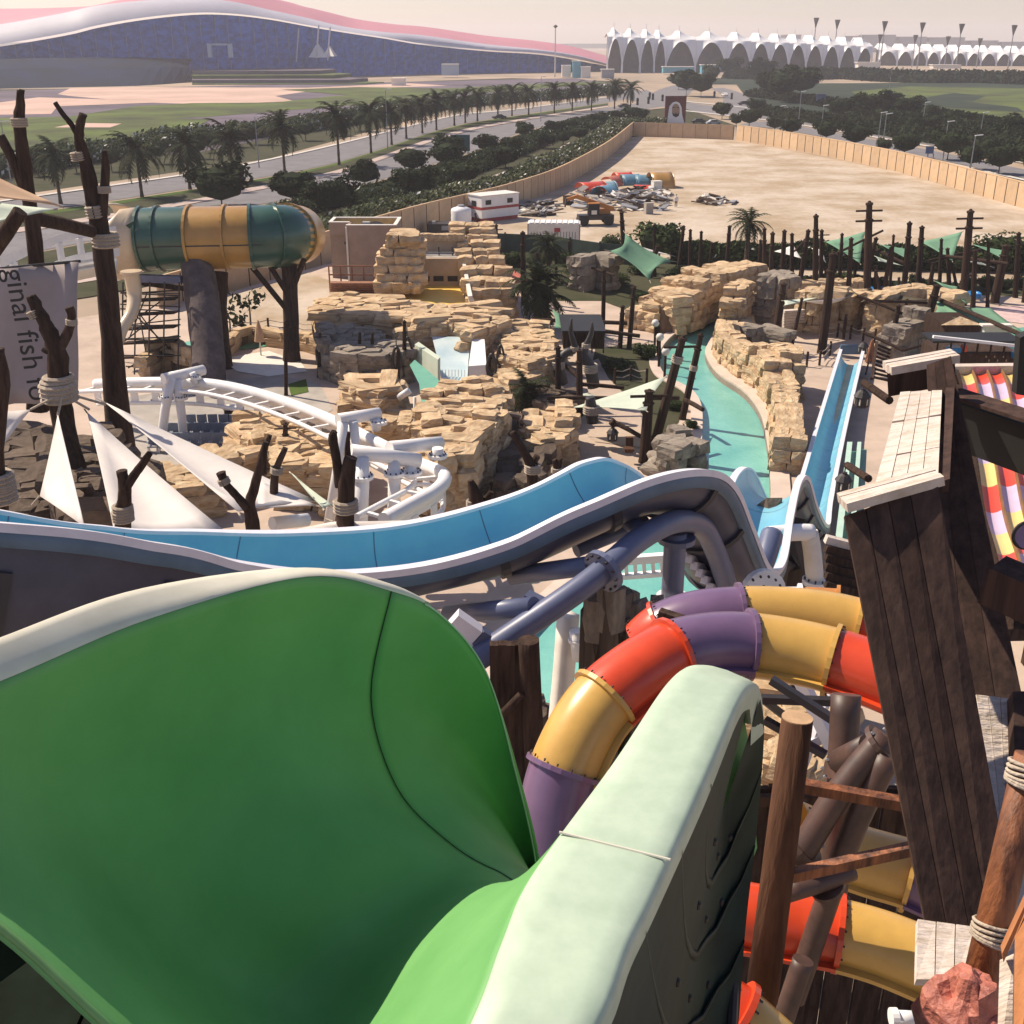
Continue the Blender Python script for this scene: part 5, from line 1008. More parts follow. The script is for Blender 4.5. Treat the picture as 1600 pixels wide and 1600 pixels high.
# banner with lettering
root = thing('banner', at(60, 640, 44), 'tall grey banner with dark lettering running downwards', 'banner')
BA, BB, BC, BD = at(-60, 425, 43), at(126, 408, 43.5), at(118, 622, 42), at(-40, 640, 42)
rows = []
for i in range(9):
    rows.append([BA.lerp(BB, j / 8).lerp(BD.lerp(BC, j / 8), i / 8) + V((0, .25 * math.sin(j * 1.3 + i * .5), 0)) for j in range(9)])
cl = o = MB().loft(rows).build('cloth', mat('bannercloth', (.40, .34, .33), .85, var=.05, scale=.5), root, True); sm = o.modifiers.new('s', 'SOLIDIFY'); sm.thickness = .04
MB().tube([BA, BB], .06, 6).build('top_pole', 'darkmetal', root)
ft = bpy.data.curves.new('lettering', 'FONT'); ft.body = 'ginal fish fo'; ft.size = 1.0; ft.extrude = .01
fo = bpy.data.objects.new('tmp', ft); col.objects.link(fo); bpy.context.view_layer.update()
me = bpy.data.meshes.new_from_object(fo.evaluated_get(bpy.context.evaluated_depsgraph_get())); bpy.data.objects.remove(fo)
a0, a1 = at(18, 418, 42.4), at(58, 622, 41.6); ex = (a1 - a0); Lx = max(v.co.x for v in me.vertices); s_ = ex.length / Lx; ex.normalize()
ey = (at(60, 500, 42) - at(20, 505, 42)).normalized(); ey = (ey - ex * ey.dot(ex)).normalized(); hs = 1.05
for v in me.vertices:
    c = v.co.copy(); v.co = a0 + ex * c.x * s_ + ey * (-.15 + c.y * s_ * hs * 1.0) * 1.0 + V((0, -.30 + c.z, 0))
me.materials.append(M['black']); me.name = 'lettering'; obj('lettering', me, cl)

# ------------------------------------------------------------------ coaster track
root = thing('coaster_track', gp(270, 720, ZP), 'white coaster track sweeping round the rocks on white supports', 'coaster track')
CT = cr([at(150, 600, 64), at(190, 598, 63), at(260, 597, 62), at(330, 600, 61), at(400, 614, 59), at(470, 637, 56), at(530, 662, 53), at(590, 692, 50), at(650, 722, 47), at(688, 738, 45), at(694, 752, 43.5), at(676, 770, 42), at(640, 790, 40.5), at(600, 812, 39)], 6)
MB().tube(CT, .30, 10).build('top_tube', 'white', root, True)
SDV = []
for i, p in enumerate(CT):
    t = (CT[min(i + 1, len(CT) - 1)] - CT[max(i - 1, 0)]).normalized(); SDV.append(V((t.y, -t.x, 0)).normalized())
MB().tube([p + V((0, 0, -1.25)) + s * .1 for p, s in zip(CT, SDV)], .12, 7).build('lower_rail', 'white', root, True)
MB().tube([p + V((0, 0, -.15)) + s * 1.3 for p, s in zip(CT, SDV)], .13, 7).build('outer_rail', 'white', root, True)
b = MB(); b.loft([[p + V((0, 0, -.28)), p + V((0, 0, -.62)), p + V((0, .06, -.62)), p + V((0, .06, -.28))] for p in CT], True); b.build('web_plate', 'white', root)
for k, (p, t) in enumerate(along(CT, 1.5)):
    s = V((t.y, -t.x, 0)); MB().beam(p + V((0, 0, -.55)), p + V((0, 0, -1.2)), .5, .08, s).build('web_stay', 'white', root); MB().beam(p + V((0, 0, -.2)), p + s * 1.3 + V((0, 0, -.15)), .16, .12).build('rail_tie', 'white', root)
def ptube(root, nm, pts, wd, m='white'):
    P = [at(*q) for q in pts]; MB().tube(P, wd / 2 * mpp(pts[0][2], pts[0][1]), 12).build(nm, m, root, True)
for pts, wd in (([(255, 592, 60), (318, 578, 62)], 17), ([(268, 590, 60.2), (258, 640, 60), (247, 730, 59.5)], 15), ([(276, 592, 60.4), (284, 650, 60.3), (290, 720, 60)], 14), ([(300, 582, 61), (306, 600, 61)], 10),
                ([(528, 656, 50), (592, 646, 51.5)], 20), ([(536, 660, 50), (530, 720, 49.5), (512, 830, 48)], 17), ([(552, 658, 50.2), (556, 700, 50), (560, 800, 49)], 15), ([(586, 655, 51), (588, 672, 51)], 16),
                ([(608, 700, 44), (688, 692, 46)], 22), ([(548, 705, 43), (656, 720, 44)], 24), ([(566, 715, 43), (566, 760, 42.5), (562, 860, 41)], 22), ([(616, 715, 43.6), (616, 770, 43), (614, 850, 42)], 20), ([(684, 700, 45), (684, 716, 45)], 18), ([(642, 725, 44), (642, 745, 43.5)], 20)):
    ptube(root, 'support', pts, wd)
for x, y, Y, r_ in ((592, 660, 51, .42), (684, 712, 45, .42), (642, 738, 43.6, .48), (566, 745, 42.7, .48), (616, 740, 43.2, .45), (258, 622, 60, .36), (284, 622, 60.3, .34), (306, 590, 61, .3)):
    c = at(x, y, Y); fl = MB().disc(c, (0, 0, 1), r_, .14, 14).build('flange', 'white', root)
    for k in range(10): MB().lathe(c + V((math.cos(k * .628) * r_ * .82, math.sin(k * .628) * r_ * .82, .06)), [(.035, 0), (.035, .08), (.01, .09)], 5).build('bolt', 'darkmetal', fl)
# white pipe ends lying by the rocks
for pts, wd, lab in (([(425, 818, 33), (480, 812, 34)], 22, 'white pipe lying behind the slide rim'), ([(622, 622, 63), (640, 610, 63)], 11, 'small white camera shaped nozzle on the rock')):
    o = MB().tube([at(*q) for q in pts], wd / 2 * mpp(pts[0][2], 700), 12).build('white_pipe', 'white', None, True); tag(o, lab, 'pipe')
ptube(thing('water_jet_pole', gp(648, 690, ZP), 'thin white pole with a nozzle in front of the mesa', 'pole'), 'pole', [(649, 690, 58), (648, 620, 58)], 5, 'offwhite')
# grandstand chairs
b = MB(); b.box((0, 0, .42), (.62, .55, .1)); SEAT = b.mesh('chair_seat', 'grey'); M['seatblue'] = mat('seatblue', (.20, .24, .32), .5); M['seatback'] = mat('seatback', (.42, .44, .50), .5)
b = MB(); b.box((0, .28, .85), (.66, .1, .8)); BACK = b.mesh('chair_back', 'seatblue'); b = MB(); b.box((0, 0, .19), (.08, .45, .38)); LEG = b.mesh('chair_leg', 'white'); b = MB(); b.box((0, 0, .72), (.08, .5, .07)); ARM = b.mesh('chair_arm', 'seatback')
kk = 0
for row, (xa, xb, y, n) in enumerate(((262, 372, 690, 8), (240, 372, 706, 9), (300, 384, 676, 6))):
    for i in range(n):
        p = gp(xa + (xb - xa) * i / (n - 1), y, ZP + .02); rt = thing('stacking_chair', p, 'blue grey chair beside the coaster legs, %s row, %s' % (('middle', 'front', 'back')[row], ORD[i]), 'chair', 'chairs beside the coaster', .1, .85)
        part(SEAT, 'seat', rt); part(BACK, 'backrest', rt)
        for s in (-.28, .28): part(LEG, 'leg', rt, (s, 0, 0)); part(ARM, 'armrest', rt, (s, 0, 0))
o = thing('bin_box', gp(368, 662, ZP), 'dark square box on the grey apron', 'box'); MB().box(gp(368, 662, ZP) + V((0, 0, .5)), (1.0, .9, 1.0)).build('body', 'timber', o); MB().box(gp(368, 662, ZP) + V((0, 0, 1.04)), (1.08, .98, .07)).build('lid', 'offwhite', o)

# ------------------------------------------------------------------ things in the sand lot
def boxpx(nm, x0, y0, x1, y1, yb, dep, m, root): p = gp((x0 + x1) / 2, yb, .03); return pxbox(MB(), x0, y0, x1, y1, p.y, dep).build(nm, m, root)
root = thing('site_cabin', gp(770, 344, .03), 'white site cabin with two red stripes by the lot wall', 'cabin'); rz = R(38)
c = gp(771, 346, .03) + V((0, 2, 0)); M['cabinred'] = mat('cabinred', (.40, .06, .06), .6)
def rbox(nm, off, d, m, root=root, c=c, rz=rz): MB().box(c + Matrix.Rotation(rz, 3, 'Z') @ V(off), d, rz).build(nm, m, root)
rbox('body', (0, 0, 1.9), (6.2, 3.0, 2.8), 'white'); rbox('roof', (0, 0, 3.36), (6.4, 3.2, .12), 'offwhite'); rbox('skirt', (0, 0, .28), (6.0, 2.8, .5), 'cabinred')
for off, d in (((0, -1.51, 1.75), (6.21, .03, .34)), ((3.11, 0, 1.75), (.03, 3.01, .34)), ((-3.11, 0, 1.75), (.03, 3.0, .34))): rbox('stripe', off, d, 'cabinred')
for off, d in (((-2.0, -1.52, 2.5), (.9, .05, .6)), ((1.6, -1.52, 2.5), (.9, .05, .6)), ((3.12, 0, 2.4), (.05, .8, .6)), ((-3.12, .2, 2.3), (.05, 1.0, .7))): rbox('window', off, d, 'glassdark')
root = thing('water_tank', gp(721, 360, .03), 'white cylindrical water tank beside the site cabin', 'tank'); c = gp(721, 360, .03)
MB().lathe(c, [(1.25, 0), (1.3, .3), (1.26, .5), (1.3, .9), (1.26, 1.1), (1.3, 1.6), (1.26, 1.8), (1.3, 2.4), (1.2, 2.7), (.5, 2.95)], 18).build('body', 'white', root, True); MB().lathe(c + V((0, 0, 2.95)), [(.45, 0), (.45, .18), (.4, .2)], 12).build('lid', 'grey', root)
root = thing('generator', gp(690, 366, .03), 'dark generator box between the plant room and the tank', 'generator'); boxpx('body', 668, 350, 708, 366, 366, 2.5, 'darkmetal', root); boxpx('exhaust', 675, 346, 680, 350, 366, .6, 'grey', root); boxpx('vent', 690, 353, 704, 360, 366.05, .1, 'grey', root)
root = thing('shipping_container', gp(866, 384, .03), 'white container with slatted roof panels and a red label', 'container')
c = gp(866, 386, .03) + V((0, 1.6, 0)); rz = R(-3)
rbox('body', (0, 0, 1.3), (6.1, 2.6, 2.6), 'offwhite', root, c, rz)
for k in range(9): rbox('roof_slat', (-2.6 + k * .65, 0, 2.66), (.5, 2.5, .08), 'white', root, c, rz)
rbox('label_plate', (.4, -1.32, 1.9), (.7, .03, .45), 'cabinred', root, c, rz); rbox('end_post', (-3.0, -1.3, 1.3), (.14, .08, 2.6), 'grey', root, c, rz); rbox('end_post', (3.0, -1.3, 1.3), (.14, .08, 2.6), 'grey', root, c, rz)
for k in range(16): rbox('rib', (-2.6 + k * .34, -1.315, 1.0), (.1, .03, 1.4), 'grey', root, c, rz)
# telehandler
root = thing('telehandler', gp(930, 352, .03), 'orange telescopic handler with raised boom facing left', 'loader'); c = gp(930, 351, .03); rz = R(8); M['orange'] = mat('orange', (.50, .20, .05), .5, var=.1)
rbox('chassis', (0, 0, 1.0), (4.6, 1.7, .6), 'darkmetal', root, c, rz); rbox('engine_cover', (1.0, .5, 1.6), (2.0, .9, .7), 'orange', root, c, rz)
rbox('cab', (-.4, -.55, 2.0), (1.4, .95, 1.5), 'black', root, c, rz); rbox('cab_roof', (-.4, -.55, 2.8), (1.5, 1.05, .1), 'orange', root, c, rz); rbox('label_plate', (-.4, -1.05, 1.7), (.7, .04, .5), 'offwhite', root, c, rz)
Rz = Matrix.Rotation(rz, 3, 'Z'); MB().beam(c + Rz @ V((2.4, .3, 1.9)), c + Rz @ V((-2.6, .3, 3.6)), .5, .55).build('boom', 'orange', root); MB().beam(c + Rz @ V((-2.5, .3, 3.55)), c + Rz @ V((-3.8, .3, 3.2)), .35, .4).build('boom_head', 'orange', root); MB().beam(c + Rz @ V((-3.8, .3, 3.4)), c + Rz @ V((-4.0, .3, 2.3)), 1.2, .15).build('carriage', 'darkmetal', root)
for wx in (-1.7, 1.6):
    for wy in (-.95, .95): 
        q = c + Rz @ V((wx, wy, .62)); MB().disc(q, Rz @ V((0, 1, 0)), .62, .45, 16).build('wheel', 'black', root)
# scrap of slide pieces
def curved_piece(nm, lab, x, y, r_, L, ang, m, rz, tilt=0):
    p = gp(x, y, .03); b = MB(); n = 12; rows = []
    for i in range(5):
        rows.append([V(((i / 4 - .5) * L, math.cos(a) * r_, math.sin(a) * r_ * .9)) for a in [R(90 - ang / 2 + ang * j / n) for j in range(n + 1)]])
    b.loft(rows); me = b.mesh(nm, m, True); rt = thing(nm, p, lab, 'slide piece', 'scrapped slide pieces', rz); o = part(me, 'shell', rt, (0, 0, 0), rot=(tilt, 0, 0)); sm = o.modifiers.new('s', 'SOLIDIFY'); sm.thickness = .08
    b = MB(); 
    for i in (0, 4): b = MB(); b.tube([rows[i][j] for j in range(n + 1)], .07, 5); f = part(b.mesh('flange', m), 'flange', rt, (0, 0, 0), rot=(tilt, 0, 0))
M['scrapblue'] = mat('scrapblue', (.12, .26, .36), .45, var=.1); M['scraplight'] = mat('scraplight', (.30, .45, .52), .45, var=.1)
for a in (('red shell leaning at the left of the scrap pile', 924, 302, 1.9, 4.2, 160, 'red', .5, .3), ('red curved shell in front of the blue ones', 938, 306, 1.6, 3, 150, 'red', 1.1, -.4), ('big blue curved shell at the front of the scrap pile', 946, 308, 1.9, 2.8, 200, 'scrapblue', .9, .2), ('light blue shell at the front middle of the pile', 950, 298, 1.5, 2.2, 150, 'scraplight', .4, .8), ('red shell at the back of the scrap pile', 973, 284, 1.7, 3.0, 160, 'red', .3, .3), ('blue shell lying left of another at the back', 984, 288, 1.8, 3.0, 180, 'scrapblue', .15, 0), ('blue shell beside the big tan shell', 1004, 289, 1.8, 2.6, 180, 'scrapblue', .05, 0), ('big upright tan shell at the right of the pile', 1031, 292, 2.6, 3.6, 190, 'tyellow', .15, .15), ('pinkish shell between red and blue pieces', 955, 290, 1.6, 2.2, 150, 'sailred', .8, .4), ('small red shell lying right of the middle', 1006, 298, 1.0, 3.0, 140, 'red', -.2, 0)):
    curved_piece('scrap_shell', a[0], a[1], a[2], a[3], a[4], a[5], a[6], a[7], a[8])
rg = random.Random(9); BRD = []
for k in range(4):
    b = MB(); b.box((0, 0, 0), (1, 1, 1)); BRD.append(b.mesh('scrap_board', ['offwhite', 'grey', 'timber', 'concrete'][k]))
def heap(nm, lab, x0, y0, x1, y1, n, ht):
    p0 = gp((x0 + x1) / 2, (y0 + y1) / 2, .03); rt = thing(nm, p0, lab, 'scrap heap')
    for k in range(n):
        p = gp(rg.uniform(x0, x1), rg.uniform(y0, y1), .03); L = rg.uniform(.8, 4.5)
        part(rg.choice(BRD), 'board', rt, p - p0 + V((0, 0, rg.uniform(.05, ht))), sc=(L, rg.uniform(.15, 1.0), rg.uniform(.06, .25)), rot=(rg.uniform(-.4, .4), rg.uniform(-.3, .3), rg.uniform(0, 3.14)))
heap('scrap_heap', 'heap of loose boards and pipes in front of the slide shells', 905, 300, 1045, 330, 150, 1.1); heap('scrap_heap', 'flat heap of grey boards along the left lot wall', 802, 318, 868, 338, 60, .5); heap('scrap_heap', 'small scatter of boards out on the open sand', 1085, 308, 1150, 320, 22, .3)
for x, y, wd, hg, m, lab in ((888, 320, 14, 13, 'timber', 'brown crate left of the scrap pile'), (1013, 334, 12, 16, 'concrete', 'pale upright drum in front of the scrap pile'), (1025, 306, 14, 22, 'offwhite', 'white board propped at the right of the pile')):
    p = gp(x, y, .03); k = mpp(p.y, y); rt = thing('crate', p, lab, 'crate'); MB().box(p + V((0, 0, hg * k / 2)), (wd * k, wd * k * .8, hg * k), .3).build('body', m, rt); MB().box(p + V((0, 0, hg * k + .04)), (wd * k * 1.06, wd * k * .86, .07), .3).build('lid', m, rt)
# person on the sand
p = gp(1056, 324, .03); root = thing('person', p, 'person in pale shirt and dark trousers standing on the sand', 'person')
b = MB(); 
def limb(pts, rr): b.tube([p + V(q) for q in pts], rr, 8)
b.loft([[p + V((math.cos(a) * rx, math.sin(a) * ry, z)) for a in [6.2832 * j / 12 for j in range(12)]] for z, rx, ry in ((.85, .17, .12), (1.0, .18, .13), (1.2, .17, .12), (1.4, .21, .13), (1.48, .12, .09), (1.53, .06, .06), (1.58, .07, .08), (1.68, .09, .10), (1.78, .075, .09), (1.82, .02, .02))], True)
limb([(-.2, 0, 1.42), (-.28, .02, 1.15), (-.27, -.06, .88), (-.26, -.08, .78)], [.06, .05, .04, .03]); limb([(.2, 0, 1.42), (.28, 0, 1.15), (.25, -.08, .9), (.24, -.1, .8)], [.06, .05, .04, .03])
b.build('body', 'sail', root, True); b = MB(); limb([(-.09, 0, .9), (-.11, 0, .5), (-.12, 0, .06)], [.10, .07, .055]); limb([(.09, 0, .9), (.12, .02, .5), (.14, .04, .06)], [.10, .07, .055]); b.build('trousers', 'darkmetal', root, True)
b = MB(); b.lathe(p + V((0, 0, 1.70)), [(.10, 0), (.105, .06), (.07, .12), (.01, .14)], 10); b.build('hair', 'black', root, True)
# ================================================================== BLUE WAVE SLIDE
def uslide(root, ctl, depth, n=14, sub=8, inm='blue_in', outm='hull', rimm='rim', rimw=.2, ribs=2.4, ribm='rib', fr=.96):
    C = cr([at(a[0], a[1], a[2]) for a in ctl], sub); W = [v for v in cr([V((a[3], a[4], a[5] if len(a) > 5 else 1.0)) for a in ctl], sub)]
    inn = []; out = []; rl = []; rr = []; fr_ = []
    for i, p in enumerate(C):
        t = (C[min(i + 1, len(C) - 1)] - C[max(i - 1, 0)]).normalized(); s = t.cross(V((0, 0, 1))).normalized(); nn = s.cross(t).normalized()
        ro = R(W[i].y); s2 = s * math.cos(ro) + nn * math.sin(ro); n2 = nn * math.cos(ro) - s * math.sin(ro); w_ = W[i].x / 2; d = depth * W[i].z
        sec = lambda k, e: [p + s2 * (-math.cos(math.pi * j / n) * (w_ + e)) - n2 * (math.sin(math.pi * j / n) ** .8 * (d + e)) for j in range(n + 1)]
        inn.append(sec(0, 0)); out.append(sec(0, .09)); fr_.append((p, s2, n2, w_, d, t))
        q = lambda sg: [p + s2 * sg * (w_ - .02) + n2 * .05, p + s2 * sg * (w_ + rimw) + n2 * .05, p + s2 * sg * (w_ + rimw) - n2 * .10, p + s2 * sg * (w_ - .02) - n2 * .02]
        rl.append(q(-1)); rr.append(q(1))
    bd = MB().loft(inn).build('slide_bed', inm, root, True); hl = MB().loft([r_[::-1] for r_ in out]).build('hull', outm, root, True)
    MB().loft(rl, True).build('rim', rimm, root); MB().loft(rr, True).build('rim', rimm, root)
    MB().loft([[p + s2 * (w_ + rimw - .02) - n2 * .10, p + s2 * (w_ + rimw + .01) - n2 * .34, p + s2 * (w_ + .05) - n2 * .36] for p, s2, n2, w_, d, t in fr_]).build('outer_lip', 'lipblue', root, True)
    if ribs:
        acc = 0; nxt = ribs
        for i in range(1, len(C) - 1):
            acc += (C[i] - C[i - 1]).length
            if acc > nxt:
                nxt += ribs; p, s2, n2, w_, d, t = fr_[i]
                sec = lambda e, o_: [p + t * o_ + s2 * (-math.cos(math.pi * j / n) * (w_ + e)) - n2 * (math.sin(math.pi * j / n) ** .8 * (d + e)) for j in range(1, n)]
                s3 = lambda o_: [p + t * o_ + s2 * (-math.cos(math.pi * j / n) * (w_ - .006)) - n2 * (math.sin(math.pi * j / n) ** .8 * (d - .006)) for j in range(n + 1)]
                MB().loft([s3(-.012), s3(.012)]).build('panel_seam', 'lipblue', bd)
                MB().loft([sec(.08, -.09), sec(.17, -.09), sec(.17, .09), sec(.08, .09)]).build('hull_rib', ribm, hl)
    return fr_
M['lipblue'] = mat('lipblue', (.10, .17, .26), .45, var=.1, scale=1.2)
root = thing('blue_wave_slide', gp(900, 1000, ZP), 'blue open slide with white rims humping away to the right', 'water slide')
BL = [(-260, 780, 16.2, 1.8, 12, 2.6), (-120, 796, 16.6, 1.8, 14, 2.6), (60, 818, 17.2, 1.85, 16, 2.4), (200, 838, 18, 1.9, 11, 2.0), (330, 855, 19, 1.95, 4, 1.6), (480, 864, 20, 1.95, 0, 1.3), (640, 852, 20.8, 2.0, 1), (780, 816, 21.3, 2.2, 4), (890, 768, 21.6, 2.3, 8), (960, 737, 22, 2.3, 10), (1020, 728, 22.6, 2.25, 10), (1068, 752, 23.6, 2.15, 8), (1105, 815, 24.8, 2.0, 4), (1140, 876, 26.4, 1.9, 0), (1165, 868, 28, 1.85, 0), (1182, 800, 30.5, 1.8, 0), (1198, 748, 33, 1.8, 0), (1216, 742, 35.5, 1.75, 0), (1236, 790, 38.5, 1.7, 0), (1256, 815, 42, 1.7, 0, .8), (1272, 772, gp(1272, 772, 2.4).y, 1.4, 0, 1.1), (1300, 662, gp(1300, 662, 1.7).y, 1.35, 0, 1.1), (1331, 548, gp(1331, 548, 1.6).y, 1.35, 0, 1.1)]
uslide(root, BL, .95)
M['slidegrey'] = mat('slidegrey', (.10, .12, .15), .5, var=.1)
MB().box(gp(1331, 546, 1.2), (1.7, .2, .7)).build('end_stop', 'lipblue', root)
def pipe(root, nm, pts, r_, m='steelpurple', n=14, sub=6):
    P = [at(*q) for q in pts]; P = cr(P, sub) if len(P) > 2 else P; return MB().tube(P, r_, n).build(nm, m, root, True)
root = thing('slide_support_frame', gp(1050, 960, ZP), 'purple grey steel pipe frame carrying the blue slide', 'steel frame')
pipe(root, 'main_pipe', [(715, 1050, 18.2), (800, 992, 18.7), (880, 938, 19.1), (940, 894, 19.6), (1000, 842, 20.6), (1055, 815, 21.6), (1095, 822, 22.6), (1118, 862, 23.4), (1136, 915, 24.0), (1148, 945, 24.3)], .25)
fl = MB().disc(at(943, 892, 19.62), at(1000, 842, 20.6) - at(880, 938, 19.1), .46, .12, 20).build('flange', 'steelpurple', root)
for k in range(12):
    ax = (at(1000, 842, 20.6) - at(880, 938, 19.1)).normalized(); u = ax.orthogonal().normalized(); v_ = ax.cross(u); c = at(943, 892, 19.62) + (u * math.cos(k * .5236) + v_ * math.sin(k * .5236)) * .39
    MB().tube([c - ax * .1, c + ax * .1], .03, 6).build('bolt', 'darkmetal', fl)
for pts, r_ in (([(835, 948, 19.0), (700, 960, 20.5)], .2), ([(950, 880, 19.8), (800, 900, 21.0)], .2), ([(1010, 835, 20.9), (960, 800, 22.5)], .18), ([(760, 1015, 18.6), (660, 1010, 20)], .2), ([(1080, 818, 22.2), (1050, 790, 23.2)], .18), ([(900, 860, 21.5), (1010, 815, 22.4)], .16)): pipe(root, 'cross_pipe', pts, r_)
for pts, r_, m in (([(1056, 830, 22.2), (1053, 880, 22.2), (1050, 935, 22.2)], .25, 'steelpurple'), ([(1050, 930, 22.2), (1048, 1000, 22.2), (1040, 1300, 22.2)], .36, 'rim')): pipe(root, 'column', pts, r_, m, 16, 2)
MB().disc(at(1057, 842, 22.2), (0, 0, 1), .42, .12).build('flange', 'steelpurple', root)
MB().beam(at(708, 966, 18.6), at(745, 992, 18.6), .3, .35).build('bracket', 'rim', root); MB().beam(at(745, 992, 18.6), at(778, 1012, 18.7), .3, .35).build('bracket', 'steelpurple', root); MB().beam(at(820, 935, 19.4), at(860, 955, 19.2), .28, .3).build('bracket', 'steelpurple', root)
pipe(root, 'return_pipe', [(1110, 830, 23.5), (1128, 870, 24.2), (1138, 920, 24.6), (1146, 950, 24.6)], .22)
for k in range(6): MB().beam(at(1068 + k * 8, 862 + k * 11, 23.8), at(1100 + k * 8, 868 + k * 11, 25.0), .16, .2).build('rung', 'rim', root)
pipe(root, 'curved_brace', [(1160, 930, 25.5), (1180, 905, 26.0), (1196, 870, 26.5), (1206, 835, 27.2)], .3)
root = thing('white_column', gp(1274, 925, ZP), 'white bent column with a bolted flange right of the second hump', 'column')
pipe(root, 'arm', [(1200, 836, 29.5), (1240, 832, 30), (1268, 832, 30.2)], .26, 'white', 14, 3); pipe(root, 'shaft', [(1264, 832, 30.2), (1270, 870, 30.2), (1280, 990, 30.2)], .27, 'offwhite', 14, 3)
fl = MB().disc(at(1275, 908, 30.2), (0, 0, 1), .42, .14).build('flange', 'white', root)
for k in range(10): MB().lathe(at(1275, 907, 30.2) + V((math.cos(k * .628) * .35, math.sin(k * .628) * .35, .06)), [(.03, 0), (.03, .07), (.01, .08)], 5).build('bolt', 'darkmetal', fl)
root = thing('white_column', gp(885, 1120, ZP), 'white rectangular column standing in the water beside the dark rocks', 'column')
pipe(root, 'shaft', [(888, 960, 24), (880, 1060, 24), (870, 1160, 24)], .28, 'offwhite', 4, 2); pipe(root, 'brace', [(900, 985, 23.6), (905, 1030, 23.6)], .17, 'white', 8); MB().disc(at(903, 1000, 23.6), (0, 0, 1), .24, .08).build('flange', 'white', root)
# low white bridge over the water
root = thing('white_footbridge', gp(985, 880, ZP), 'low white rail bridge crossing the river under the blue slide', 'bridge')
for y, h in ((875, .3), (900, .16)): MB().beam(at(930, y + 4, 38), at(1060, y - 6, 38), .3, h).build('bridge_rail', 'white', root)
for k in range(9): MB().beam(at(936 + k * 14, 880, 38.0), at(937 + k * 14, 897, 38.0), .14, .14).build('bridge_post', 'white', root)
# dark basalt columns and brown tower under the slide
root = thing('basalt_rock', gp(945, 1050, ZP), 'cluster of dark upright basalt blocks below the pipe frame', 'rock'); rg = random.Random(4)
for (x, y, wd) in ((930, 965, 26), (955, 950, 24), (980, 955, 24), (1000, 975, 18), (945, 985, 28), (970, 980, 22), (990, 1000, 24), (1010, 1000, 14), (1025, 965, 14)):
    c = at(x, y, 20.5 + rg.uniform(-.6, .6)); w_ = wd * mpp(21, 950) * 1.25; h = c.z - ZP
    part(ROCK['rockdark' if x != 980 else 'rockgrey'][rg.randrange(9)], 'rock_column', root, c - V((0, 0, h / 2)) - world_of(root), sc=(w_, w_, h), rot=(0, 0, rg.uniform(0, 1)))
    part(ROCK['rockgrey'][rg.randrange(9)], 'rock_cap', root, c - world_of(root), sc=(w_ * 1.06, w_ * 1.06, 1.0), rot=(0, 0, rg.uniform(0, 1)))
root = thing('basalt_rock', gp(1225, 930, ZP), 'tall dark rock pillar behind the white bent column', 'rock')
for k in range(9):
    x = 1196 + (k % 3) * 22; c = at(x, 800 + (k % 3) * 14 + (k // 3) * 30, 33 + (k // 3) * -.8); h = c.z; part(ROCK['rockdark'][k], 'rock_column', root, V((c.x, c.y, h / 2)) - world_of(root), sc=(.9, .9, h), rot=(0, 0, k))
root = thing('timber_pier', gp(800, 1180, ZP), 'brown plank clad pier standing beside the water under the pipe', 'pier')
for k in range(5):
    a = at(772 + k * 13, 1005, 17.6); MB().box(V((a.x, 17.6 + .02 * (k % 2), a.z / 2 + .2)), (.158, .18, a.z - .4)).build('plank', 'timber', root)
MB().box(V((at(800, 1050, 17.9).x, 18.2, 5.6)), (.8, .8, 10.4)).build('pier_core', 'timber', root)
pipe(root, 'corner_log', [(826, 1000, 17.4), (830, 1080, 17.4), (836, 1200, 17.4)], .2, 'timber', 10, 3); pipe(root, 'brace', [(775, 1125, 17.2), (815, 1085, 17.2)], .08, 'timber', 8)
o = mesa('pier_foot', 'brown sloping rock foot at the base of the plank pier', [(790, 1120), (835, 1085), (845, 1105), (815, 1150), (790, 1175)], 4.0, m='rockdark', blk=1.0, course=.6)

# ================================================================== RED YELLOW PURPLE TUBES
def band_tube(name, label, ctl, segs, r_, n=22, sub=10, flw=.07):
    """ctl: (x, y, Y) ; segs: list of (end fraction index, material)"""
    C = cr([at(*c) for c in ctl], sub); root = thing(name, C[len(C) // 2], label, 'water slide'); i0 = 0
    for k, (i1, m) in enumerate(segs):
        j = int(i1 * sub); seg = C[i0:j + 1]
        if len(seg) > 1:
            ts = MB().tube(seg, r_, n, False).build('tube_section', m, root, True)
            t = (seg[-1] - seg[-2]).normalized(); e = seg[-1]
            MB().tube([e - t * .035, e + t * .035], r_ + flw, n).build('flange', m, ts)
            t0 = (seg[1] - seg[0]).normalized(); u = t0.orthogonal().normalized(); v_ = t0.cross(u)
            for q in range(16):
                c = seg[0] + (u * math.cos(q * .3927) + v_ * math.sin(q * .3927)) * (r_ + .035); MB().tube([c + t0 * .03, c + t0 * .07], .014, 5).build('bolt', 'darkmetal', ts)
            sd_ = V((0, 0, -1)); rows = []
            for ii, p in enumerate(seg):
                t = (C[min(i0 + ii + 1, len(C) - 1)] - C[max(i0 + ii - 1, 0)]).normalized(); s = t.cross(V((0, 0, 1))).normalized(); 
                rows.append([p + s * r_ * .97 + V((0, 0, -.12)), p + s * (r_ + .09) + V((0, 0, -.12)), p + s * (r_ + .09) + V((0, 0, -.18)), p + s * r_ * .97 + V((0, 0, -.18))])
            MB().loft(rows, True).build('side_lip', m, ts)
        i0 = j
    return root
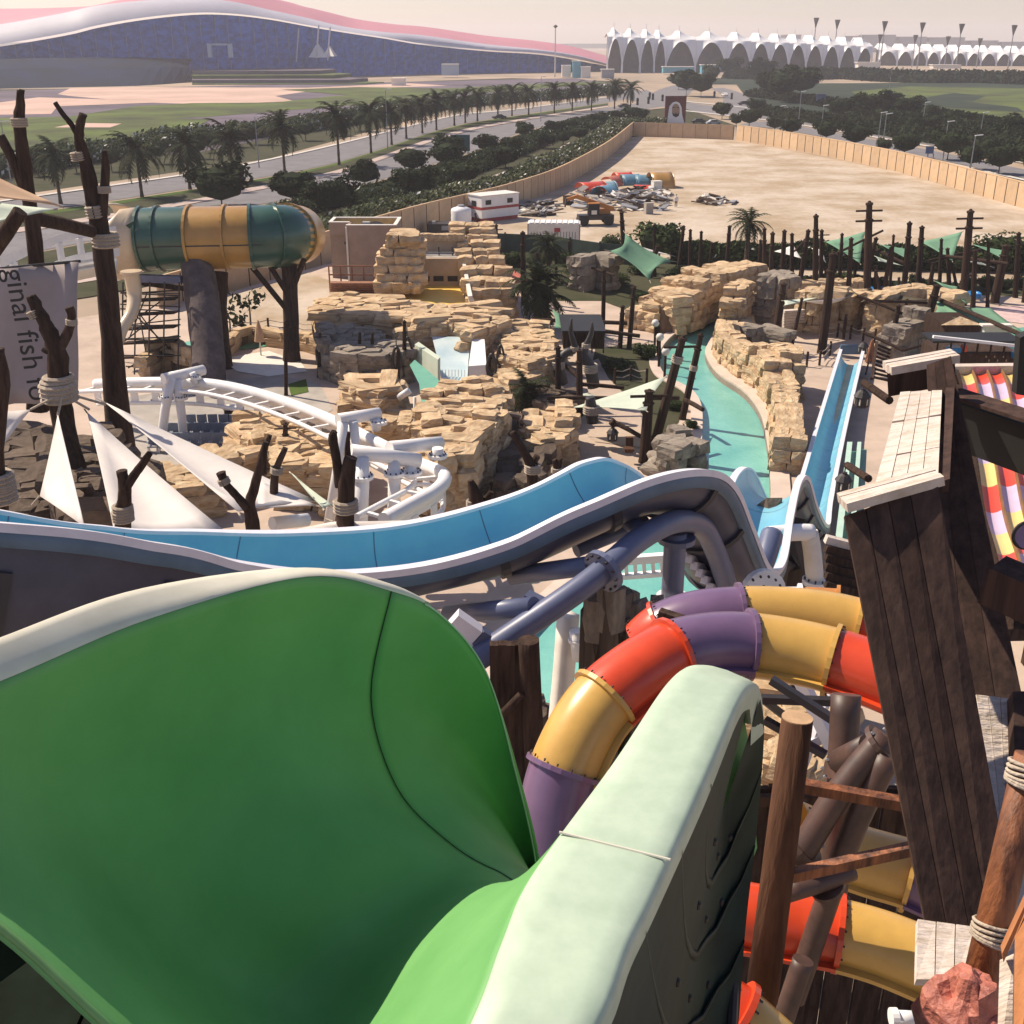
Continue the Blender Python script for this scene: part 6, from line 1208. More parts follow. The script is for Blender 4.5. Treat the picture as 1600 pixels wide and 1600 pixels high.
band_tube('banded_tube_slide', 'nearest tube slide banded purple, yellow and red, curving over the water', [(862, 1420, 12.3), (860, 1330, 12.6), (868, 1250, 12.9), (890, 1180, 13.2), (930, 1110, 13.6), (985, 1060, 14.0), (1050, 1022, 14.4), (1110, 1008, 14.7), (1170, 1008, 14.8), (1240, 1018, 14.7), (1300, 1032, 14.5), (1360, 1052, 14.2), (1430, 1080, 13.8)], [(2.75, 'purple'), (4.3, 'yellow'), (6.0, 'red'), (8.0, 'purple'), (10.0, 'yellow'), (12, 'red')], .505)
band_tube('banded_tube_slide', 'second tube slide behind, purple then yellow, over the basalt', [(1010, 1010, 16.6), (1040, 985, 16.6), (1090, 968, 16.6), (1150, 962, 16.6), (1210, 962, 16.6), (1280, 968, 16.5), (1345, 982, 16.3), (1400, 1000, 16)], [(1.0, 'red'), (3.1, 'purple'), (5.9, 'yellow'), (7, 'red')], .50)
band_tube('banded_tube_slide', 'orange and white tube end behind the yellow tubes', [(1190, 935, 19.5), (1250, 934, 19.5), (1310, 937, 19.3)], [(1.0, 'rim'), (2, 'orange')], .22)
o = MB().disc(at(1192, 925, 23), (.3, -1, .2), .55, .2, 20).build('pipe_end', 'white', thing('blanked_pipe', at(1192, 925, 23), 'white bolted pipe end plate below the second hump', 'pipe'))
r_ = bpy.data.objects['blanked_pipe']
for k in range(14):
    c = at(1192, 925, 22.88) + V((math.cos(k * .449) * .42, 0, math.sin(k * .449) * .42)); MB().tube([c, c + V((0, -.06, 0))], .03, 6).build('bolt', 'darkmetal', r_)
o = MB().beam(at(1030, 958, 15.9), at(1092, 978, 15.6), .16, .14).build('strut_plate', 'timber'); tag(o, 'dark slotted strut lying over the purple tube', 'strut')
# lower flumes in the shade at bottom right
band_tube('lower_flume', 'red then orange flume low between the steel pipes', [(1130, 1425, 11.4), (1190, 1436, 11.3), (1255, 1448, 11.2), (1310, 1458, 11.1), (1380, 1478, 10.9), (1460, 1510, 10.6)], [(3.0, 'red'), (5, 'yellow')], .44)
band_tube('lower_flume', 'dull yellow flume in deep shade above the red one', [(1230, 1300, 13.6), (1290, 1325, 13.6), (1350, 1345, 13.5), (1420, 1365, 13.3), (1480, 1390, 13)], [(3.0, 'yellow'), (4, 'purple')], .52)
band_tube('lower_flume', 'yellow and red flume at the bottom edge', [(1120, 1570, 8.6), (1150, 1590, 8.5), (1190, 1625, 8.4), (1250, 1680, 8.3)], [(1.0, 'red'), (3, 'yellow')], .34)

# ================================================================== STEEL, LOGS AND BRACES AT BOTTOM RIGHT
M['pipebrown'] = mat('pipebrown', (.105, .055, .042), .5, c2=(.05, .028, .022), scale=2, spec=.5)
root = thing('brown_pipe_frame', at(1300, 1300, 11), 'brown bolted steel pipes crossing beneath the wooden tower', 'steel frame')
for pts, r_ in (([(1385, 1150, 11.2), (1310, 1240, 11), (1245, 1345, 10.8)], .17), ([(1390, 1180, 11.0), (1340, 1280, 10.9), (1295, 1400, 10.8), (1240, 1560, 10.6)], .15), ([(1225, 1395, 10.5), (1300, 1372, 10.7), (1330, 1360, 10.8)], .13), ([(1322, 1085, 12.8), (1315, 1220, 12.4), (1300, 1420, 12.4)], .2), ([(1255, 1500, 10.2), (1235, 1560, 10.1), (1210, 1640, 10)], .13), ([(1310, 1190, 12.2), (1360, 1165, 11.6)], .16)): pipe(root, 'pipe', pts, r_, 'pipebrown', 14, 3)
for x, y, Y, dx, dz, r_ in ((1378, 1162, 11.2, -.5, .6, .26), (1258, 1322, 10.9, -.5, .6, .25), (1292, 1385, 10.7, .3, .6, .22), (1306, 1200, 12.2, .8, .3, .24)):
    fl = MB().disc(at(x, y, Y), (-dx, -.1, dz), r_, .07, 18).build('flange', 'pipebrown', root)
    for k in range(8): 
        c = at(x, y, Y) + V((math.cos(k * .785) * r_ * .8, 0, math.sin(k * .785) * r_ * .8)); MB().tube([c, c + V((0, -.05, .04))], .022, 6).build('bolt', 'grey', fl)
for a, q, wd in (((1255, 1228, 9.8), (1412, 1256, 9.6), .12), ((1236, 1368, 9.4), (1424, 1326, 9.4), .11)):
    MB().beam(at(*a), at(*q), wd, .12).build('angle_bar', 'timberred', root)
root = thing('black_brace', at(1290, 1120, 13.5), 'thin black steel braces under the yellow and red tube', 'brace')
for a, q in (((1205, 1062, 13.6), (1395, 1185, 12.6)), ((1190, 1092, 13.8), (1300, 1096, 13.8)), ((1195, 1125, 14.4), (1290, 1180, 13.8)), ((1195, 1095, 14), (1240, 1130, 14.6))): MB().beam(at(*a), at(*q), .11, .11).build('bar', 'rib', root)
M['logend'] = mat('logend', (.50, .33, .20), .8, var=.12, scale=6); M['logbark'] = mat('logbark', (.12, .06, .036), .8, c2=(.06, .03, .02), scale=1.5, stretch=(4, 4, .4), bump=.5, bscale=5)
root = thing('cut_log_column', at(1215, 1500, 9.6), 'tall brown log column with a pale sawn top', 'log')
P0, P1 = at(1246, 1122, 9.6), at(1190, 1560, 9.2); MB().tube([P0, P0.lerp(P1, .5), P1], [.16, .17, .18], 20).build('shaft', 'logbark', root, True)
ax = (P0 - P1).normalized(); MB().tube([P0 - ax * .02, P0 + ax * .012], .158, 20).build('sawn_end', 'logend', root)
root = thing('shade_backdrop', at(1330, 1400, 15.5), 'brown boarding added to darken the shade behind the lower flumes', 'screen')  # added boarding, keeps bright paving from showing in the shaded corner
for k in range(14):
    a = at(1190 + k * 26, 1220, 15.6); MB().box(V((a.x, 15.6 + .05 * (k % 2), 6.4)), (.262, .1, 7.6)).build('board', 'timber', root)
MB().beam(at(1180, 1250, 15.4), at(1560, 1250, 15.4), .12, .2).build('rail', 'timber', root)
mesa('rock_outcrop', 'sunlit pale rocks seen between the black braces', [(1195, 1080), (1300, 1080), (1330, 1130), (1260, 1210), (1195, 1180)], 3.2, blk=1.0, slab=(1.0, .7))
root = thing('white_beam_frame', at(1250, 1130, 17.5), 'white steel beams behind the black braces', 'steel frame')
for a, q in (((1250, 1060, 17.5), (1330, 1230, 16.8)), ((1262, 1160, 17.2), (1300, 1140, 17.4)), ((1300, 1060, 17.8), (1250, 1200, 17))): MB().beam(at(*a), at(*q), .2, .22).build('beam', 'rim', root)

# ================================================================== WOODEN TOWER
M['towerwood'] = mat('towerwood', (.085, .052, .042), .85, c2=(.04, .027, .024), scale=1.3, bump=.22, bscale=4, stretch=(6, 6, .35), rand=.25, detail=9, dist=.03)  # dark brown, with the front planks' shade put into the colour
M['palewood'] = mat('palewood', (.64, .55, .49), .85, c2=(.42, .34, .25), scale=2.2, bump=.6, bscale=6, stretch=(1.5, 5, 1.5), rand=.08, lo=.25, hi=.55, detail=8)  # weathered wood, with the tower top's sunlit paleness put into the colour
root = thing('wooden_tower', at(1450, 1450, 7), 'dark plank clad leaning wooden tower with a weathered top coloured sunlit pale', 'tower')
def slab4(nm, a, b_, c, d, th, m, root=root):               # quad a b c d (screen order) given thickness away from the camera
    P = [at(*q) for q in (a, b_, c, d)]; nrm = (P[1] - P[0]).cross(P[3] - P[0]).normalized()
    if nrm.dot(V((0, 0, HC)) - P[0]) > 0: nrm = -nrm
    return MB().hexa([P[3], P[2], P[2] + nrm * th, P[3] + nrm * th, P[0], P[1], P[1] + nrm * th, P[0] + nrm * th]).build(nm, m, root)
def lerp3(a, b_, t): return tuple(a[i] + (b_[i] - a[i]) * t for i in range(3))
TL, TR, BR, BLp = (1319, 806, 9.0), (1466, 757, 9.0), (1592, 1460, 7.0), (1447, 1452, 7.0)
cuts = [0, .23, .47, .70, 1.0]
for k in range(4):
    a, b_ = cuts[k] + .004, cuts[k + 1] - .004; slab4('front_plank', lerp3(TL, TR, a), lerp3(TL, TR, b_), lerp3(BLp, BR, b_), lerp3(BLp, BR, a), .1 + .012 * (k % 2), 'towerwood')
slab4('backing', lerp3(TL, TR, .01)[:2] + (9.12,), lerp3(TL, TR, .99)[:2] + (9.12,), BR[:2] + (7.12,), BLp[:2] + (7.12,), .08, 'black')
TL2, TR2, BR2, BL2 = (1448, 570, 12.6), (1486, 556, 12.6), (1640, 1290, 8.6), (1480, 1310, 8.6)
for k in range(3):
    a, b_ = k / 3 + .004, (k + 1) / 3 - .004; slab4('side_plank', lerp3(TL2, TR2, a), lerp3(TL2, TR2, b_), lerp3(BL2, BR2, b_), lerp3(BL2, BR2, a), .12 + .015 * (k % 2), 'towerwood')
# pale caps and deck boards
def cap(a, b_, wd, ht, n, m='palewood'):
    A, B = at(*a), at(*b_); t = (B - A).normalized(); s = V((-t.y, t.x, 0))
    for k in range(n):
        o_ = s * (wd / n * (k + .5) - wd / 2 + .0); MB().beam(A + o_ + V((0, 0, rnd(-.008, .008))), B + o_ + V((0, 0, rnd(-.008, .008))), wd / n * .95, ht).build('cap_board', m, root)
cap((1316, 786, 9.05), (1466, 744, 9.12), .26, .09, 3); cap((1386, 575, 12.9), (1492, 556, 13.0), .26, .10, 3)
FA, FB, FC, FD = (1362, 768, 9.25), (1468, 744, 9.25), (1474, 596, 12.4), (1408, 602, 12.4)
for k in range(4):
    a, b_ = k / 4 + .006, (k + 1) / 4 - .006; P = [at(*lerp3(FD, FC, a)), at(*lerp3(FD, FC, b_)), at(*lerp3(FA, FB, b_)), at(*lerp3(FA, FB, a))]
    for j in range(3):
        q0, q1 = j / 3 + .004, (j + 1) / 3 - .004; Q = [P[0].lerp(P[3], q0), P[1].lerp(P[2], q0), P[1].lerp(P[2], q1), P[0].lerp(P[3], q1)]; dz = V((0, 0, -.08 + rnd(-.01, .01)))
        MB().hexa([q + dz - V((0, 0, .06)) for q in Q[::-1]] + [q + dz for q in Q[::-1]]).build('deck_board', 'palewood', root)
MB().hexa([at(*q) - V((0, 0, .5)) for q in (FA, FB, FC, FD)] + [at(*q) - V((0, 0, .16)) for q in (FA, FB, FC, FD)]).build('deck_frame', 'towerwood', root)
MB().hexa([at(*q) for q in ((1470, 770, 9.4), (1482, 768, 9.4), (1492, 615, 12.5), (1478, 615, 12.5), (1472, 752, 9.4), (1484, 748, 9.4), (1492, 596, 12.5), (1478, 598, 12.5))]).build('side_board', 'towerwood', root)
MB().hexa([at(*q) for q in ((1388, 620, 12.8), (1494, 600, 12.9), (1494, 600, 13.05), (1388, 620, 12.95), (1386, 584, 12.8), (1492, 566, 12.9), (1492, 566, 13.05), (1386, 584, 12.95))]).build('end_board', 'towerwood', root)
root = thing('dark_timber_beam', at(1560, 680, 12), 'thick black timber beam crossing before the striped racer slide', 'beam')
MB().beam(at(1486, 654, 12.9), at(1660, 716, 11.6), .35, .56).build('beam_body', 'black', root); MB().beam(at(1486, 612, 12.85), at(1660, 668, 11.55), .36, .04).build('beam_edge', 'towerwood', root)
for a, q, w_, h_ in (((1550, 905, 9.8), (1640, 945, 9.4), .4, .4), ): MB().beam(at(*a), at(*q), w_, h_).build('beam_body', 'towerwood', root)
root = thing('pale_deck', at(1500, 1480, 6.6), 'weathered boards coloured sunlit pale around the foot of the wooden tower', 'deck')  # sunlight on these boards is part of their pale colour
for k in range(3): slab4('deck_board', lerp3((1525, 1085, 8.8), (1582, 1092, 8.8), k / 3 + .01), lerp3((1525, 1085, 8.8), (1582, 1092, 8.8), (k + 1) / 3 - .01), lerp3((1560, 1330, 7.4), (1586, 1330, 7.4), (k + 1) / 3 - .01), lerp3((1560, 1330, 7.4), (1586, 1330, 7.4), k / 3 + .01), .06, 'palewood', root)
for k in range(3): slab4('deck_board', (1434 + k * 30, 1436 + k * 4, 6.9), (1462 + k * 30, 1440 + k * 4, 6.9), (1460 + k * 30, 1530, 6.2), (1432 + k * 30, 1530, 6.2), .06, 'palewood', root)
slab4('post', (1583, 1080, 8.7), (1612, 1080, 8.7), (1600, 1330, 7.3), (1588, 1330, 7.3), .3, 'towerwood', root)
slab4('post', (1594, 528, 11), (1640, 505, 11), (1640, 625, 11), (1588, 616, 11), .12, 'black', root)
# near logs, rope and the pink rock
root = thing('red_log_rail', at(1540, 1530, 4.1), 'reddish log post bound with white rope at the right edge', 'log')
P0, P1 = at(1612, 1180, 4.5), at(1522, 1580, 4.1); MB().tube([P0, P0.lerp(P1, .5), P1], [.078, .082, .086], 18).build('shaft', 'timberred', root, True); ax = (P0 - P1).normalized(); u = ax.orthogonal().normalized(); v_ = ax.cross(u)
for base, n in ((.68, 5), (.08, 6)):
    for k in range(n):
        c = P0.lerp(P1, base) + ax * (k * .019 - .04); MB().tube([c + (u * math.cos(a) + v_ * math.sin(a)) * .093 + ax * .01 * math.sin(a + k) for a in [6.2832 * j / 18 for j in range(19)]], .0105, 6, False).build('rope_turn', 'rope', root, True)
M['pinkrock'] = mat('pinkrock', (.50, .17, .12), .6, c2=(.27, .085, .065), scale=7, bump=.9, bscale=14, spec=.5, detail=10, dist=.04)
root = thing('pink_rock', at(1490, 1600, 3.9), 'rounded pink artificial rock at the bottom right', 'rock')
b = MB(); c = at(1500, 1608, 3.95); rows = []
for i in range(13):
    ph = math.pi * i / 12; row = []
    for j in range(20):
        a = 6.2832 * j / 20; d = V((math.cos(a) * math.sin(ph), math.sin(a) * math.sin(ph), math.cos(ph))); k = 1 + .34 * noise.noise(d * 1.7 + V((3, 1, 0))) + .10 * noise.noise(d * 4) + .05 * noise.noise(d * 9)
        row.append(c + V((d.x * .20 * k, d.y * .2 * k, d.z * .34 * k)))
    rows.append(row)
b.loft(rows, True); b.build('rock_body', 'pinkrock', root, False); MB().lathe(at(1548, 1600, 3.85) - V((0, 0, .2)), [(.10, 0), (.11, .12), (.07, .25), (.02, .28)], 10).build('rock_knob', 'pinkrock', root, True)
root = thing('timber_fence_end', at(1590, 1600, 3.6), 'orange brown fence boards in the bottom right corner', 'fence')
M['orangewood'] = mat('orangewood', (.55, .24, .10), .7, c2=(.36, .14, .06), scale=2, stretch=(3, 3, .6), bump=.3, bscale=7)
slab4('board', (1562, 1500, 3.9), (1584, 1490, 3.9), (1580, 1700, 3.4), (1556, 1700, 3.4), .03, 'palewood', root); slab4('board', (1586, 1440, 3.9), (1640, 1350, 3.9), (1640, 1700, 3.4), (1582, 1700, 3.4), .03, 'orangewood', root); slab4('cap_rail', (1566, 1490, 3.85), (1640, 1330, 3.9), (1640, 1345, 3.88), (1568, 1504, 3.84), .06, 'orangewood', root)
for k in range(8): MB().box(V((1.3 + k * .42, 2.6, 17.2)), (.41, 3.0, .08)).build('base_board', 'palewood', root)
for xx in (1.5, 4.2): MB().box(V((xx, 3.6, 8.8)), (.2, .2, 16.6)).build('base_post', 'timber', root)
root = thing('white_drain_pipe', at(1400, 1590, 6), 'short white pipe end beside the pink rock', 'pipe'); pipe(root, 'pipe_body', [(1392, 1590, 6), (1440, 1592, 6)], .055, 'white', 14); MB().disc(at(1397, 1590, 6), (1, 0, 0), .07, .05, 16).build('collar', 'white', root)

# ================================================================== STRIPED RACER SLIDE
root = thing('racer_slide', at(1560, 920, 27), 'multi lane mat slide striped red, yellow and lilac', 'water slide')
LA, LB_ = at(1497, 583, 50), at(1572, 960, 28); dirv = LB_ - LA; LW = .70; sdv = V((1, .05, 0)).normalized(); cols = ['raceyellow', 'racered', 'lilacpaint']
SEG = 12
for ln in range(9):
    off = (0, 1, 1, 0, 2, 2, 0, 1, 1)[ln]
    for sgi in range(SEG):
        rows = []
        for j in range(4):
            t = (sgi + j / 3) / SEG; p = LA + dirv * t + sdv * LW * ln + V((0, 0, .16 * math.sin(t * 16)))
            rows.append([p + sdv * LW * k / 4 * .93 + V((0, 0, -.12 * math.sin(math.pi * k / 4))) for k in range(5)])
        MB().loft(rows).build('lane_panel', cols[(sgi + off) % 3], root, True)
    rows = [[p + V((0, 0, .16)) * 0 + LA * 0 for p in ()] for _ in ()]
    b = MB(); rr = []
    for j in range(30):
        t = j / 29; p = LA + dirv * t + sdv * (LW * ln - .035) + V((0, 0, .16 * math.sin(t * 16))); rr.append([p + V((-.03, 0, -.1)), p + V((.03, 0, -.1)), p + V((.03, 0, .16)), p + V((-.03, 0, .16))])
    b.loft(rr, True); b.build('lane_divider', mat('divider', (.26, .13, .05), .6) if ln else 'timber', root)
MB().beam(LA + V((-.3, .3, .1)), LA + sdv * LW * 4.6 + V((0, .3, .1)), .5, .4).build('header_beam', 'palewood', root)
b = MB(); b.hexa([LA + V((-.3, 0, -.9)), LB_ + V((-.3, 0, -.9)), LB_ + sdv * LW * 9 - V((0, 0, .9)), LA + sdv * LW * 9 - V((0, 0, .9)), LA + V((-.3, 0, -.5)), LB_ + V((-.3, 0, -.5)), LB_ + sdv * LW * 9 - V((0, 0, .5)), LA + sdv * LW * 9 - V((0, 0, .5))]); b.build('underframe', 'timber', root)
for k in range(4):
    p = LA + dirv * (.1 + .28 * k) + sdv * LW * 4; MB().beam(V((p.x, p.y, .3)), p - V((0, 0, .4)), .4, .4).build('leg', 'timber', root)
root = thing('purple_wheel', at(1606, 836, 20), 'purple disc with a dark ring at the right edge', 'disc'); MB().disc(at(1606, 836, 20), (-.2, -1, .4), .28, .1, 24).build('disc', 'purple', root)
b = MB(); c = at(1606, 836, 19.93); b.tube([c + V((math.cos(a), 0, math.sin(a))) * .29 for a in [6.2832 * j / 24 for j in range(25)]], .035, 6, False); b.build('ring', 'black', root)
M['mint'] = mat('mint', (.45, .62, .52), .45, var=.05); M['deepgreen'] = mat('deepgreen', (.09, .26, .17), .4, var=.08)
# green mat slide behind the tower
root = thing('green_lane_slide', gp(1310, 800, ZP), 'green and mint open lane between the blue slide and the tower', 'water slide')
for k, (x0, x1, m, dz) in enumerate(((1322, 1330, 'mint', .5), (1330, 1338, 'deepgreen', 0), (1338, 1344, 'mint', .5), (1344, 1354, 'deepgreen', .1))):
    xa, xb = x0 - 1322, x1 - 1322; P = [at(1322 + xa, 705, 52), at(1322 + xb, 705, 52), at(1296 + xb * 1.5, 915, 36), at(1296 + xa * 1.5, 915, 36)]; z_ = V((0, 0, dz))
    MB().hexa([P[3] + z_ - V((0, 0, .3)), P[2] + z_ - V((0, 0, .3)), P[1] + z_ - V((0, 0, .3)), P[0] + z_ - V((0, 0, .3)), P[3] + z_, P[2] + z_, P[1] + z_, P[0] + z_]).build('lane', m, root)
root = thing('timber_platform', at(1300, 850, 26), 'small dark timber platform edge left of the wooden tower', 'platform')
for k in range(6): MB().beam(at(1290, 842 + k * 14, 26 - k * .1), at(1345, 856 + k * 14, 26 - k * .1), .2, .2).build('log', 'timber' if k else 'palewood', root)

# ================================================================== GREEN FUNNEL SLIDE
M['gin'] = mat('gin', (.165, .40, .135), .55, c2=(.12, .325, .10), scale=1.6, detail=12, spec=.4, lo=.3, hi=.7, bump=.12, bscale=90, dist=.004)
M['grim'] = mat('grim', (.47, .57, .44), .45, c2=(.39, .49, .37), scale=5, detail=8, spec=.4)
M['gwhite'] = mat('gwhite', (.66, .63, .52), .5, c2=(.58, .55, .44), scale=4, detail=7)
M['gdark'] = mat('gdark', (.020, .042, .028), .7, c2=(.011, .022, .015), scale=2.2, detail=6)  # hull green, with the shade under the rim put into the colour
G = [[(-420, 1232, 2.9), (-180, 1350, 2.95), (0, 1450, 2.95), (165, 1600, 2.85), (330, 1750, 2.8), (520, 1790, 2.6), (600, 1850, 2.3)],
     [(0, 1066, 3.85), (65, 1230, 3.95), (175, 1390, 4.0), (330, 1530, 4.0), (490, 1615, 3.9), (620, 1610, 3.2), (735, 1600, 2.78)],
     [(240, 966, 4.55), (250, 1130, 4.6), (320, 1280, 4.6), (450, 1400, 4.5), (590, 1475, 4.35), (710, 1460, 3.7), (785, 1470, 3.1)],
     [(480, 902, 5.25), (440, 1060, 5.2), (480, 1210, 5.05), (590, 1320, 4.9), (700, 1374, 4.8), (780, 1385, 4.2), (835, 1365, 3.47)],
     [(612, 925, 5.6), (580, 1090, 5.55), (620, 1230, 5.4), (700, 1315, 5.2), (775, 1360, 5.0), (840, 1372, 4.75), (960, 1190, 4.32)],
     [(690, 962, 5.8), (660, 1110, 5.8), (700, 1230, 5.65), (770, 1312, 5.5), (830, 1362, 5.3), (890, 1380, 5.15), (1045, 1066, 5.02)],
     [(760, 1052, 5.95), (745, 1200, 6.0), (790, 1300, 5.9), (830, 1365, 5.8), (870, 1410, 5.7), (940, 1430, 5.55), (1092, 1043, 5.38)],
     [(805, 1205, 6.0), (815, 1320, 6.1), (840, 1390, 6.1), (870, 1440, 6.0), (900, 1490, 5.9), (990, 1510, 5.7), (1140, 1066, 5.6)],
     [(838, 1355, 6.0), (850, 1430, 6.1), (870, 1490, 6.1), (890, 1540, 6.1), (920, 1590, 6.0), (1010, 1620, 5.8), (1166, 1160, 5.76)],
     [(845, 1500, 5.9), (855, 1560, 6.0), (870, 1620, 6.0), (890, 1680, 6.0), (930, 1720, 5.9), (1010, 1740, 5.7), (1180, 1320, 5.82)]]
cols_ = [cr([at(*G[i][j]) for i in range(len(G))], 8) for j in range(7)]
grid = [cr([cols_[j][i] for j in range(7)], 6) for i in range(len(cols_[0]))]
root = thing('green_funnel_slide', at(800, 1500, 4.5), 'large green open slide with pale rims in the foreground', 'water slide')
def gpart(nm, i0, i1):
    o = MB().loft([r_ for r_ in grid[i0:i1 + 1]]).build(nm, 'gin', root, True); sm = o.modifiers.new('s', 'SOLIDIFY'); sm.thickness = .03; sm.offset = -1; return o
gpart('slide_panel', 0, 32); gpart('slide_panel', 32, len(grid) - 1)
MB().tube([p + V((0, -.004, .006)) for p in grid[32]], .0028, 5, False).build('panel_seam', 'gdark', root)
MB().tube([p for p in grid[0]], .014, 8, False).build('entry_lip', mat('glip', (.22, .42, .14), .5), root, True)
MB().tube([r_[0] for r_ in grid[37:]], .006, 6, False).build('edge_bead', 'grim', root, True)
# left white flange
IN = [r_[0] for r_ in grid[:38]]; OUTc = resample(cr([at(*q) for q in ((-330, 1120, 3.45), (0, 1002, 4.4), (240, 918, 5.0), (480, 889, 5.5), (560, 897, 5.64), (640, 930, 5.72), (665, 945, 5.76))], 10), len(IN))
INr = IN; OUTc = cr([at(*q) for q in ((-440, 1168, 3.0), (-18, 1003, 3.98), (225, 919, 4.7), (478, 889, 5.45), (618, 917, 5.68), (692, 959, 5.83))], 8)[:38]; b = MB(); b.loft([[p + V((0, 0, .004)), p.lerp(q, .06) + V((0, 0, .014)), p.lerp(q, .3) + V((0, 0, .02)), p.lerp(q, .7) + V((0, 0, .02)), p.lerp(q, .94) + V((0, 0, .012)), q, q - V((0, 0, .06))] for p, q in zip(INr, OUTc)]); b.build('left_rim', 'gwhite', root, True)
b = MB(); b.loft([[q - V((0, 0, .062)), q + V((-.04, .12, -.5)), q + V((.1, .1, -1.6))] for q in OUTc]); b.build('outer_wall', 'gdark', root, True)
# right rim: broad rounded flange
RI = resample(cr([at(*q) for q in ((600, 1850, 2.3), (735, 1600, 2.75), (785, 1470, 3.1), (833, 1365, 3.45), (960, 1190, 4.3), (1045, 1065, 5.0), (1090, 1041, 5.35), (1140, 1062, 5.6), (1165, 1150, 5.75), (1180, 1320, 5.82))], 10), 90)
RO = resample(cr([at(*q) for q in ((800, 1850, 2.3), (940, 1600, 2.75), (985, 1480, 3.07), (1027, 1395, 3.38), (1110, 1205, 4.22), (1160, 1092, 4.88), (1180, 1074, 5.2), (1190, 1086, 5.45), (1195, 1150, 5.6), (1198, 1320, 5.7))], 10), 90)
rows = []
for i, (p, q) in enumerate(zip(RI, RO)):
    t = (RI[min(i + 1, 89)] - RI[max(0, i - 1)]).normalized(); s = (q - p); nrm = t.cross(s).normalized() if s.length > 1e-4 else V((0, 0, 1))
    if (i == 0 and nrm.z < 0) or (i and nrm.dot(pn) < 0): nrm = -nrm
    pn = nrm
    rows.append([p - nrm * .03, p, p.lerp(q, .03) + nrm * .012, p.lerp(q, .25) + nrm * .02, p.lerp(q, .75) + nrm * .02, p.lerp(q, .93) + nrm * .012, p.lerp(q, .99) - nrm * .012, q - nrm * .04, q - nrm * .13])
def rim_part(i0, i1): MB().loft(rows[i0:i1 + 1]).build('right_rim', 'grim', root, True)
rim_part(0, 26); rim_part(26, 72)
MB().tube([p + V((0, 0, .005)) for p in [RI[26].lerp(RO[26], t / 8) + V((0, 0, .016)) for t in range(9)]], .006, 6).build('rim_joint', 'gwhite', root)
# outer hull below the right rim, with bolted ribs
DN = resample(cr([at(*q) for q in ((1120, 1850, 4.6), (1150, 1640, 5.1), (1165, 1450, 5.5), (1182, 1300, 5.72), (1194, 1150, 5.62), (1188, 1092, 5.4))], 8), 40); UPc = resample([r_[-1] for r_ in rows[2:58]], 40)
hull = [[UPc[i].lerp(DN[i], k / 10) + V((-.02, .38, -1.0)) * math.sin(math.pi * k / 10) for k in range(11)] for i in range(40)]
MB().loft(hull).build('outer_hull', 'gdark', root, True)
hu = [o_ for o_ in col.objects if o_.name == 'outer_hull'][0]; M['gfin'] = mat('gfin', (.04, .06, .045), .6, c2=(.02, .03, .022), scale=3)
for i in (13, 20, 27):
    arc = [hull[i + (k * k) // 30][k] for k in range(11)]; MB().loft([[p, p + V((0, -.03, .09)) * math.sin(math.pi * (.12 + .8 * k / 10)), p + V((0, -.01, .10)) * math.sin(math.pi * (.12 + .8 * k / 10)), p + V((0, .05, .02))] for k, p in enumerate(arc)], True).build('hull_fin', 'gfin', hu, True)
for i in (10, 17, 24, 31):
    for k in (3, 5, 7): c = hull[i][k]; MB().lathe(c, [(.02, -.02), (.02, .014), (.008, .022)], 8).build('bolt', 'darkmetal', hu)
b = MB(); c = at(1015, 1610, 3.9); b.lathe(c - V((0, 0, .35)), [(.15, 0), (.15, .2), (.13, .27), (.08, .31), (.01, .325)], 18); b.build('hull_boss', mat('boss', (.22, .30, .26), .5), root, True)
MB().tube([at(1158, 1330, 5.9), at(1150, 1480, 5.5), at(1140, 1660, 5.0)], .035, 8).build('edge_bar', 'rib', root)
M['shadefill'] = mat('shadefill', (.012, .018, .012), .9, var=.2, scale=3)
root = thing('shade_filler', at(100, 1650, 2.2), 'dark boards added as shade behind the near green slide edge', 'deck')  # added near-black boards that stand in for the dark below the slide edge
for k in range(8): MB().box(V((-5.0 + k * .62, 3.4, 17.35)), (.60, 6.4, .08)).build('deck_board', 'shadefill', root)
MB().box(V((-2.8, 3.4, 17.2)), (5.0, 6.2, .1)).build('deck_frame', 'black', root)
MB().box(V((-5.4, 3.4, 18.2)), (.1, 6.4, 1.8)).build('side_panel', 'black', root)

# ================================================================== SMALL THINGS IN THE PARK
b = MB(); b.lathe((0, 0, 0), [(.10, -.42), (.30, -.38), (.34, -.30), (.34, .10), (.40, .12), (.24, .34), (.12, .42), (.12, .48)], 10); LAN = b.mesh('lantern_body', 'darkmetal')
b = MB(); b.lathe((0, 0, 0), [(.345, -.24), (.345, .04)], 6); LGL = b.mesh('lantern_glass', mat('lampglass', (.75, .68, .58), .3))
def lantern(x, y, Y, lab, ap=None, sc=1.0):
    c = at(x, y, Y); rt = thing('hanging_lantern', c, lab, 'lantern', 'hanging lanterns'); part(LAN, 'body', rt, sc=sc); part(LGL, 'glass', rt, sc=sc)
    if ap:
        e0, e1 = at(*ap[0]), at(*ap[1]); MB().tube([e0, e1], .11 * Y / 30, 8).build('arm', 'timber', rt); MB().tube([c + V((0, 0, .45 * sc)), V((c.x, c.y, e0.lerp(e1, .05).z))], .02, 5).build('chain', 'darkmetal', rt)
lantern(1347, 623, 30, 'black lantern hanging before the tower over the plaza', ((1350, 598, 30), (1390, 626, 28)), .62); lantern(1318, 754, 28, 'black lantern below, beside the green lanes', ((1324, 727, 28), (1357, 748, 26)), .62)
lantern(1349, 544, 78, 'black lantern at the end of the straight blue slide', None, 1.0); lantern(957, 679, 59, 'black lantern under the beam by the mint sail', ((955, 658, 59), (962, 664, 59)), .9)
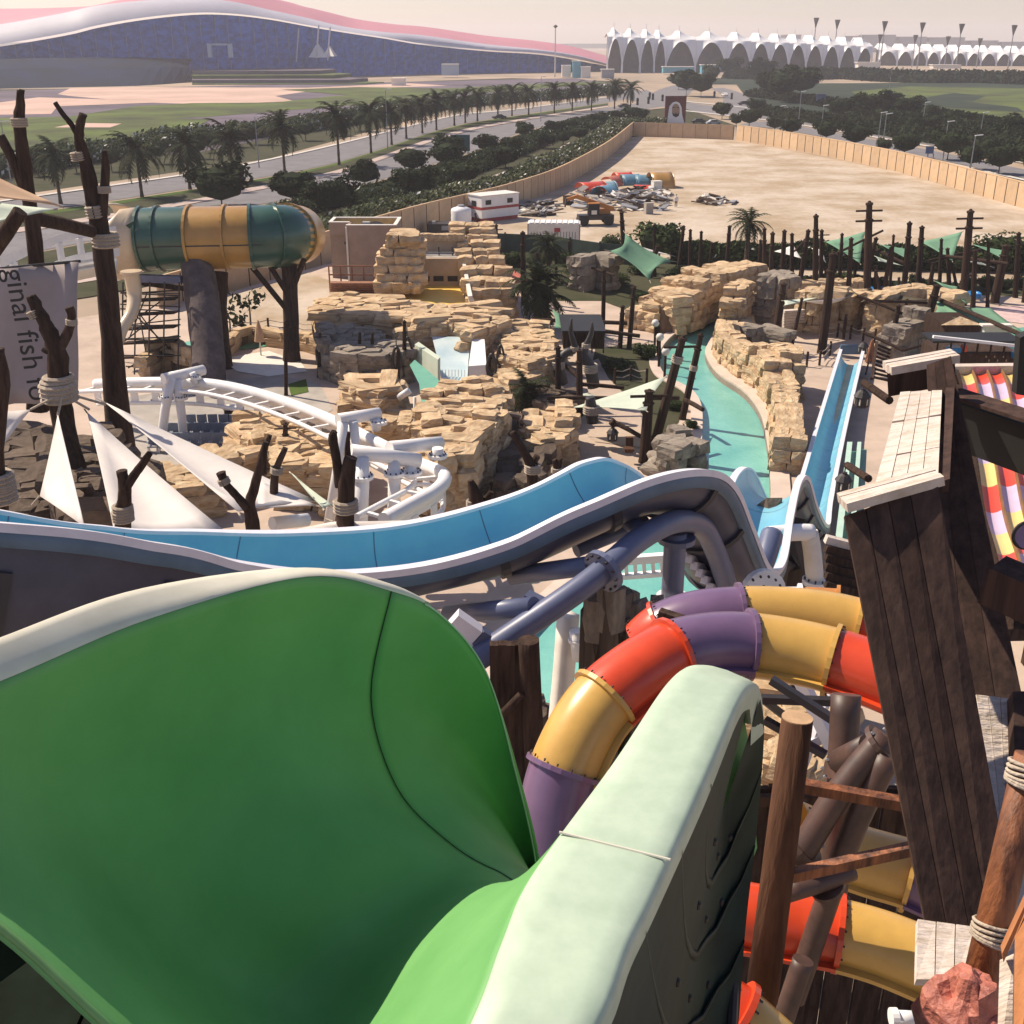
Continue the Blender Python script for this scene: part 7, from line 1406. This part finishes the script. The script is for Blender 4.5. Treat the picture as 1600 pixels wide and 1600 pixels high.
for x, y, yb, lab in ((1024, 510, 560, 'pale globe lamp nearest the river bend'), (1031, 532, 575, 'pale globe lamp in the middle of the three'), (1040, 555, 592, 'pale globe lamp nearest the leaning post')):
    p = gp(x - 2, yb, ZP); q = at(x, y, p.y); rt = thing('globe_lamp', p, lab, 'lamp', 'globe lamps'); MB().tube([p, q], .09, 7).build('pole', 'timber', rt); b = MB(); b.lathe(q, [(.05, -.05), (.22, .05), (.30, .25), (.22, .45), (.03, .52)], 12); b.build('globe', 'offwhite', rt, True)
def rope_fence(px, lab, h=1.1, z0=ZP):
    P = [gp(x, y, z0) for x, y in px]; rt = thing('rope_fence', P[0], lab, 'fence')
    for p in P: MB().tube([p, p + V((0, 0, h))], .09, 7).build('fence_post', 'timber', rt)
    for a, q in zip(P, P[1:]):
        for f in (.85, .45): MB().tube([a + V((0, 0, h * f)), a.lerp(q, .5) + V((0, 0, h * f - .14)), q + V((0, 0, h * f))], .035, 5).build('rope', 'rope', rt)
rope_fence([(1183, 561), (1219, 556), (1239, 572), (1260, 573), (1280, 571), (1296, 556)], 'rope fence at the head of the pale plaza'); rope_fence([(1290, 530), (1308, 527), (1328, 530), (1348, 534), (1366, 536)], 'rope fence behind the end of the straight blue slide'); rope_fence([(822, 648), (834, 634), (848, 622), (862, 612)], 'rope fence above the rounded ledge'); rope_fence([(345, 536), (380, 522), (420, 518), (460, 520), (490, 525)], 'wire fence on the sand beyond the pool'); rope_fence([(960, 600), (985, 596), (1010, 600)], 'low fence along the little lawn')
# timber steps
root = thing('timber_steps', gp(1236, 516, ZP), 'timber steps between the two rock piers', 'steps')
for k in range(8): MB().beam(gp(1224, 516 - k * 4.2, ZP + k * .28), gp(1255, 514 - k * 4.2, ZP + k * .28), .5, .18).build('tread', 'palewood', root)
root = thing('timber_ladder', gp(1370, 575, ZP), 'leaning slatted timber ladder right of the straight blue slide', 'ladder')
A0, A1, B0, B1 = at(1362, 592, 66), at(1390, 598, 66), at(1370, 535, 70), at(1394, 545, 70)
MB().beam(A0, B0, .2, .2).build('stile', 'timber', root); MB().beam(A1, B1, .2, .2).build('stile', 'timber', root)
for k in range(9): MB().beam(A0.lerp(B0, (k + .5) / 9), A1.lerp(B1, (k + .5) / 9), .14, .14).build('rung', 'timber', root)
root = thing('closed_parasol', gp(1352, 588, ZP), 'closed brown parasol on the pale plaza', 'parasol'); p = gp(1352, 588, ZP); MB().tube([p, at(1362, 545, p.y)], .06, 6).build('pole', 'timber', root); b = MB(); b.lathe(at(1359, 565, p.y), [(.35, 0), (.28, .6), (.12, 1.4), (.03, 1.6)], 8); b.build('canopy', 'timberred', root); MB().disc(p + V((0, 0, .06)), (0, 0, 1), .6, .1).build('base', 'concrete', root)
root = thing('closed_parasol', gp(408, 556, ZP), 'closed orange parasol by the white pad', 'parasol'); p = gp(408, 556, ZP); MB().tube([p, p + V((0, 0, 2.6))], .06, 6).build('pole', 'offwhite', root); b = MB(); b.lathe(p + V((0, 0, 1.1)), [(.4, 0), (.3, .6), (.1, 1.4), (.02, 1.6)], 8); b.build('canopy', 'sailpeach', root)
# food stall on the right
root = thing('food_stall', gp(1520, 590, ZP), 'long dark food stall with a pale roof edge at right', 'stall')
YS = 60
pxbox(MB(), 1462, 552, 1592, 600, YS, 3).build('stall_wall', 'timber', root); pxbox(MB(), 1458, 533, 1600, 536, YS - 1.2, 2.0).build('roof', 'black', root); MB().beam(at(1458, 526, YS - 1.3), at(1596, 541, YS - 1.3), .2, .14).build('roof_edge', 'white', root)
for k in range(7): pxbox(MB(), 1464 + k * 21, 532, 1466.5 + k * 21, 556, YS - .8, .15).build('stall_post', 'timber', root)
for k in range(10): pxbox(MB(), 1540 + k * 4.5, 556 + (k % 3) * 6, 1542 + k * 4.5, 559 + (k % 3) * 6, YS - .06, .05).build('perforation', 'haybeige', root)
M['bluebright'] = mat('bluebright', (.03, .25, .62), .3); 
for nm, x, y, w_, m, lab in (('stall_item', 1490, 546, 18, 'bluebright', 'blue item on the stall counter'), ('stall_item', 1506, 544, 6, 'red', 'red tub on the stall counter'), ('stall_item', 1588, 555, 12, 'bluebright', 'blue item at the right end of the stall')):
    c = at(x, y, YS - .2); k = mpp(YS, y); rt = thing(nm, c, lab, 'item'); MB().box(c, (w_ * k, .5, .3)).build('body', m, rt); MB().box(c + V((0, 0, .18)), (w_ * k * .8, .4, .06)).build('top', 'white' if m != 'red' else 'red', rt)
root = thing('back_hut', gp(1500, 530, ZP), 'dark hut with a tan roof peak under the long green sail', 'hut'); pxbox(MB(), 1472, 508, 1534, 540, 76, 4).build('wall', 'timber', root); MB()._add([at(1470, 508, 75.8), at(1536, 508, 75.8), at(1500, 494, 77), at(1470, 508, 80), at(1536, 508, 80), at(1500, 494, 79)], [(0, 1, 2), (3, 5, 4), (0, 2, 5, 3), (1, 4, 5, 2)]).build('roof', 'rock', root)
root = thing('teal_wall', gp(1560, 540, ZP), 'pale teal wall right of the dark hut', 'wall'); pxbox(MB(), 1536, 510, 1582, 534, 74, .4).build('wall_panel', 'sailmint', root); pxbox(MB(), 1535, 508, 1583, 510.5, 73.9, .6).build('coping', 'offwhite', root)
# blue raft pile
for (x, y, n, lab) in ((1392, 462, 9, 'larger pile of shiny blue rafts behind the posts'), (1476, 468, 7, 'smaller pile of blue rafts right of the mint sail')):
    p = gp(x, y, ZP); rt = thing('raft_pile', p, lab, 'raft pile')
    for k in range(n):
        c = p + V(((k % 5 - 2) * 1.0 + rnd(-.3, .3), rnd(-.6, .6), .2 + .32 * (k // 4))); b = MB(); b.tube([c + V((math.cos(a) * .62, math.sin(a) * .62, .05 * math.sin(a * 2))) for a in [6.2832 * j / 14 for j in range(15)]], .24, 7, False); b.build('raft', 'bluebright', rt, True)
# horn sculptures on the plaza
for i, (pts, lab) in enumerate((([(880, 600, 18, 70), (872, 570, 17, 70), (884, 552, 14, 70), (898, 545, 11, 70), (892, 520, 8, 70), (893, 498, 3, 70)], 'left curved horn sculpture with pale rope bands'), ([(928, 605, 20, 68), (922, 575, 19, 68), (912, 555, 16, 68), (916, 540, 11, 68), (924, 520, 8, 68), (925, 504, 3, 68)], 'right curved horn sculpture with pale rope bands'), ([(926, 660, 20, 60), (924, 640, 20, 60), (922, 620, 14, 60)], 'short dark ringed stump below the thin sail'))):
    rt = thing('horn_sculpture', at(*pts[0][:2], pts[0][3]), lab, 'sculpture', 'horn sculptures'); trunk(rt, pts, 'horn', 'darkmetal', 10); ropes(rt, [(pts[1][0], pts[1][1], pts[1][2], pts[1][3], 0, 1)] + ([(pts[3][0], pts[3][1], pts[3][2], pts[3][3], 0, 1)] if len(pts) > 3 else []))
root = thing('pavilion', gp(905, 560, ZP), 'dark open pavilion in the shade of the dull green sail', 'pavilion'); pxbox(MB(), 880, 520, 945, 545, 76, 3).build('back_wall', 'timber', root); pxbox(MB(), 878, 517, 947, 520, 74.5, 5).build('roof', 'black', root)
for x in (884, 905, 924, 942): pxbox(MB(), x, 520, x + 3, 552, 75, .25).build('pavilion_post', 'timber', root)
root = thing('timber_bench', gp(982, 698, ZP), 'upright timber board seat below the mint sail', 'bench'); pxbox(MB(), 977, 684, 990, 708, 57, .25).build('backrest', 'logbark', root); pxbox(MB(), 976, 702, 991, 706, 56.4, .5).build('seat', 'logbark', root)

# ================================================================== AIR
b = MB(); b.box((0, 2550, 42), (11000, 5400, 86)); hz = b.build('haze', 'white'); hz['kind'] = 'stuff'; hz['label'] = 'pale lilac heat haze over the far buildings'; hz['category'] = 'haze'
hm = bpy.data.materials.new('haze_air'); hm.use_nodes = True; hn = hm.node_tree; hn.nodes.remove(hn.nodes['Principled BSDF'])
pv = hn.nodes.new('ShaderNodeVolumePrincipled'); pv.inputs['Color'].default_value = (.92, .90, .98, 1); pv.inputs['Density'].default_value = .0002; pv.inputs['Anisotropy'].default_value = .2
hn.links.new(pv.outputs[0], hn.nodes['Material Output'].inputs['Volume']); hz.data.materials.clear(); hz.data.materials.append(hm)
